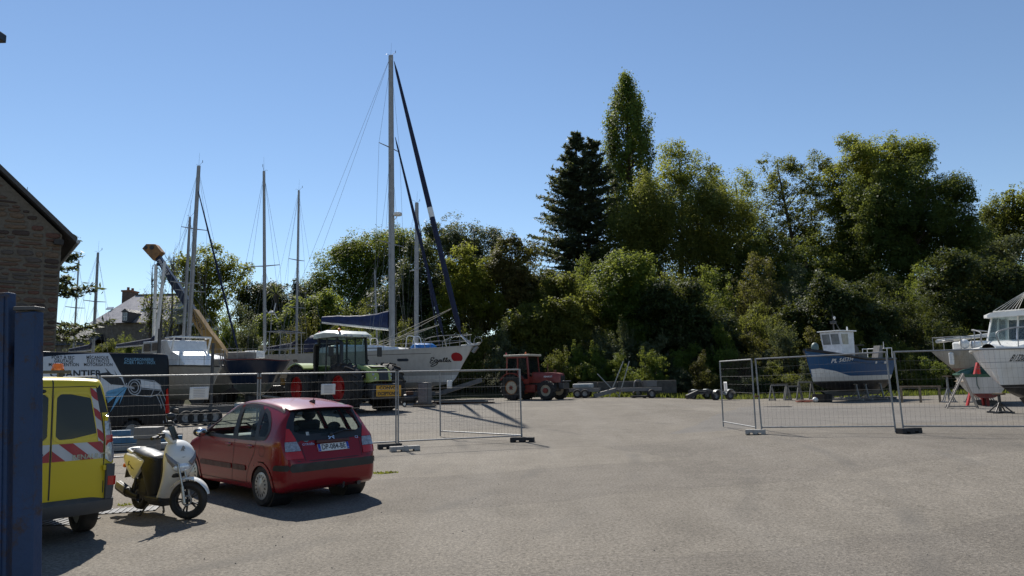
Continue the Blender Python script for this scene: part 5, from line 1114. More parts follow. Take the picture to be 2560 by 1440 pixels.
def spar_head(q, p, h=.9):
    p = Vector(p); q.path([p, p+Vector((.05, 0, h))], [.008, .004], 4); q.path([p, p+Vector((.3, .1, .22))], .01, 4); q.path([p+Vector((.3, .1, .18)), p+Vector((.3, .1, .34))], .02, 4); q.path([p, p+Vector((-.25, 0, .15)), p+Vector((-.4, 0, .15))], .008, 4)
def rig(parent, foot, head, r=.09, spread=((.5, 1.0),), stern=None, bow=None, side=1.6, furl=None, furl_r=.05, wr=.007, cs=(), m=None, sp_ang=0.):
    """mast with spreaders, wires and optional rolled headsail"""
    foot, head = Vector(foot), Vector(head); H = head-foot; q = MB(); n = 14
    rings = []
    for i in (0, 1, 2): t = i/2; c = foot.lerp(head, t); k = 1-.18*(t > .9); rings.append([c+Vector((r*1.35*k*math.cos(a), r*k*math.sin(a), 0)) for a in np.linspace(0, 2*math.pi, n+1)[:-1]])
    q.loft(rings); ms = q.build('mast', m or MAST, parent, smooth=60)
    q = MB(); spar_head(q, head); q.build('masthead_aerial', STEEL, ms)
    q = MB(); pr = []
    for f, wd in spread:
        c = foot.lerp(head, f); d = Vector((math.sin(sp_ang), math.cos(sp_ang), 0))
        for sg in (1, -1): e = c+d*sg*wd+Vector((-.12, 0, .05)); sp = MB(); sp.path([c, e], [.04, .025], 6); sp.build('spreader', MAST, ms); pr.append((sg, f, e))
    for sg in (1, -1):
        ch = foot+Vector((-.25, sg*side, -.1)); pts = [head-H*.02]+[e for g, f, e in sorted(pr, key=lambda v: -v[1]) if g == sg]+[ch]; q.path(pts, wr, 3, cap=False)
        for f, wd in spread: q.path([foot.lerp(head, f-.01), ch+Vector((.35, 0, 0))], wr, 3, cap=False); q.path([foot.lerp(head, f-.01), ch+Vector((-.4, 0, 0))], wr, 3, cap=False)
    if stern is not None: stays(q, head, [Vector(stern)+Vector((0, .7, 0)), Vector(stern)+Vector((0, -.7, 0))], wr)
    if bow is not None: stays(q, head-H*.02, [bow], wr)
    for e in cs: stays(q, e[0], [e[1]], wr)
    q.path([head+Vector((-.1, 0, -.05)), foot+Vector((-.12, .04, 1))], wr*.8, 3, cap=False); q.path([head+Vector((.14, 0, -.1)), foot+Vector((.2, .05, 1))], wr*.8, 3, cap=False)
    q.build('rigging', WIRE, ms, fix=False); return ms
def rolled(parent, top, bot, r, m=NAVY, white=None):
    top, bot = Vector(top), Vector(bot); q = MB(); n = 24; pts = [top.lerp(bot, i/n) for i in range(n+1)]; q.path(pts, [r*(.55+.75*math.sin(min(1, i/n*1.35)*1.9)) if 0 < i < n else .02 for i in range(n+1)], 8); o = q.build('rolled_headsail', m, parent, smooth=60)
    if white: a, b = top.lerp(bot, white[0]), top.lerp(bot, white[1]); q = MB(); q.path([a, b], r*1.35, 8); q.build('sail_patch', WHT, o)
    return o
def lifelines(parent, hull, t0, t1, n, h=.6, wires=(.3, .58), sides=(1, -1)):
    for sg in sides:
        q = MB(); P = [hull.edge(t0+(t1-t0)*i/(n-1), sg) for i in range(n)]
        for p in P: q.path([p, p+Vector((0, 0, h))], .014, 5)
        for w_ in wires: q.path([p+Vector((0, 0, w_)) for p in P], .006, 4)
        q.build('lifeline_rail', GALV, parent)
def cradle(loc, rz, label, L=2.2, W_=1.8, H=1.5, m=GALV):
    o = thing('boat_cradle', label, 'boat stand', loc, rz)
    for x in (-L/2, L/2): q = MB(); q.box((x, 0, .07), (.12, W_+.5, .12)); q.build('cross_beam', m, o)
    q = MB(); q.box((0, 0, .17), (L, .14, .1)); q.build('spine', m, o)
    for x in (-L/2, L/2):
        for y in (-W_/2, W_/2): q = MB(); q.bar((x, y, .1), (x, y*.82, H), .08, .08); q.bar((x*.95, y*.3, .1), (x, y*.9, H*.6), .05, .05); q.build('prop', m, o); q = MB(); q.box((x, y*.8, H), (.3, .12, .06), rx=-.5*math.copysign(1, y)); q.build('pad', WOOD, o)
    return o
# ----- the big aluminium sloop
bw_, st_ = at(1183, 868, 43.2), at(686, 888, 47.6); d = bw_-st_; rz = math.atan2(d.y, d.x); L = math.hypot(d.x, d.y); gz = .36
eg = thing('sailing_yacht', 'large grey aluminium sailing yacht with the tallest mast and a red sun disc', 'sailboat', (st_.x, st_.y, gz), rz)
ALH = bands('bare_aluminium_hull', [(0, (.27, .265, .25)), (1.22, (.27, .265, .25)), (1.23, (.62, .62, .61)), (1.62, (.62, .62, .61)), (1.63, (.38, .375, .36)), (1.93, (.38, .375, .36)), (1.935, (.52, .515, .50))], 4., .5, .0, .3)
H1 = Hull(L, [(0, 1.35), (.15, 1.75), (.4, 2.1), (.6, 2.05), (.8, 1.5), (.92, .85), (1, .10)], [(0, 3.22), (.4, 3.18), (.8, 3.28), (1, 3.42)], [(0, 1.7), (.12, 1.35), (.4, .85), (.7, .78), (.9, .95), (1, 1.15)], [(0, .55), (.4, .42), (.7, .5), (.9, .72), (1, .9)], [(1.0, L-1.6), (1.5, L-1.15), (2.2, L-.75), (3.4, L)], [(1.5, .75), (2.2, .35), (3.3, 0)])
DK1 = mat('pale_deck', (.5, .5, .49), .55, var=.08, dirt=.2); H1.build(ALH, eg, DK1)
def hp(px, py): return local_px(eg.location, rz, px, py, 'y', -1.3)
def hq(px, py): return local_px(eg.location, rz, px, py, 'y', -.62)
# name in flowing script, drawn as strokes on the starboard bow
strokes = [[(1088, 897), (1091, 895), (1089, 893), (1085, 895), (1083, 899), (1087, 901), (1083, 902), (1080, 905), (1081, 908), (1086, 906), (1090, 902)], [(1097, 900), (1094, 899), (1090, 902), (1092, 905), (1097, 900), (1096, 907), (1090, 913), (1082, 916), (1080, 914), (1086, 910), (1097, 904), (1101, 901)], [(1105, 900), (1101, 900), (1099, 904), (1102, 904), (1106, 899), (1104, 904), (1107, 903)], [(1107, 903), (1112, 897), (1113, 894), (1110, 897), (1109, 904), (1112, 903), (1117, 897), (1118, 894), (1115, 897), (1114, 904), (1116, 903)], [(1122, 900), (1118, 900), (1116, 904), (1119, 904), (1123, 899), (1122, 904), (1125, 903)]]
q = MB()
for s_ in strokes: 
    P = [H1.surf.hit('R', *hq(*p), .012) for p in cr(s_, 3)]; q.path(P, [.016+.013*abs(math.sin(i*.9)) for i in range(len(P))], 4)
q.build('name_lettering', PRBK, eg, smooth=60)
q = MB(); c_ = hq(1138, 893); rd = .30; H1.surf.patch(q, 'R', [p for p in arc(c_[0], c_[1], rd, -48, 228, 30)], .008, 12, 8); q.build('red_sun_disc', mat('sun_disc_red', (.30, .006, .012), .4, var=.08), eg, smooth=60)
for pc in ((1010, 900, .34), (746, 902, .2)): q = MB(); c_ = hp(pc[0], pc[1]); H1.surf.patch(q, 'R', rrect(c_[0]-pc[2], c_[1]-.085, c_[0]+pc[2], c_[1]+.085, .07), .008, 4, 8); q.build('hull_window', WGL, eg, smooth=60)
q = MB(); c_ = hp(930, 901); H1.surf.patch(q, 'R', arc(c_[0], c_[1], .09, 0, 360, 16)[:-1], .01, 4, 4); q.build('porthole', WGL, eg)
q = MB(); a, b = hp(1075, 883), hp(930, 889); H1.surf.band(q, 'R', [(b[0]+(a[0]-b[0])*i/8, b[1]+(a[1]-b[1])*i/8) for i in range(9)], .025, .008, False); q.build('cove_line', PRBK, eg)
q = MB(); q.prism([(L-.75, 3.28), (L+.35, 3.42), (L+.5, 3.6), (L+.1, 3.5), (L-.75, 3.46)], 'xz', -.16, .16); br = q.build('bow_roller', DK1, eg, bevel=.02); q = MB(); q.path(cr([(L+.05, 0, 3.48), (L+.1, 0, 3.8), (L+.35, 0, 3.92), (L+.55, 0, 3.75), (L+.55, 0, 3.6)], 4), .025, 6); q.build('anchor_hoop', GALV, br)
q = MB(); q.bar((L-.2, 0, 3.2), (L+.3, 0, 3.35), .09, .05); q.prism([(L+.05, 2.95), (L+.35, 3.3), (L+.2, 3.32), (L-.1, 3.05)], 'xz', -.12, .12); q.build('anchor', GALV, br)
# coachroof, cockpit, arch
q = MB(); rr = []
for x, w_, h in ((4.0, 1.1, .05), (4.3, 1.25, .5), (5.6, 1.3, .58), (8.0, 1.15, .46), (9.6, .85, .28), (10.2, .6, .05)): rr.append([(x, -w_, 3.1), (x, -w_*.92, 3.15+h*.75), (x, -w_*.7, 3.15+h), (x, w_*.7, 3.15+h), (x, w_*.92, 3.15+h*.75), (x, w_, 3.1)])
q.loft(rr); q.build('coachroof', WHT, eg, smooth=45)
q = MB(); rr = []
for x, h in ((3.0, .95), (3.25, 1.12), (3.9, 1.18), (4.6, .95), (4.75, .6)): rr.append([(x, -1.05, 3.3), (x, -1.0, 3.25+h*.8), (x, -.6, 3.3+h), (x, .6, 3.3+h), (x, 1.0, 3.25+h*.8), (x, 1.05, 3.3)])
q.loft(rr, cap=False, closed=False); sh = q.build('sprayhood', NAVY, eg, smooth=60); sh.modifiers.new('s', 'SOLIDIFY').thickness = .03
q = MB()
for x in (.45, 1.3):
    for y in (-1.2, 1.2): q.path([(x, y, 3.2), (x, y*.95, 4.75)], .03, 6)
for y in (-1.15, 1.15): q.path([(.2, y, 4.75), (1.6, y, 4.75)], .03, 6)
for x in (.3, .9, 1.5): q.path([(x, -1.15, 4.75), (x, 1.15, 4.75)], .025, 6)
ga = q.build('stern_gantry', GALV, eg); q = MB(); q.box((.9, 0, 4.8), (1.1, 1.9, .035)); q.build('solar_panel', mat('solar_blue', (.02, .03, .06), .2), ga)
q = MB(); q.path([(.5, -1.1, 4.75), (.5, -1.1, 6.0)], .03, 8); wg = q.build('wind_generator', GALV, ga); q = MB(); q.sphere((.5, -1.1, 6.05), (.2, .08, .08), 10, 6); q.prism([(.2, 6.0), (.0, 6.2), (.02, 6.5), (.14, 6.2)], 'xz', -1.11, -1.09); [q.bar((.7, -1.1, 6.05), (.7, -1.1+.6*math.sin(a), 6.05+.6*math.cos(a)), .02, .07) for a in (.3, 2.4, 4.5)]; q.build('turbine', WHT, wg)
lifelines(eg, H1, .08, .86, 9, .62)
for sg in (1, -1):
    q = MB(); e0, e1, e2 = H1.edge(.84, sg), H1.edge(.93, sg), H1.edge(.985, sg, .02); up = Vector((0, 0, .68)); q.path(cr([e0, e0+up*.75, e0.lerp(e1, .5)+up, e1+up, e2+up*1.02+Vector((.1, 0, 0))], 4), .022, 6); q.path([e0+up*.5, e1+up*.5, e2+up*.5], .016, 5); q.path([e1, e1+up], .018, 5); q.path([e2, e2+up], .018, 5); q.build('pulpit', GALV, eg)
for px in (905, 1015):
    x0, _ = hp(px, 850); q = MB(); [q.path(cr([(x0-.3, y, 3.3), (x0-.22, y, 4.0), (x0, y, 4.12), (x0+.25, y, 4.0), (x0+.35, y, 3.3)], 3), .025, 6) for y in (-.75, .2)]; q.path([(x0, -.75, 4.1), (x0, .2, 4.1)], .02, 6); q.build('mast_guard_rail', WHT, eg)
mf = Vector((local_px(eg.location, rz, 980, 850, 'y', 0)[0], 0, 3.55)); tpx = local_px(eg.location, rz, 977, 139, 'y', 0); mh = Vector((tpx[0], 0, tpx[1]))
ms = rig(eg, mf, mh, .15, ((.34, 1.5), (.67, 1.15)), stern=(.3, 0, 3.3), side=2.0, wr=.010, sp_ang=rad(8))
bot = Vector((local_px(eg.location, rz, 1152, 838, 'y', 0)[0], 0, local_px(eg.location, rz, 1152, 838, 'y', 0)[1])); rolled(eg, mh+Vector((.25, 0, -.45)), bot, .14, white=(.555, .59)); q = MB(); q.path([bot, (L-.25, 0, 3.5)], .05, 8); q.path([bot, (L-.05, 0, 3.5)], .03, 6); q.build('furling_drum', ALU, eg)
i0, i1 = local_px(eg.location, rz, 988, 343, 'y', 0), local_px(eg.location, rz, 1108, 838, 'y', 0); rolled(eg, (i0[0], 0, i0[1]), (i1[0], 0, i1[1]), .085); q = MB(); q.path([(i1[0], 0, i1[1]), (i1[0]+.2, 0, 3.4)], .02, 6); [q.path([(i1[0]-.1, 0, i1[1]+.7), (i1[0]-4-k*.7, -.6, 3.5)], .014, 4) for k in range(3)]; [q.path([(bot.x-.3, 0, bot.z+1.8), (i1[0]-3.5-k, -.9, 3.6)], .014, 4) for k in range(2)]; q.build('sheets', mat('rope_cream', (.45, .41, .33), .8), eg)
rdm = local_px(eg.location, rz, 990, 537, 'y', -.1); q = MB(); q.lathe([(.05, -.1), (.26, -.06), (.3, .02), (.26, .12), (.1, .17), (.001, .18)], (rdm[0]+.12, -.1, rdm[1]), (0, 0, 1), 18); q.path([(mf.x, 0, rdm[1]-.5), (rdm[0]+.1, -.1, rdm[1]-.08)], .03, 5); q.build('radar_dome', WHT, ms, smooth=50)
b0, b1 = local_px(eg.location, rz, 972, 818, 'y', 0), local_px(eg.location, rz, 806, 806, 'y', 0); q = MB(); q.path([(b0[0], 0, b0[1]-.12), (b1[0], 0, b1[1]+.02)], .11, 8); bm_ = q.build('boom', WHT, eg, smooth=60); q = MB(); rr = []
for i in range(13):
    t = i/12; x = b0[0]+(b1[0]-b0[0])*t; zb = b0[1]+(b1[1]-b0[1])*t; hh = interp([(0, 1.1), (.06, 1.0), (.25, .76), (.5, .6), (.85, .5), (1, .38)], t); rr.append([(x, .17*math.cos(a)*(1.15-.3*t), zb+hh*.42+hh*.55*math.sin(a)+.02*math.sin(i*2.3)) for a in np.linspace(0, 2*math.pi, 13)[:-1]])
q.loft(rr); q.build('sail_cover', mat('sail_cover_blue', (.011, .024, .09), .7, var=.3, scale=3, bmp=.4, bscale=25), bm_, smooth=60)
q = MB(); [q.path([(b1[0]+(b0[0]-b1[0])*f, 0, b0[1]), (mf.x-.1, 0, mf.z+7)], .006, 3, cap=False) for f in (.1, .35, .6)]; q.path([(b1[0]+1.2, 0, b1[1]), (2.6, 0, 3.6)], .02, 5); q.build('lazy_jacks', WIRE, bm_)
q = MB(); x0, _ = hp(1035, 866); rr = [[(x0+x, y*1.0, 3.35+z) for y, z in ((-.5*k, 0), (-.45*k, .22*k), (-.1, .32*k+.03*math.sin(x*9)), (.4*k, .2*k), (.5*k, 0))] for x, k in ((-.75, .5), (-.5, .95), (-.1, 1.05), (.3, .9), (.7, .8), (.85, .4))]; q.loft(rr); tp = q.build('tarpaulin_bundle', mat('blue_tarp', (.02, .13, .38), .3, var=.35, scale=6, bmp=.6, bscale=9), None, smooth=50); tp.matrix_world = Matrix.Translation(eg.location) @ Matrix.Rotation(rz, 4, 'Z'); tag(tp, 'bright blue tarpaulin bundle lashed on the grey yacht deck', 'tarpaulin')
q = MB(); q.prism([(L*.40, .95), (L*.56, .95), (L*.54, .12), (L*.44, .12)], 'xz', -.14, .14); q.build('keel', mat('keel_grey', (.16, .155, .15), .7), eg, bevel=.05); q = MB(); q.prism([(.9, 1.6), (1.5, 1.5), (1.4, .5), (1.05, .5)], 'xz', -.05, .05); q.build('rudder', mat('keel_grey', (.16, .155, .15), .7), eg)
# ----- boat mover / trailers under the yachts
def frame_trailer(name, label, a, b, w_=.9, zb=.9, zt=None, wheels=((.3, .35),), m=GALV, r=.32, tongue=None):
    a, b = Vector(a), Vector(b); d = b-a; rz = math.atan2(d.y, d.x); L = d.length; o = thing(name, label, 'trailer', (a.x, a.y, G(a.x, a.y)), rz)
    for y in (-w_, w_): q = MB(); q.box((L/2, y, zb), (L, .14, .22)); q.build('side_beam', m, o)
    for i in range(4): q = MB(); q.box((L*(.05+.3*i), 0, zb-.04), (.12, 2*w_-.15, .14)); q.build('cross_beam', m, o)
    for f, rr in wheels:
        for sg in (1, -1): wheel(o, (L*f, sg*(w_+.22), rr), (0, sg, 0), rr, rr*.55, .24, rr*.2, rim_m=GALV, nl=24)
    if tongue: q = MB(); q.bar((L, 0, zb), (L+tongue[0], 0, zb+tongue[1]), .18, .26); q.build('drawbar', m, o)
    return o
tp0 = eg.matrix_basis if 0 else Matrix.Translation(eg.location) @ Matrix.Rotation(rz, 4, 'Z')
A, Bq = tp0 @ Vector((4.2, 0, 0)), tp0 @ Vector((L-2.2, 0, 0)); GTR = mat('yard_trailer_grey', (.17, .165, .16), .6, .3, dirt=.5)
frame_trailer('yard_trailer', 'long grey yard trailer with raised drawbar under the big yacht', A, Bq, .8, .55, None, ((.12, .36), (.26, .36)), GTR, tongue=(2.7, .75))
def stand(p, label, h=1.2, rz=0, m=GALV):
    o = thing('boat_stand', label, 'boat stand', (p[0], p[1], G(p[0], p[1])), rz, 'boat stands'); q = MB(); q.box((0, 0, .03), (.8, .16, .06)); q.box((0, 0, .032), (.16, .8, .055)); q.build('base', m, o); q = MB(); q.tube((0, 0, .05), (0, 0, h), .05); [q.tube((x, y, .05), (0, 0, h*.6), .025) for x, y in ((.35, 0), (-.35, 0), (0, .35), (0, -.35))]; q.build('post', m, o); q = MB(); q.box((0, 0, h+.03), (.3, .3, .06)); q.build('pad', WOOD, o)
for px, lab, hh in ((1075, 'tall stand right under the yacht bow, beside a grey cabinet', 1.0), (1050, 'rusty stand left of the grey cabinet under the yacht', .9)): p = gp(px, 1004); p = xg(px, 990, 39.5); stand(p, lab, hh, .3, RUST if px == 1050 else STEEL)
p = xg(1062, 1000, 38.6); o = thing('grey_cabinet', 'pale grey steel cabinet standing under the yacht', 'cabinet', p, -.25); q = MB(); q.box((0, 0, .72), (.62, .5, 1.15)); q.build('case', GTR, o, bevel=.02); q = MB(); q.box((-.02, -.262, .72), (.5, .02, 1.0)); q.build('door', GALV, o, bevel=.01); q = MB(); q.box((0, 0, .08), (1.1, .6, .14)); q.build('plinth', WOOD, o)
p = xg(1022, 1000, 39.); o = thing('compressor', 'small dark compressor on the ground left of the grey cabinet', 'machine', p, .2); q = MB(); q.lathe([(.05, -.4), (.22, -.36), (.25, -.2), (.25, .2), (.22, .36), (.05, .4)], (0, 0, .42), (1, 0, 0), 16); q.build('tank', STEEL, o, smooth=50); q = MB(); q.box((.05, 0, .72), (.4, .3, .2)); q.build('motor', RUST, o, bevel=.03); [wheel(o, (-.25, s_*.24, .14), (0, s_, 0), .14, .08, .06, .03, nl=16) for s_ in (1, -1)]
p = xg(1165, 1000, 41.); o = thing('timber_pile', 'low pile of old planks and steel lengths below the yacht bow', 'timber', p, -.1); rr = random.Random(8)
for i in range(9): q = MB(); z = .05+.07*(i//3); q.box((rr.uniform(-.4, .4), rr.uniform(-.4, .4), z), (rr.uniform(2.4, 4), .2, .06), rz=rr.uniform(-.12, .12)); q.build('plank', (WOOD, RUST, GTR)[i % 3], o)
# ----- generic smaller sailing boats
def yacht(name, label, bow, stern, sheer, Bm, hullm, mast_px=None, mtop=None, mfoot=None, deckm=None, cabin=True, rail=None, mr=.09, spread=((.55, .9),), furl=None, boomc=None, side=1.3, zk=.6, stem_r=.9, wr=.007, fullb=.5, mat_m=None, group='sailing boats ashore', lines=True):
    bow, stern = Vector(bow), Vector(stern); d = bow-stern; rz = math.atan2(d.y, d.x); L = math.hypot(d.x, d.y); gz = G(stern.x, stern.y); o = thing(name, label, 'sailboat', (stern.x, stern.y, gz), rz, group); s0, s1 = sheer
    Hh = Hull(L, [(0, Bm*.6), (.2, Bm*.85), (.45, Bm), (.7, Bm*.82), (.88, Bm*.45), (1, .05)], [(0, s0), (.4, s0-.08), (.75, (s0+s1)/2), (1, s1)], [(0, zk+.75), (.15, zk+.3), (.45, zk), (.8, zk+.12), (1, zk+.55)], [(0, .6), (.45, .5), (.8, .6), (1, .9)], [(zk, L-stem_r*1.6), (zk+.6, L-stem_r), (s1, L)], [(zk, .7), (s0, 0)], 30, 10)
    Hh.build(hullm, o, deckm or DK1, rail=rail)
    if cabin:
        q = MB(); R_ = []
        for f, w_, h in ((.22, .6, .05), (.25, .66, .5), (.5, .62, .48), (.66, .45, .3), (.7, .35, .03)): x = L*f; w_ *= Bm; R_.append([(x, -w_, s0-.1), (x, -w_*.9, s0+h*.8), (x, -w_*.6, s0+h), (x, w_*.6, s0+h), (x, w_*.9, s0+h*.8), (x, w_, s0-.1)])
        q.loft(R_); cb = q.build('coachroof', WHT, o, smooth=45); q = MB(); [q.box((L*f, s_*Bm*.625, s0+.18), (.5, .03, .14)) for f in (.32, .45) for s_ in (1, -1)]; q.build('cabin_window', WGL, cb)
    q = MB(); q.prism([(L*.36, zk+.1), (L*.6, zk+.1), (L*.56, .15), (L*.4, .15)], 'xz', -.12, .12); q.build('keel', mat('keel_dark', (.06, .06, .065), .7), o, bevel=.04)
    def lp(px, py): return local_px(o.location, rz, px, py, 'y', 0)
    if mtop:
        a, b = lp(*mfoot), lp(*mtop); ft = Vector((a[0], 0, min(a[1], s0+.5))); hd = Vector((b[0], 0, b[1])); ms = rig(o, ft, hd, mr, spread, stern=(.1, 0, s0), bow=(L-.1, 0, s1), side=side, wr=wr, m=mat_m)
        if furl: rolled(o, hd.lerp(ft, furl[0]), (L-.3, 0, s1+.5), furl[1])
        if boomc: q = MB(); q.path([(ft.x, 0, ft.z+.9), (ft.x-boomc, 0, ft.z+.85)], .07, 8); bo = q.build('boom', MAST, o); q = MB(); q.path([(ft.x-.05, 0, ft.z+1.35), (ft.x-.4, 0, ft.z+1.15), (ft.x-boomc+.1, 0, ft.z+1.0)], [.14, .17, .1], 8); q.build('sail_cover', NAVY, bo, smooth=60)
    if lines: lifelines(o, Hh, .05, .95, 8, .55)
    return o, Hh, lp, rz, L
DBL = bands('dark_blue_hull', [(0, (.10, .115, .105)), (1.35, (.10, .115, .105)), (1.36, (.006, .018, .05))], 3.5, .3, .3, .2); GRH = bands('chalky_grey_hull', [(0, (.26, .27, .24)), (1.2, (.26, .27, .24)), (1.21, (.36, .35, .32))], 3.5, .6, 0, .45); WHH = bands('white_hull', [(0, (.12, .04, .035)), (1.2, (.12, .04, .035)), (1.21, (.55, .55, .53))], 3.5, .35, .2, .3); GRN = bands('pale_green_hull', [(0, (.13, .15, .13)), (1.4, (.13, .15, .13)), (1.41, (.36, .36, .33))], 3.5, .5, 0, .4)
BRR = mat('red_brown_rail', (.15, .035, .03), .6, var=.3); BKR = mat('black_rail', (.012, .011, .011), .6)
y1, h1, lp1, rz1, L1 = yacht('motor_sailer', 'chalky grey hull with black rubbing strake and white wheelhouse beside the works van', at(552, 925, 33.), at(350, 905, 40.), (2.45, 2.25), 1.5, GRH, mtop=(475, 543), mfoot=(456, 890), cabin=False, rail=BKR, mr=.07, spread=((.52, .75),), wr=.007, side=1.2)
q = MB(); x0 = lp1(400, 880)[0]; x1 = lp1(476, 880)[0]; z0 = 2.35; rr = [[(x, -w_, z0), (x, -w_*.9, z0+h), (x, w_*.9, z0+h), (x, w_, z0)] for x, w_, h in ((x0-1.2, 1.15, .55), (x0+.3, 1.15, .75), (x0+.32, 1.1, 1.35), (x1-.5, 1.1, 1.3), (x1-.1, 1.0, .75), (x1+.6, .9, .5), (x1+1.0, .7, .05))]; q.loft(rr); wh_ = q.build('wheelhouse', WHT, y1, bevel=.05)
q = MB(); [q.box((x0+.32+(x1-x0-.8)*f, s_*1.065, z0+1.02), (.85, .03, .38)) for f in (.25, .62) for s_ in (1, -1)]; q.build('wheelhouse_window', WGL, wh_)
q = MB(); q.path([(x1-.05, -.9, z0+.7), (x1+.25, -.9, z0+1.42), (x1-.6, -1, z0+1.4)], .05, 6); q.path([(x1-.05, .9, z0+.7), (x1+.25, .9, z0+1.42), (x1-.6, 1, z0+1.4)], .05, 6); q.path([(x1+.25, -.9, z0+1.42), (x1+.25, .9, z0+1.42)], .05, 6); q.build('windscreen_frame', WHT, wh_)
y2, h2, lp2, rz2, L2 = yacht('sailing_yacht', 'dark blue hulled yacht with red-brown rail left of the big grey one', at(562, 905, 38.5), at(690, 902, 43.5), (2.75, 2.7), 1.6, DBL, mtop=(660, 428), mfoot=(662, 880), rail=BRR, mr=.085, spread=((.47, .95),), furl=None, wr=.008, cabin=False)
q = MB(); cx = lp2(637, 878)[0]; q.box((cx, 0, 3.05), (.95, .8, .42)); q.build('deck_box', WHT, y2, bevel=.06); q = MB(); q.box((cx+1.4, .1, 2.95), (1.0, 1.2, .4)); q.build('hatch', GTR, y2, bevel=.05)
yacht('sailing_yacht', 'pale hulled yacht whose navy headsail crosses the crane boom', at(600, 908, 41.), at(420, 900, 47.), (2.8, 2.85), 1.7, GRN, mtop=(497, 415), mfoot=(470, 868), mr=.13, spread=((.33, 1.0), (.66, .85)), furl=(.12, .05), boomc=4.2, wr=.008)
yacht('sailing_yacht', 'white yacht half hidden by the big grey one, thin mast left of the sycamore', at(820, 880, 52.), at(660, 880, 56.), (2.6, 2.7), 1.5, WHH, mtop=(747, 476), mfoot=(741, 870), mr=.08, spread=((.3, .9), (.58, .75)), boomc=3.5, wr=.008)
yacht('sailing_yacht', 'white yacht behind the big grey bow with a plain pale mast', at(1110, 880, 53.), at(950, 885, 50.), (2.7, 2.9), 1.5, WHH, mtop=(1042, 507), mfoot=(1041, 860), mr=.13, spread=((.55, .9),), furl=(.05, .045), wr=.007)
yacht('sailing_yacht', 'small yacht with a short bare mast behind the navy sail cover', at(1000, 885, 47.9), at(880, 888, 53.5), (2.3, 2.4), 1.2, WHH, mtop=(937, 675), mfoot=(944, 870), mr=.06, spread=((.6, .6),), wr=.006)
yacht('sailing_yacht', 'far yacht whose mast stands left of the pale slate roof', at(300, 880, 49.), at(170, 885, 52.), (2.6, 2.7), 1.4, WHH, mtop=(245, 632), mfoot=(233, 870), mr=.09, spread=((.55, .8),), boomc=3., wr=.007)
yacht('sailing_yacht', 'far yacht whose thin mast rises just right of the stone building', at(240, 880, 55.), at(130, 885, 57.), (2.5, 2.6), 1.3, WHH, mtop=(197, 652), mfoot=(184, 870), mr=.06, spread=((.55, .8),), wr=.006)
yacht('sailing_yacht', 'yacht with a pale mast standing in front of the slate roof', at(470, 880, 47.5), at(310, 885, 52.), (2.9, 3.), 1.6, GRN, mtop=(412, 655), mfoot=(388, 850), mr=.11, spread=((.5, .5),), boomc=5.2, wr=.005, mat_m=WHT)
o = thing('spare_mast', 'plain spare mast standing close left of the pale mast by the slate roof', 'mast', xg(386, 860, 50.)); q = MB(); zt = at(390, 661, 50.).z-o.location.z; q.path([(0, 0, 0), (at(390, 661, 50.).x-o.location.x, 0, zt)], .11, 10); q.build('tube', WHT, o, smooth=60); q = MB(); q.box((.1, 0, zt), (.3, .2, .2)); q.build('head_fitting', STEEL, o)
# ----- low loader with tyres and board under the left hulls
o = frame_trailer('boat_mover', 'low boat mover with a row of black tyres behind the red car bonnet', xg(436, 1000, 29.5), xg(640, 1000, 31.5), .85, .62, None, ((.07, .3), (.18, .3), (.29, .3), (.40, .3)), STEEL)
q = MB(); q.box((2.9, -.95, .6), (1.5, .04, .42)); sg_ = q.build('side_board', mat('board_grey_blue', (.25, .3, .33), .5, var=.2), o); flat_text('LASTO 20', STEEL, sg_, (2.9, -.975, .62), (1, 0, 0), (0, 0, 1), size=.22)
p = xg(690, 1000, 33.); o = thing('scrap_heap', 'heap of pale metal offcuts left of the green tractor', 'scrap', p, .1); rr = random.Random(5)
for i in range(9): q = MB(); q.box((rr.uniform(-1.2, 1.2), rr.uniform(-.5, .5), .12+.09*i), (rr.uniform(.8, 2), rr.uniform(.15, .6), .05), rz=rr.uniform(-.6, .6), ry=rr.uniform(-.2, .2), rx=rr.uniform(-.3, .3)); q.build('metal_sheet', (GTR, GALV, STEEL, WHT)[i % 4], o)
p0, p1 = xg(528, 1000, 30.5), at(526, 858, 30.5); o = thing('steel_post', 'thin black steel post in front of the chalky grey hull', 'post', p0); q = MB(); q.tube((0, 0, 0), (0, 0, p1.z-p0.z), .065, n=10); q.build('shaft', STEEL, o); q = MB(); q.box((0, 0, .03), (.3, .3, .06)); q.build('base_plate', STEEL, o)
p0, p1 = xg(392, 1000, 33.), at(393, 822, 33.); o = thing('steel_post', 'black steel post beside the works van rear', 'post', p0); q = MB(); q.tube((0, 0, 0), (0, 0, p1.z-p0.z), .075, n=10); q.build('shaft', STEEL, o); q = MB(); q.box((0, 0, .03), (.3, .3, .06)); q.build('base_plate', STEEL, o)
# blue beams behind scooter
p = xg(320, 1108, 19.6); o = thing('steel_beam_stack', 'blue and grey steel beams stacked behind the scooter', 'beams', p, rad(20)); BLS = mat('blue_steel', (.03, .14, .26), .5, var=.3, dirt=.4)
for i, (z, x, L_, m_) in enumerate(((.10, 0, 3.2, GALV), (.10, .1, 3., BLS), (.3, .2, 2.9, BLS), (.3, -.3, 2.6, GALV), (.5, -.6, 1.9, BLS))): q = MB(); q.box((x-.3, (i % 2)*.25, z), (L_, .16, .15)); q.build('beam', m_, o, bevel=.01)
p = xg(372, 1108, 18.7); q = MB(); q.box((0, 0, .55), (.62, .4, .3)); q.box((0, 0, .2), (.5, .3, .4)); o = q.build('tool_box', GTR, None, bevel=.02); o.location = p; tag(o, 'grey metal tool box behind the scooter seat', 'box')
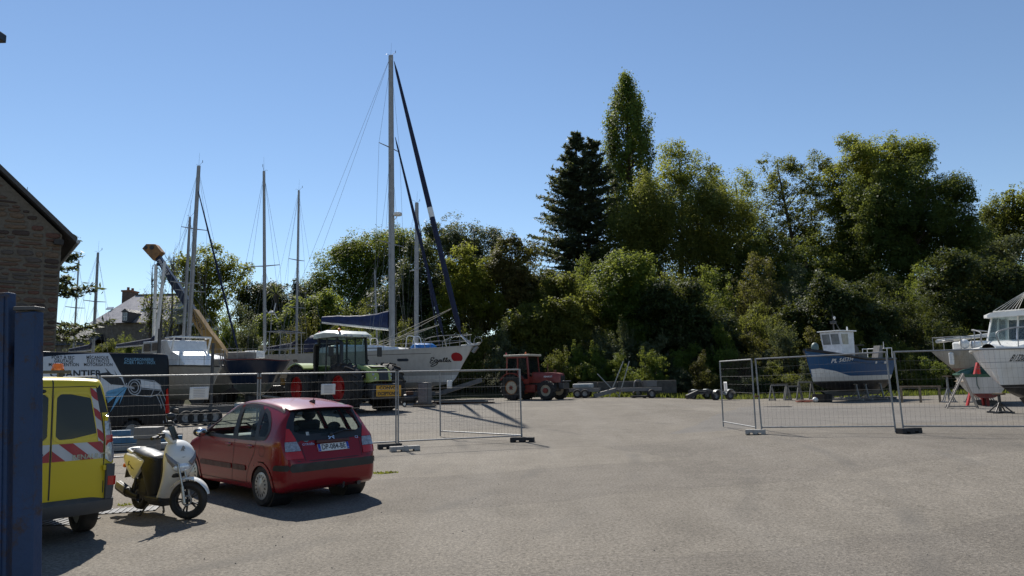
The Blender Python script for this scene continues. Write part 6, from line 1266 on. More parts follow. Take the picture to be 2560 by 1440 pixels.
# ---------------------------------------------------------------- telescopic crane
def crane():
    Yc = 50.; a, b = at(582, 935, Yc), at(385, 627, Yc); o = thing('mobile_crane', 'telescopic crane with a yellow lower boom and navy jib raised to the left', 'crane', (a.x+1.2, Yc, G(a.x, Yc))); base = o.location
    A, B_ = a-base, b-base; d = (B_-A).normalized(); up = Vector((-d.z, 0, d.x)); up = up if up.z > 0 else -up
    YB = mat('crane_yellow', (.30, .18, .045), .5, var=.2, dirt=.35); NB = mat('crane_navy', (.018, .026, .05), .4, var=.2); TN = mat('crane_head_tan', (.30, .15, .05), .6, var=.3, dirt=.4)
    L = (B_-A).length; f1 = .50
    q = MB(); k0 = A+d*L*.0; k1 = A+d*L*f1; n = Vector((0, 1, 0)); W_ = .42
    q.add([p+n*s_*W_+up*h for p, h0, h1 in ((k0, -.24, .48), (A+d*L*.22, -.32, .45), (A+d*L*.32, -.28, .34), (k1, -.28, .30)) for s_, h in ((-1, h0), (1, h0), (1, h1), (-1, h1))], [(3, 2, 1, 0), (12, 13, 14, 15)]+[(i*4+k, i*4+(k+1) % 4, (i+1)*4+(k+1) % 4, (i+1)*4+k) for i in range(3) for k in range(4)])
    bo = q.build('lower_boom', YB, o, bevel=.04)
    q = MB(); q.bar(A+d*L*.47, A+d*L*.78, .5, .48, up=up); q.build('middle_boom', NB, o); q = MB(); q.bar(A+d*L*.76, A+d*L*.97, .4, .38, up=up); jb = q.build('jib', NB, o)
    q = MB(); h = B_; q.add([h+d*x*1.0+up*z+n*y for y in (-.32, .32) for x, z in ((-.7, -.32), (-.5, .5), (.25, .42), (.62, -.1), (.5, -.52))], [(0, 1, 2, 3, 4), (9, 8, 7, 6, 5)]+[(k, 5+k, 5+(k+1) % 5, (k+1) % 5) for k in range(5)]); hd = q.build('boom_head', TN, o, bevel=.03); q = MB(); q.lathe([(.16, -.36), (.16, .36)], h+d*.15+up*.1, (0, 1, 0), 14); q.lathe([(.13, -.36), (.13, .36)], h+d*.4-up*.25, (0, 1, 0), 14); q.build('sheave', STEEL, hd)
    xd = -d; flat_text('PINGUELY', mat('crane_lettering', (.03, .02, .01), .6), bo, A+d*L*.415-n*(W_+.012)+up*.02, xd, up, size=.36, bold=.008, xs=.95); flat_text('PINGUELY', PRWH, jb, A+d*L*.86-n*.215, xd, up, size=.3, bold=.005)
    q = MB(); q.path([h+up*.45, k1+up*.7, A+up*.9], .018, 4); q.build('hoist_cable', WIRE, jb)
    q = MB(); q.box((0, 0, .95), (8.6, 2.4, .5)); q.build('chassis', STEEL, o, bevel=.05); q = MB(); q.box((-.6, 0, 1.7), (2.8, 2.2, 1.0)); q.build('turret', STEEL, o, bevel=.1); q = MB(); q.box((3.3, -.5, 1.75), (1.6, 1.2, 1.2)); cb = q.build('cab', YB, o, bevel=.1); q = MB(); q.box((3.3, -1.105, 1.95), (1.2, .02, .6)); q.build('cab_window', WGL, cb)
    for x in (-3.2, -1.8, 1.8, 3.2):
        for s_ in (1, -1): wheel(o, (x, s_*1.05, .55), (0, s_, 0), .55, .3, .4, .12, rim_m=STEEL, nl=24)
crane()
# ---------------------------------------------------------------- green articulated tractor
def lens(q, c, r, ax): q.lathe([(r, 0), (r, .04), (.001, .06)], c, ax, 12)
def green_tractor():
    p = xg(858, 1020, 36.4); rz = rad(-43); t = thing('green_tractor', 'big pale green tractor with red wheel rims behind the fence', 'tractor', p, rz); t.scale = (1.09, 1.09, 1.09)
    GR = carpaint('pale_green_paint', (.30, .36, .085), .35); RR = mat('rim_red', (.36, .012, .012), .45, var=.1, dirt=.2); CW = mat('cab_white', (.45, .47, .42), .4, 0, .3); TG_ = glass('tractor_glass', (.72, .82, .79), .4, opac=.12); r = 1.07
    for x in (-1.75, 1.75):
        for s_ in (1, -1): wheel(t, (x, s_*1.12, r), (0, s_, 0), r, .56, .72, .2, rim_m=RR, lugs=18, nl=32)
    q = MB(); q.box((-.2, 0, 1.05), (5.4, .9, .5)); q.box((0, 0, .8), (3.2, 1.1, .5)); q.box((0, -.75, .95), (1.3, .5, .6)); q.box((0, .75, .95), (1.3, .5, .6)); q.build('chassis', STEEL, t, bevel=.04)
    q = MB(); rr = []
    for x, w_, zb, zt in ((.45, .62, 1.35, 2.12), (1.6, .64, 1.35, 2.12), (2.5, .62, 1.3, 2.05), (2.95, .55, 1.3, 1.86), (3.12, .42, 1.35, 1.62)): rr.append([(x, -w_, zb), (x, -w_, zt-.22), (x, -w_*.8, zt-.04), (x, 0, zt), (x, w_*.8, zt-.04), (x, w_, zt-.22), (x, w_, zb)])
    q.loft(rr); hd = q.build('bonnet', GR, t, smooth=40)
    q = MB(); q.box((3.07, 0, 1.62), (.1, .5, .5), ry=-.2); q.box((2.3, -.63, 1.65), (.7, .03, .35)); q.box((2.3, .63, 1.65), (.7, .03, .35)); q.prism([(1.9, 2.075), (2.85, 1.95), (2.85, 1.98), (1.9, 2.1)], 'xz', -.4, .4); q.build('grille', BLK, hd)
    for s_ in (1, -1): q = MB(); lens(q, (3.06, s_*.38, 1.45), .09, (1, 0, 0)); lens(q, (2.98, s_*.46, 1.62), .07, (1, 0, 0)); q.build('headlight', CLRL, hd)
    for s_ in (1, -1): flat_text('CLAAS', PRBK, hd, (1.0, s_*.652, 1.86), (-s_ if s_ > 0 else 1, 0, 0), (0, 0, 1), size=.26, bold=.006)
    q = MB(); q.box((2.95, 0, .95), (.7, 1.3, .55)); q.box((3.25, 0, .75), (.2, 1.5, .4)); q.build('front_weight', STEEL, t, bevel=.05)
    for x0, z0 in ((-1.75, 2.16),):
        for s_ in (1, -1):
            q = MB(); rr = [[(x0+(r+.14)*math.cos(u), s_*y, r+(r+.12)*math.sin(u)+dz) for y, dz in ((.72, 0), (1.5, 0), (1.52, -.05), (.72, -.05))] for u in np.linspace(rad(52), rad(128), 9)]; q.loft(rr); q.build('fender', GR if x0 < 0 else BLK, t, smooth=40)
    q = MB(); q.box((-2.0, 0, 1.75), (1.6, 1.3, .75)); q.build('rear_deck', GR, t, bevel=.05)
    # cab
    z0, z1 = 1.5, 3.42; F_, Bk, Wd = .75, -1.0, .82
    q = MB()
    for x in (F_, Bk):
        for s_ in (1, -1): q.bar((x, s_*Wd, z0), (x-(.12 if x > 0 else -.08), s_*Wd*.95, z1), .09, .09)
    for s_ in (1, -1): q.bar((-.25, s_*Wd, z0), (-.2, s_*Wd*.95, z1), .06, .06); q.bar((F_, s_*Wd, z0+.05), (Bk, s_*Wd, z0+.05), .08, .1); q.bar((F_-.1, s_*Wd*.95, z1), (Bk+.1, s_*Wd*.95, z1), .08, .1)
    for x in (F_, Bk): q.bar((x, -Wd, z0+.05), (x, Wd, z0+.05), .08, .1)
    cf = q.build('cab_frame', BLK, t)
    for s_ in (1, -1):
        q = MB(); q.add([(F_-.04, s_*Wd, z0+.1), (Bk+.04, s_*Wd, z0+.1), (Bk+.1, s_*Wd*.955, z1-.04), (F_-.12, s_*Wd*.955, z1-.04)], [(0, 1, 2, 3)]); q.build('side_window', TG_, cf, fix=False)
    q = MB(); q.add([(F_, -Wd, z0+.1), (F_, Wd, z0+.1), (F_-.1, Wd*.95, z1-.04), (F_-.1, -Wd*.95, z1-.04)], [(0, 1, 2, 3)]); q.build('windscreen', TG_, cf, fix=False)
    q = MB(); q.add([(Bk, -Wd, z0+.1), (Bk, Wd, z0+.1), (Bk+.08, Wd*.95, z1-.04), (Bk+.08, -Wd*.95, z1-.04)], [(0, 1, 2, 3)]); q.build('rear_window', TG_, cf, fix=False)
    q = MB(); rr = [[(x, -w_, z1-.02), (x, -w_, z1+h*.6), (x, -w_*.8, z1+h), (x, w_*.8, z1+h), (x, w_, z1+h*.6), (x, w_, z1-.02)] for x, w_, h in ((-1.35, .8, .12), (-1.1, .95, .26), (-.2, .98, .34), (.7, .95, .26), (1.05, .85, .1))]; q.loft(rr); ro = q.build('cab_roof', CW, t, smooth=40)
    q = MB(); [q.lathe([(.07, 0), (.07, .1), (.001, .14)], (x, y, z1+.25), (0, 0, 1), 12) for x, y in ((.75, -.75),)]; q.build('beacon', AMB, ro); q = MB(); q.lathe([(.07, 0), (.07, .1), (.001, .14)], (-1.0, -.7, z1+.2), (0, 0, 1), 12); q.build('beacon', REDL, ro)
    for y in (-.6, -.3, .3, .6): q = MB(); lens(q, (1.02, y, z1+.02), .07, (1, 0, 0)); q.build('work_light', CLRL, ro)
    q = MB(); q.box((-.45, 0, 1.85), (.55, .55, .15)); q.box((-.7, 0, 2.25), (.15, .52, .8)); q.build('driver_seat', DKI, t, bevel=.05); q = MB(); q.path([(.1, 0, 1.6), (.25, 0, 2.15)], .04, 6); q.path([(.22+.08*math.cos(a), .22*math.sin(a), 2.2+.2*math.cos(a)) for a in np.linspace(0, 6.28, 16)[:-1]], .02, 5, closed=True); q.build('steering_column', BLK, t); q = MB(); q.box((-.15, 0, 1.6), (1.7, 1.5, .2)); q.build('cab_floor', BLK, t)
    for s_ in (1, -1): q = MB(); q.path([(F_-.05, s_*.85, 2.9), (F_+.25, s_*1.3, 2.9)], .02, 5); ma = q.build('mirror_arm', BLK, cf); q = MB(); q.box((F_+.25, s_*1.33, 2.72), (.06, .26, .46)); q.build('mirror', BLK, ma, bevel=.02)
    q = MB(); q.path([(1.0, -.78, 2.1), (1.0, -.78, 3.05), (.95, -.78, 3.15), (.75, -.8, 3.2)], .085, 10); ex = q.build('exhaust_stack', BLK, t, smooth=50); q = MB(); q.lathe([(.12, 0), (.12, 1.15)], (1.0, -.78, .95), (0, 0, 1), 14); q.build('exhaust_guard', GALV, ex)
    q = MB(); q.path([(-.95, -.95, 1.5), (-.95, -.95, 3.0), (-.85, -.95, 3.12), (-.6, -.95, 3.12)], .085, 10); q.build('air_intake', BLK, t, smooth=50)
    q = MB(); q.bar((-.05, -1.05, .55), (-.05, -1.05, 1.5), .5, .04); q.build('step', STEEL, t)
    # convoy board on the nose
    M = Matrix.Rotation(-rz, 3, 'Z'); vd = M @ Vector((.12, -1, 0)); vd.normalize(); sd = Vector((-vd.y, vd.x, 0)); c_ = (M @ (at(972, 977, 33.4)-p))/1.09; q = MB(); q.bar(c_-sd*.53, c_+sd*.53, .03, .48); sgn = q.build('convoy_board', mat('board_amber', (.62, .30, .01), .5, var=.06), t); flat_text('CONVOI', PRBK, sgn, c_+vd*.02+Vector((0, 0, .12)), sd, (0, 0, 1), size=.2, bold=.008); flat_text('EXCEPTIONNEL', PRBK, sgn, c_+vd*.02-Vector((0, 0, .12)), sd, (0, 0, 1), size=.2, bold=.008, xs=.66)
    q = MB(); [q.bar(c_+sd*.53*a+Vector((0, 0, .24*b)), c_+sd*.53*c2+Vector((0, 0, .24*e)), .035, .02) for a, b, c2, e in ((-1, 1, 1, 1), (-1, -1, 1, -1), (-1, -1, -1, 1), (1, -1, 1, 1))]; q.build('board_edge', PRBK, sgn); q = MB(); q.bar(c_-vd*.02, Vector((3.1, 0, .9)), .06, .06); q.build('board_arm', STEEL, t)
green_tractor()
# ---------------------------------------------------------------- old red tractor
def red_tractor():
    p = xg(1300, 995, 45.5); rz = rad(-32); t = thing('red_tractor', 'old red tractor with cream wheel discs at the foot of the bank', 'tractor', p, rz); RD = mat('faded_red_paint', (.20, .022, .012), .5, 0, .2, var=.25, dirt=.3); CRM = mat('cream_wheel', (.48, .43, .33), .6, dirt=.4); ORG = mat('orange_rim', (.35, .12, .02), .6, dirt=.3); TGL = glass('old_tractor_glass', (.42, .55, .50), .4, opac=.2)
    for s_ in (1, -1):
        w_ = wheel(t, (0, s_*.85, .78), (0, s_, 0), .78, .44, .48, .12, rim_m=ORG, lugs=20, nl=30); q = MB(); q.lathe([(.40, .16), (.38, .18), (.15, .2), (.001, .2)], (0, s_*.85, .78), (0, s_, 0), 20); q.build('wheel_disc', CRM, w_); q = MB(); [q.bar((0, s_*1.06, .78), (.16*math.cos(a), s_*1.06, .78+.16*math.sin(a)), .05, .02, up=(0, s_, 0)) for a in np.linspace(0, 6.28, 9)[:-1]]; q.build('hub_star', RD, w_)
        w_ = wheel(t, (2.45, s_*.85, .58), (0, s_, 0), .58, .34, .36, .14, rim_m=CRM, lugs=16, nl=26); q = MB(); q.lathe([(.16, .1), (.16, .24), (.001, .26)], (2.45, s_*.85, .58), (0, s_, 0), 16); q.build('hub', RD, w_)
        q = MB(); rr = [[(.95*math.cos(u), s_*y, .78+.92*math.sin(u)) for y in (.5, 1.12)]+[(.9*math.cos(u), s_*y, .78+.87*math.sin(u)) for y in (1.12, .5)] for u in np.linspace(rad(35), rad(150), 12)]; q.loft(rr); q.build('fender', RD, t, smooth=40)
    q = MB(); q.box((1.2, 0, .85), (3.2, .5, .45)); q.box((2.45, 0, .6), (.3, 1.4, .22)); q.box((0, 0, .78), (.5, 1.3, .4)); q.build('chassis', STEEL, t, bevel=.03); q = MB(); q.box((1.0, -.42, .7), (.9, .35, .5)); q.box((1.0, .42, .7), (.9, .35, .5)); q.build('fuel_tank', RD, t, bevel=.05)
    q = MB(); rr = [[(x, -w_, 1.05), (x, -w_, zt-.1), (x, -w_*.8, zt), (x, w_*.8, zt), (x, w_, zt-.1), (x, w_, 1.05)] for x, w_, zt in ((1.15, .38, 1.72), (2.6, .37, 1.66), (3.05, .36, 1.6), (3.12, .3, 1.5))]; q.loft(rr); bn = q.build('bonnet', RD, t, smooth=40); q = MB(); q.box((3.12, 0, 1.3), (.05, .5, .35)); q.build('grille', BLK, bn); flat_text('RENAULT', PRWH, bn, (2.3, -.378, 1.42), (1, 0, 0), (0, 0, 1), size=.14, bold=.004)
    q = MB(); q.box((3.2, 0, .85), (.35, .8, .4)); q.box((3.35, 0, 1.12), (.25, 1.0, .08)); q.build('front_weight', STEEL, t, bevel=.04)
    q = MB(); q.lathe([(.04, 0), (.04, .55)], (2.2, -.2, 1.66), (0, 0, 1), 8); q.lathe([(.09, .0), (.09, .18)], (2.55, .1, 1.66), (0, 0, 1), 12); q.build('exhaust_pipe', RUST, t)
    F_, Bk, Wd, z0, z1 = 1.1, -.55, .68, 1.15, 2.72; q = MB()
    for x, xt in ((F_, F_-.12), (.3, .3), (Bk, Bk+.05)):
        for s_ in (1, -1): q.bar((x, s_*Wd, z0), (xt, s_*Wd*.97, z1), .08, .09)
    for s_ in (1, -1): q.bar((F_, s_*Wd, z0), (Bk, s_*Wd, z0), .1, .3); q.bar((F_-.1, s_*Wd*.97, z1-.05), (Bk, s_*Wd*.97, z1-.05), .07, .09)
    q.bar((F_, -Wd, z0+.1), (F_, Wd, z0+.1), .1, .4); q.bar((Bk, -Wd, z0+.1), (Bk, Wd, z0+.1), .1, .4); cf = q.build('cab_frame', RD, t)
    for s_ in (1, -1): q = MB(); q.add([(F_-.03, s_*Wd, z0+.1), (Bk, s_*Wd, z0+.1), (Bk+.04, s_*Wd*.975, z1), (F_-.11, s_*Wd*.975, z1)], [(0, 1, 2, 3)]); q.build('side_window', TGL, cf, fix=False)
    for x, xt in ((F_, F_-.11), (Bk, Bk+.05)): q = MB(); q.add([(x, -Wd, z0+.2), (x, Wd, z0+.2), (xt, Wd*.97, z1), (xt, -Wd*.97, z1)], [(0, 1, 2, 3)]); q.build('end_window', TGL, cf, fix=False)
    q = MB(); q.box((.25, 0, z1+.06), (1.95, 1.55, .13)); ro = q.build('cab_roof', mat('roof_cream', (.42, .38, .30), .6, dirt=.3), t, bevel=.04); q = MB(); [q.lathe([(.06, 0), (.05, .12), (.001, .14)], (x, -.6, z1+.13), (0, 0, 1), 10) for x in (-.6,)]; q.build('lamp', REDL, ro); q = MB(); q.lathe([(.06, 0), (.05, .12), (.001, .14)], (.85, -.6, z1+.13), (0, 0, 1), 10); q.build('lamp', AMB, ro); q = MB(); q.box((-.0, 0, 1.5), (.5, .5, .2)); q.box((-.22, 0, 1.85), (.12, .5, .6)); q.build('driver_seat', DKI, t, bevel=.04)
red_tractor()
# ---------------------------------------------------------------- blue fishing boat
def blue_boat():
    bow = at(2013, 878, 40.6); rz = rad(211); L = 7.3; st = bow-Vector((math.cos(rz), math.sin(rz), 0))*L; t = thing('fishing_boat', 'blue and white wooden fishing boat with a small white wheelhouse', 'boat', (st.x, st.y, 0), rz)
    BM = bands('fishing_boat_paint', [(0, (.012, .011, .012)), (1.17, (.012, .011, .012)), (1.175, (.62, .61, .58)), (1.44, (.62, .61, .58)), (1.45, (.006, .07, .185))], 3.4, .55, .0, .15)
    H = Hull(L, [(0, .95), (.2, 1.15), (.5, 1.25), (.75, 1.05), (.9, .6), (1, .05)], [(0, 2.42), (.4, 2.42), (.75, 2.68), (1, 3.0)], [(0, .62), (.3, .5), (.7, .55), (.9, .8), (1, 1.1)], [(0, .42), (.5, .4), (.8, .55), (1, .9)], [(.5, L-1.0), (1.1, L-.55), (1.8, L-.3), (3.0, L)], [(.5, .25), (2.4, 0)])
    # white wave of the boot top rising at the bow
    hb = H.build(BM, t, mat('boat_deck_grey', (.4, .41, .42), .6), sink=.25, rail=mat('black_gunwale', (.012, .012, .013), .5), rail_r=.085)
    S_ = H.surf
    def bp(px, py): return local_px(t.location, rz, px, py, 'y', 1.1)
    q = MB(); S_.patch(q, 'L', [(L-.45, 1.44), (L-.30, 1.9), (L-.8, 1.93), (L-1.6, 1.78), (L-2.6, 1.5), (L-3.0, 1.44)], .006, 10, 16); q.build('white_bow_wave', WHT, t, smooth=60); q = MB(); S_.patch(q, 'R', [(L-.45, 1.44), (L-.30, 1.9), (L-.8, 1.93), (L-1.6, 1.78), (L-2.6, 1.5), (L-3.0, 1.44)], .006, 10, 16); q.build('white_bow_wave', WHT, t, smooth=60)
    put_text('PL 545334', PRWH, t, S_, 'L', (L-2.0, 2.38), True, .012, 'registration_number', size=.32, bold=.006, shear=.15, rot=rad(5), xs=1.05)
    x0, _ = bp(2038, 887); put_text('LEZIA', PRWH, t, S_, 'R', (L-.75, 2.32), False, .012, 'boat_name', size=.28, bold=.004)
    for px, w_ in ((2188, .10), (2213, .14)): q = MB(); c = bp(px, 906); S_.patch(q, 'L', rrect(c[0]-w_, c[1]-.07, c[0]+w_, c[1]+.07, .03), .01, 3, 3); q.build('scupper', WHT, t)
    # wheelhouse, leaning windows
    cp = lambda px, py: local_px(t.location, rz, px, py, 'y', 0.); xb = cp(2082, 860)[0]; xa = xb-1.15; z0, z1 = 2.2, cp(2090, 829)[1]
    q = MB(); q.add([(xa, -.62, z0), (xb-.1, -.62, z0), (xb-.1, .62, z0), (xa, .62, z0), (xa, -.64, z1-.04), (xb+.25, -.66, z1-.04), (xb+.25, .66, z1-.04), (xa, .64, z1-.04)], [(3, 2, 1, 0), (4, 5, 6, 7), (0, 1, 5, 4), (1, 2, 6, 5), (2, 3, 7, 6), (3, 0, 4, 7)]); wh = q.build('wheelhouse', mat('wheelhouse_white', (.58, .60, .64), .4, 0, .2, dirt=.15), t, bevel=.03)
    q = MB(); q.box(((xa+xb)/2+.12, 0, z1+.0), (abs(xa-xb)+.5, 1.5, .07)); q.build('wheelhouse_roof', WHT, wh, bevel=.02)
    zz0, zz1 = z1-.78, z1-.17
    for y0, y1 in ((-.55, -.04), (.04, .55)):
        fx = lambda z: xb-.1+.35*(z-z0)/(z1-z0)+.012; q = MB(); q.add([(fx(zz0), y0, zz0), (fx(zz0), y1, zz0), (fx(zz1), y1, zz1), (fx(zz1), y0, zz1)], [(0, 1, 2, 3)]); q.build('front_window', mat('wheelhouse_glass', (.16, .18, .19), .1, var=.4, scale=3), wh, fix=False)
    for s_ in (1, -1): q = MB(); x1, x2 = xb+.0, xb-.55; q.add([(x1, s_*.652, zz0), (x2, s_*.648, zz0), (x2, s_*.655, zz1), (x1+.12, s_*.668, zz1)], [(0, 1, 2, 3)]); q.build('side_window', mat('wheelhouse_glass', (.16, .18, .19), .1, var=.4, scale=3), wh, fix=False)
    q = MB(); xm = xb-.2; q.path([(xm, 0, z1), (xm, 0, z1+.95)], .04, 6); q.path([(xm, 0, z1+.9), (xm+.1, 0, bp(2075, 760)[1])], [.012, .005], 5); q.path([(xm-.35, -.2, z1), (xm, 0, z1+.8), (xm-.35, .2, z1)], .025, 5); q.box((xm, 0, z1+.55), (.2, .3, .16)); mt = q.build('antenna_mast', STEEL, wh); q = MB(); q.sphere((xm, .1, z1+.8), (.07, .07, .1), 10, 6); q.sphere((xa+.1, .3, z1+.16), (.05, .05, .14), 10, 6); q.build('lamp', WHT, mt)
    q = MB(); q.box((xa-.9, .1, 2.62), (.9, .8, .42)); q.lathe([(.3, -.3), (.3, .3)], (xa-.6, 0, 2.95), (0, 1, 0), 14); q.path([(xa-.3, -.3, 2.5), (xa-1.2, -.3, 3.3), (xa-1.6, .2, 3.3)], .03, 5); q.build('net_hauler', STEEL, t, bevel=.02)
    q = MB(); q.prism([(.9, 2.4), (1.4, 2.4), (1.05, 3.25), (.75, 3.25)], 'xz', .25, .65); q.build('sloping_hatch', GTR, t); q = MB(); [q.path([(x, y, 2.35), (x, y, 3.1)], .025, 5) for x in (.1, .6) for y in (-.8, .8)]; [q.path([(.6, s_*.8, 3.1), (.1, s_*.8, 3.1)], .025, 5) for s_ in (1, -1)]; q.path([(.1, -.8, 3.1), (.1, .8, 3.1)], .025, 5); q.path([(.1, .3, 3.1), (.1, .3, 3.5)], .02, 5); q.build('stern_rail', WHT, t)
    q = MB(); q.sphere((L-.9, 0, 3.15), (.22, .22, .28), 10, 8); q.path([(L-.9, 0, 2.7), (L-.9, 0, 3.1)], .08, 8); q.build('searchlight', mat('seagreen_metal', (.12, .17, .16), .5), t, smooth=50)
    q = MB(); q.prism([(.5, .62), (L-1.2, .6), (L-1.6, .3), (.5, .3)], 'xz', -.09, .09); q.build('keel', BLK, t)
    M = Matrix.Translation(t.location) @ Matrix.Rotation(rz, 4, 'Z')
    for i, (x, lab) in enumerate(((1.0, 'pale steel cradle under the blue fishing boat stern'), (3.4, 'pale steel cradle under the middle of the blue fishing boat'))): p = M @ Vector((x, 0, 0)); cradle((p.x, p.y, 0), rz, lab, .9, 1.7, .95, mat('pale_stand', (.20, .205, .2), .6, .3, dirt=.3))
blue_boat()
def trestle(px, Y, lab, w_=1.2, h=.95, rz=0):
    p = xg(px, 990, Y); o = thing('trestle', lab, 'trestle', p, rz, 'empty boat trestles'); m = mat('pale_stand', (.20, .205, .2), .6, .3, dirt=.3)
    for x in (-w_/2, w_/2): q = MB(); q.bar((x-.2, 0, 0), (x, 0, h), .07, .07); q.bar((x+.2, 0, 0), (x, 0, h), .07, .07); q.bar((x-.2, 0, .05), (x+.2, 0, .05), .06, .06); q.build('leg', m, o)
    q = MB(); q.bar((-w_/2, 0, h), (w_/2, 0, h), .09, .09); q.build('top_beam', m, o)
trestle(1950, 44.5, 'empty trestle left of the blue boat, leftmost', 1.0, .95); trestle(1982, 45., 'empty trestle just right of the leftmost one', .9, .85, .2); trestle(2015, 45.2, 'empty trestle nearest the blue boat bow', .8, 1.1)
p = xg(2056, 996, 41.); o = thing('rope_and_tub', 'dark tub and tangled red rope on the ground below the blue boat bow', 'tub', p); q = MB(); q.lathe([(.5, .0), (.58, .45), (.53, .45), (.46, .06), (.001, .06)], (0, 0, 0), (0, 0, 1), 20); q.build('tub', BLK, o, smooth=40); rr = random.Random(2); q = MB(); q.path(cr([(rr.uniform(-1.6, -.3), rr.uniform(-.5, .3), .05+.05*rr.random()) for _ in range(16)], 4), .03, 5); q.build('rope', mat('red_rope', (.25, .06, .03), .8), o, smooth=60); q = MB(); q.sphere((-.45, -.2, .16), (.22, .16, .15), 12, 8); q.build('fender_float', WHT, o, smooth=60)
# ---------------------------------------------------------------- white motorboat at the right edge
def motorboat():
    bow = at(2466, 870, 22.6); rz = rad(214); fw = Vector((math.cos(rz), math.sin(rz), 0)); L = 7.0; st = Vector((bow.x, bow.y, .2))-fw*L; bow.z -= .2; t = thing('motorboat', 'white cabin motorboat on props at the right edge of the photo', 'boat', st, rz); zs = bow.z
    HM = bands('motorboat_paint', [(0, (.04, .037, .035)), (1.0, (.04, .037, .035)), (1.005, (.8, .8, .79)), (1.72, (.8, .8, .79)), (1.725, (.12, .15, .22)), (1.745, (.12, .15, .22)), (1.75, (.8, .8, .79))], 3.5, .3, .3, .25, stain=(.3, .26, .2))
    H = Hull(L, [(0, 1.2), (.3, 1.3), (.6, 1.27), (.8, 1.08), (.92, .72), (1, .2)], [(0, 1.95), (.5, 2.05), (.8, zs-.1), (1, zs)], [(0, .5), (.5, .45), (.8, .52), (.93, .7), (1, 1.0)], [(0, .3), (.5, .35), (.8, .6), (1, .95)], [(.5, L-1.3), (1.0, L-.75), (1.7, L-.3), (2.5, L)], [(.7, .1), (2.2, 0)])
    H.build(HM, t, WHT, sink=-.02, rail=WHT, rail_r=.05, crown=.12); S_ = H.surf
    def bp(px, py): return local_px(t.location, rz, px, py, 'y', .9)
    put_text('B13208', PRBK, t, S_, 'L', (L-.75, zs-.34), True, .012, 'registration_number', size=.30, bold=.002, xs=.42); put_text('TY BREIZH', PRBK, t, S_, 'L', (L-2.1, zs-.38), True, .01, 'boat_name', size=.12); put_text('PAIMPOL', PRBK, t, S_, 'L', (L-2.1, zs-.53), True, .01, 'home_port', size=.10)
    x0 = L-2.0; q = MB(); z0 = zs-.1; z1 = z0+1.15
    rr = [[(x, -w_, z0), (x, -w_*.95, z0+h*.5), (x, -w_*.85, z0+h), (x, w_*.85, z0+h), (x, w_*.95, z0+h*.5), (x, w_, z0)] for x, w_, h in ((L-.9, .3, .08), (L-1.4, .7, .22), (L-2.2, .95, .36), (L-2.6, 1.0, .42), (L-5.8, 1.05, .42))]; q.loft(rr); q.build('cabin_trunk', WHT, t, smooth=40)
    zb = z0+.40; zt = zb+.80; xf = L-2.35; CGL = glass('boat_screen', (.70, .80, .82), .4, (.22, .27, .29), .3)  # pale bluish base colour stands in for reflections on the glass
    q = MB(); q.add([(xf, -.9, zb), (xf, .9, zb), (xf-.3, .82, zt), (xf-.3, -.82, zt)], [(0, 1, 2, 3)]); q.build('windscreen', CGL, t, fix=False)
    for s_ in (1, -1): q = MB(); q.add([(xf, s_*.9, zb), (xf-1.7, s_*.95, zb), (xf-1.7, s_*.88, zt), (xf-.3, s_*.82, zt)], [(0, 1, 2, 3)]); q.build('side_window', CGL, t, fix=False)
    q = MB(); [q.bar((xf, y, zb), (xf-.3, y*.91, zt), .05, .05) for y in (-.9, 0, .9)]; [q.bar((xf-1.7, y, zb), (xf-1.7, y*.93, zt), .08, .08) for y in (-.95, .95)]; [q.bar((xf-.85, y, zb), (xf-.9, y*.93, zt), .05, .05) for y in (-.92, .92)]; q.build('window_frame', WHT, t)
    q = MB(); rr = [[(x, -w_, zt), (x, -w_, zt+.1), (x, -w_*.8, zt+.17), (x, w_*.8, zt+.17), (x, w_, zt+.1), (x, w_, zt)] for x, w_ in ((xf+.08, .8), (xf-.1, .98), (xf-2.4, 1.02), (xf-2.6, .9))]; q.loft(rr); ro = q.build('hardtop', WHT, t, smooth=40); q = MB()
    for s_ in (1, -1): q.path([(xf-.3, s_*.75, zt+.2), (xf-2.2, s_*.75, zt+.28)], .025, 6)
    q.path([(xf-.3, -.75, zt+.22), (xf-.3, .75, zt+.22)], .025, 6); q.build('roof_rail', mat('rail_pale', (.5, .49, .45), .5), ro); q = MB(); q.path([(xf-1.2, 0, zt+.15), (xf-1.2, 0, zt+.95)], .03, 6); [q.path([(xf-1.2, 0, zt+.93), (xf-.3-(1.9*i/6), s_*.75, zt+.24)], .009, 3) for i in range(7) for s_ in (1, -1)]; q.sphere((xf-1.2, .12, zt+.6), (.09, .09, .14), 10, 8); q.build('mast_and_lines', mat('rail_pale', (.5, .49, .45), .5), ro)
    for s_ in (1, -1):
        e = [H.edge(f, s_, .1) for f in (.99, .93, .82, .68, .55)]; q = MB(); q.path(cr([e[0]+Vector((-.25, 0, 0)), e[0]+Vector((.0, 0, .30)), e[0]+Vector((-.05, 0, .52)), e[1]+Vector((0, 0, .68)), e[2]+Vector((0, 0, .75)), e[3]+Vector((0, 0, .8)), e[4]+Vector((0, 0, .8))], 4), .022, 6); [q.path([e[k], e[k]+Vector((-.1, 0, .7))], .016, 5) for k in (1, 2, 3)]; q.build('bow_rail', GALV, t)
    q = MB(); p = H.edge(.72, 1, -.02); q.prism([(p.x-.3, p.z-.38), (p.x+.25, p.z-.08), (p.x-.25, p.z-.03)], 'xz', p.y, p.y+.06); q.path([(p.x-.5, p.y+.05, p.z-.05), (p.x+.4, p.y+.03, p.z-.1)], .03, 6); q.build('anchor', GALV, t)
    M = Matrix.Translation(t.location) @ Matrix.Rotation(rz, 4, 'Z')
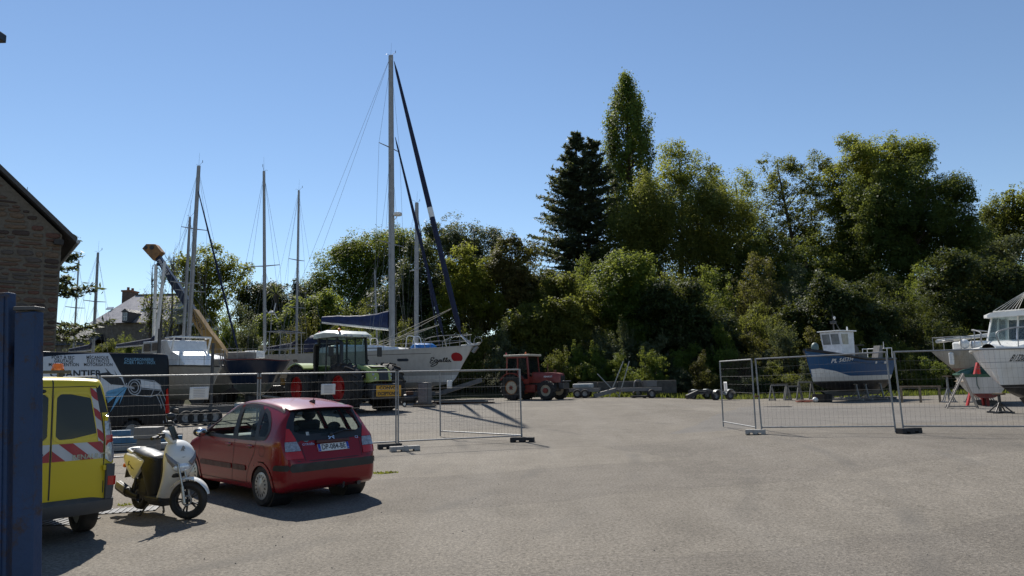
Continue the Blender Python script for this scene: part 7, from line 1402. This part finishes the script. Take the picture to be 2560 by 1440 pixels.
    for i, (x, y, lab) in enumerate(((L-2.2, .75, 'steel prop under the near side of the white motorboat'), (L-2.4, -.75, 'steel prop under the far side of the white motorboat'), (2.0, .8, 'steel prop under the white motorboat stern'))): p = M @ Vector((x, y, 0)); stand(p, lab, .62, rz, STEEL)
    q = MB(); q.prism([(.6, .55), (L-2.2, .55), (L-2.6, .3), (.6, .25)], 'xz', -.08, .08); q.build('keel', mat('motorboat_antifoul', (.055, .05, .048), .7), t); p = M @ Vector((2.5, 0, 0)); q = MB(); q.box((0, 0, .2), (.5, .9, .3)); o = q.build('keel_block', WOOD, None); o.location = (p.x, p.y, 0); o.rotation_euler = (0, 0, rz); tag(o, 'timber block carrying the white motorboat keel', 'timber block')
motorboat()
def dinghy():
    p = at(2462, 972, 30.); rz = rad(60); L = 5.; t = thing('open_boat', 'white open boat with green gunwale and red bottom beneath the motorboat', 'boat', Vector((p.x-.45, 29.2, .1)), rz)
    HM = bands('open_boat_paint', [(0, (.17, .02, .018)), (.62, (.17, .02, .018)), (.625, (.60, .60, .58)), (1.28, (.60, .60, .58)), (1.285, (.02, .09, .05))], 2., .45, .1, .3); H = Hull(L, [(0, .85), (.4, 1.05), (.75, .75), (1, .05)], [(0, 1.42), (.5, 1.4), (1, 1.7)], [(0, .42), (.5, .36), (1, .6)], [(0, .38), (.6, .45), (1, .9)], [(.4, L-.7), (1.7, L)], [(.3, .05), (1.4, 0)]); H.build(HM, t, WOOD, sink=.3, rail=mat('green_gunwale', (.02, .08, .05), .5), rail_r=.04)
    q = MB(); q.prism([(.0, .45), (.5, .45), (.5, .1), (.0, .1)], 'xz', -.05, .05); q.box((2.5, 0, .42), (3.2, .1, .3)); q.build('keel', mat('red_antifoul', (.17, .02, .018), .7), t); q = MB(); q.path([(-.02, .3, 1.4), (-.04, .32, 1.0), (-.03, .25, .8)], .015, 4); q.build('painter_rope', mat('green_rope', (.03, .1, .08), .8), t)
    q = MB(); q.box((0, 0, .18), (.4, .8, .34)); o = q.build('keel_block', BLK, None, bevel=.02); M = Matrix.Translation(t.location) @ Matrix.Rotation(rz, 4, 'Z'); o.location = M @ Vector((.9, 0, -.03)); tag(o, 'dark block carrying the red bottomed open boat', 'timber block')
dinghy()
p = xg(2408, 1035, 28.); o = thing('folding_ladder', 'white wooden step ladder leaning by the open boat', 'ladder', p, rad(-25)); WL = mat('ladder_paint', (.36, .33, .30), .6, dirt=.3); q = MB()
for y in (-.25, .25): q = MB(); q.bar((-.55, y, 0), (.12, y*.8, 1.35), .07, .05); q.build('stile', WL, o)
for i in range(4): f = (i+.6)/5; q = MB(); q.bar((-.55+.67*f, -.25, 1.35*f), (-.55+.67*f, .25, 1.35*f), .08, .03); q.build('tread', WL, o)
q = MB(); q.bar((.5, -.2, 0), (.1, -.2, 1.3), .05, .05); q.bar((.5, .2, 0), (.1, .2, 1.3), .05, .05); q.bar((.5, -.2, .08), (-.5, -.2, .08), .05, .05); q.build('back_leg', WL, o)
p = xg(2440, 1000, 29.6); o = thing('red_prop_frame', 'bright red A-shaped prop between the motorboat and the old grey boat', 'boat stand', p, rad(10)); RDP = mat('prop_red', (.42, .012, .012), .45, var=.15)
zt = at(2443, 920, 29.6).z; [MB().bar((x, 0, 0), (.25, 0, zt), .085, .085).build('leg', RDP, o) for x in (-.45, .35)]; q = MB(); q.bar((-.12, 0, .8), (.3, 0, .8), .06, .06); q.build('cross_bar', RDP, o)
OLD = bands('old_grey_hull', [(0, (.10, .07, .065)), (1.45, (.10, .07, .065)), (1.46, (.22, .12, .11)), (1.62, (.22, .12, .11)), (1.63, (.36, .35, .32))], 3.5, .7, 0, .5)
y9, h9, lp9, rz9, L9 = yacht('old_boat', 'weathered grey dismasted boat on stands behind the white motorboat', at(2548, 880, 36.5), at(2366, 892, 34.2), (2.55, 2.7), 1.35, OLD, cabin=False, zk=1.0, group=None, lines=False)
q = MB(); q.box((2.2, 0, 2.7), (1.6, 1.3, .5)); q.build('coachroof', WHT, y9, bevel=.1); q = MB(); q.path([(-.3, .2, 2.95), (3.5, -.2, 3.3)], .09, 8); q.path([(-.2, -.2, 3.05), (3.2, -.4, 3.2)], .05, 6); q.build('lowered_mast', mat('rail_pale', (.5, .49, .45), .5), y9); rr = random.Random(6); q = MB(); [q.path([(x, y, 2.5), (x, y, 3.15)], .02, 5) for x in (.1, .9) for y in (-.7, .7)]; q.path([(.1, -.7, 3.15), (.1, .7, 3.15), (.9, .7, 3.15)], .02, 5); q.path([(.1, -.7, 3.15), (.9, -.7, 3.15)], .02, 5); q.path([(-.25+.25*math.cos(a), -.3+.25*math.sin(a), 2.95) for a in np.linspace(0, 6.2, 12)], .02, 5, closed=True); q.build('stern_rail', GALV, y9); q = MB(); q.sphere((.8, -.4, 2.8), .24, 8, 6); q.build('float', WHT, y9, smooth=60); q = MB(); q.sphere((1.4, -.5, 2.75), (.3, .2, .2), 8, 6); q.build('float', WHT, y9, smooth=60); q = MB(); q.box((-.08, -.3, 2.1), (.12, .22, .6)); q.build('outboard_bracket', WHT, y9, bevel=.05)
M9 = Matrix.Translation(y9.location) @ Matrix.Rotation(rz9, 4, 'Z')
for x, y, lab in ((.7, -.6, 'prop nearest the stern of the weathered grey boat'), (1.6, -.7, 'second prop along the weathered grey boat'), (.9, .7, 'prop on the far side of the weathered grey boat')): p = M9 @ Vector((x, y, 0)); stand(p, lab, 1.25, rz9, GALV)
# ---------------------------------------------------------------- timber rail, wall, trailers and clutter along the bank
p0, p1 = xg(2255, 1000, 37.), xg(2350, 1000, 36.); d = p1-p0; o = thing('timber_rail', 'low weathered post-and-rail between the blue boat and the old grey boat', 'rail', p0, math.atan2(d.y, d.x)); L_ = d.length
for x in (0, L_/2, L_): q = MB(); q.box((x, 0, .4), (.1, .1, .8)); q.build('post', WOOD, o)
q = MB(); q.box((L_/2, 0, .82), (L_+.2, .12, .08)); q.build('rail', WOOD, o)
CONC = mat('old_concrete', (.085, .077, .065), .9, var=.35, scale=3, bmp=.5, bscale=20)
p0, p1 = at(1445, 985, 49.2), at(1690, 985, 49.4); o = thing('retaining_wall', 'low old concrete retaining wall at the foot of the bank', 'wall', (p0.x, 49.2, G(p0.x, 49.2)))
for i in range(5): q = MB(); w_ = (p1.x-p0.x)/5; q.box((w_*(i+.5), 0, .55), (w_-.03, .3, .9-.03*(i % 2))); q.build('wall_panel', CONC, o, bevel=.02)
o = frame_trailer('boat_trailer', 'rusty boat trailer with round mudguards right of the gateway gap', xg(1800, 985, 47.), xg(1745, 985, 46.), .8, .55, None, ((.12, .3), (.75, .3)), STEEL, tongue=(1.0, -.3))
for f in (.12, .75):
    for s_ in (1, -1): q = MB(); rr = [[(f*1.72+.42*math.cos(u), s_*y, .3+.4*math.sin(u)) for y in (.88, 1.15, 1.15, .88)] for u in np.linspace(.2, 2.9, 8)]; q.loft([[(x+(0 if k < 2 else .0), y, z-(0 if k < 2 else .03)) for k, (x, y, z) in enumerate(r_)] for r_ in rr]); q.build('mudguard', mat('dull_white', (.36, .38, .37), .5, dirt=.3), o, smooth=50)
o = frame_trailer('boat_trailer', 'pale trailer with long drawbar lying in the weeds along the wall', xg(1640, 985, 47.6), xg(1540, 985, 46.6), .7, .6, None, ((.3, .3),), GTR, tongue=(1.6, -.35))
q = MB(); q.path(cr([(1.2, -.8, .6), (1.1, -.8, 1.1), (.7, -.8, 1.15), (.5, -.8, .75)], 4), .05, 6); q.box((.2, -.4, .95), (.8, .5, .4)); q.build('winch_post', GTR, o)
o = frame_trailer('car_trailer', 'pale low trailer with white boxes right beside the red tractor nose', xg(1425, 985, 47.), xg(1500, 985, 46.6), .7, .5, None, ((.3, .28), (.55, .28)), GTR)
q = MB(); q.box((.9, 0, .76), (1.3, 1.0, .3)); q.build('white_box', mat('dull_white', (.36, .38, .37), .5, dirt=.3), o, bevel=.08); q = MB(); q.box((1.0, -.512, .78), (.6, .02, .12)); q.build('box_panel', mat('pale_blue_panel', (.2, .26, .27), .5), o)
p = xg(1530, 985, 46.9); o = thing('leaning_poles', 'three bare steel poles crossed in a V beside the trailers', 'poles', p); GPOL = mat('pole_pale', (.3, .31, .29), .5, .4)
for x0, x1, zt in ((-.2, .85, 2.35), (.45, 1.25, 2.35), (.5, -.9, 1.55)): MB().path([(x0, 0, 0), (x1, .1, zt)], .035, 6).build('pole', GPOL, o)
p = xg(1597, 985, 45.8); q = MB(); q.box((0, 0, .1), (.95, .7, .12)); q.box((-.35, 0, .04), (.1, .7, .08)); q.box((.35, 0, .04), (.1, .7, .08)); o = q.build('dark_pallet', mat('dark_timber', (.03, .025, .022), .8), None); o.location = p; tag(o, 'small dark pallet lying at the edge of the weeds', 'pallet')
# drains and plates in the ground
def drain(px, py, lab, sx=.8, sy=.45, rz=0):
    p = gp(px, py); o = thing('drain_grate', lab, 'drain', (p.x, p.y, p.z+.004), rz); q = MB(); q.box((0, 0, .0), (sx, sy, .012)); q.build('pit', PRBK, o); n = 8
    for i in range(n+1): q = MB(); q.box((-sx/2+sx*i/n, 0, .008), (.03, sy, .014)); q.build('bar', STEEL, o)
drain(150, 1306, 'iron drain grate in the ground under the yellow van'); drain(1945, 1017, 'iron drain grate behind the right fence panel', 1.0, .6); drain(325, 1276, 'worn drain grate behind the scooter rear wheel', .7, .4, .3)
# weeds in the cracks and along the edges (far too many blades to count)
def weeds(name, label, spots, seed, m, h=.25):
    rs = np.random.RandomState(seed); V = []; F = []
    for (x, y, r, n) in spots:
        for i in range(n):
            a = rs.uniform(0, 6.28); rr = r*math.sqrt(rs.uniform()); px, py = x+rr*math.cos(a), y+rr*math.sin(a)*.6; hh = h*rs.uniform(.4, 1.3); b = rs.uniform(0, 6.28); w_ = .02+hh*.05; lx, ly = rs.normal()*hh*.4, rs.normal()*hh*.4; k = len(V); z = Z(px, py)
            V += [(px-w_*math.cos(b), py-w_*math.sin(b), z), (px+w_*math.cos(b), py+w_*math.sin(b), z), (px+lx, py+ly, z+hh)]; F.append((k, k+1, k+2))
    me = bpy.data.meshes.new(name); me.from_pydata(V, [], F); me.materials.append(m); o = newobj(name, me); tag(o, label, None, None, 'stuff')
rs = random.Random(12); sp = [(at(px, 985, 49).x, 48.6+rs.uniform(-.9, .8), 1.2, 130) for px in range(1440, 2560, 22)]
weeds('verge_weeds', 'rough grass and weeds along the foot of the bank', sp, 3, LV['mid'], .32)
g0 = gp(955, 1183); g1 = gp(470, 1250); g2 = gp(330, 1262); weeds('crack_weeds', 'short grass tufts in cracks of the yard near the red car', [(g0.x, g0.y, .22, 90), (g0.x+.2, g0.y+.05, .12, 40), (g2.x, g2.y, .2, 60)], 4, LV['olive'], .03)
# loose grit scattered over the yard
def grit():
    rs = np.random.RandomState(8); V = []; F = []
    for i in range(700):
        y = 6+rs.uniform()**1.4*26; x = rs.uniform(-.75, .75)*y; r = .004+.010*rs.uniform()**3; z = G(x, y); k = len(V); a = rs.uniform(0, 6.28)
        V += [(x+r*math.cos(a+q*2.09), y+r*math.sin(a+q*2.09), z) for q in range(3)]+[(x, y, z+r*.9)]; F += [(k, k+1, k+3), (k+1, k+2, k+3), (k+2, k, k+3)]
    me = bpy.data.meshes.new('grit'); me.from_pydata(V, [], F); me.materials.append(mat('grit_stone', (.12, .105, .09), .9, var=.6, scale=1.1)); tag(newobj('loose_grit', me), 'loose stone grit scattered over the yard', None, None, 'stuff')
grit()
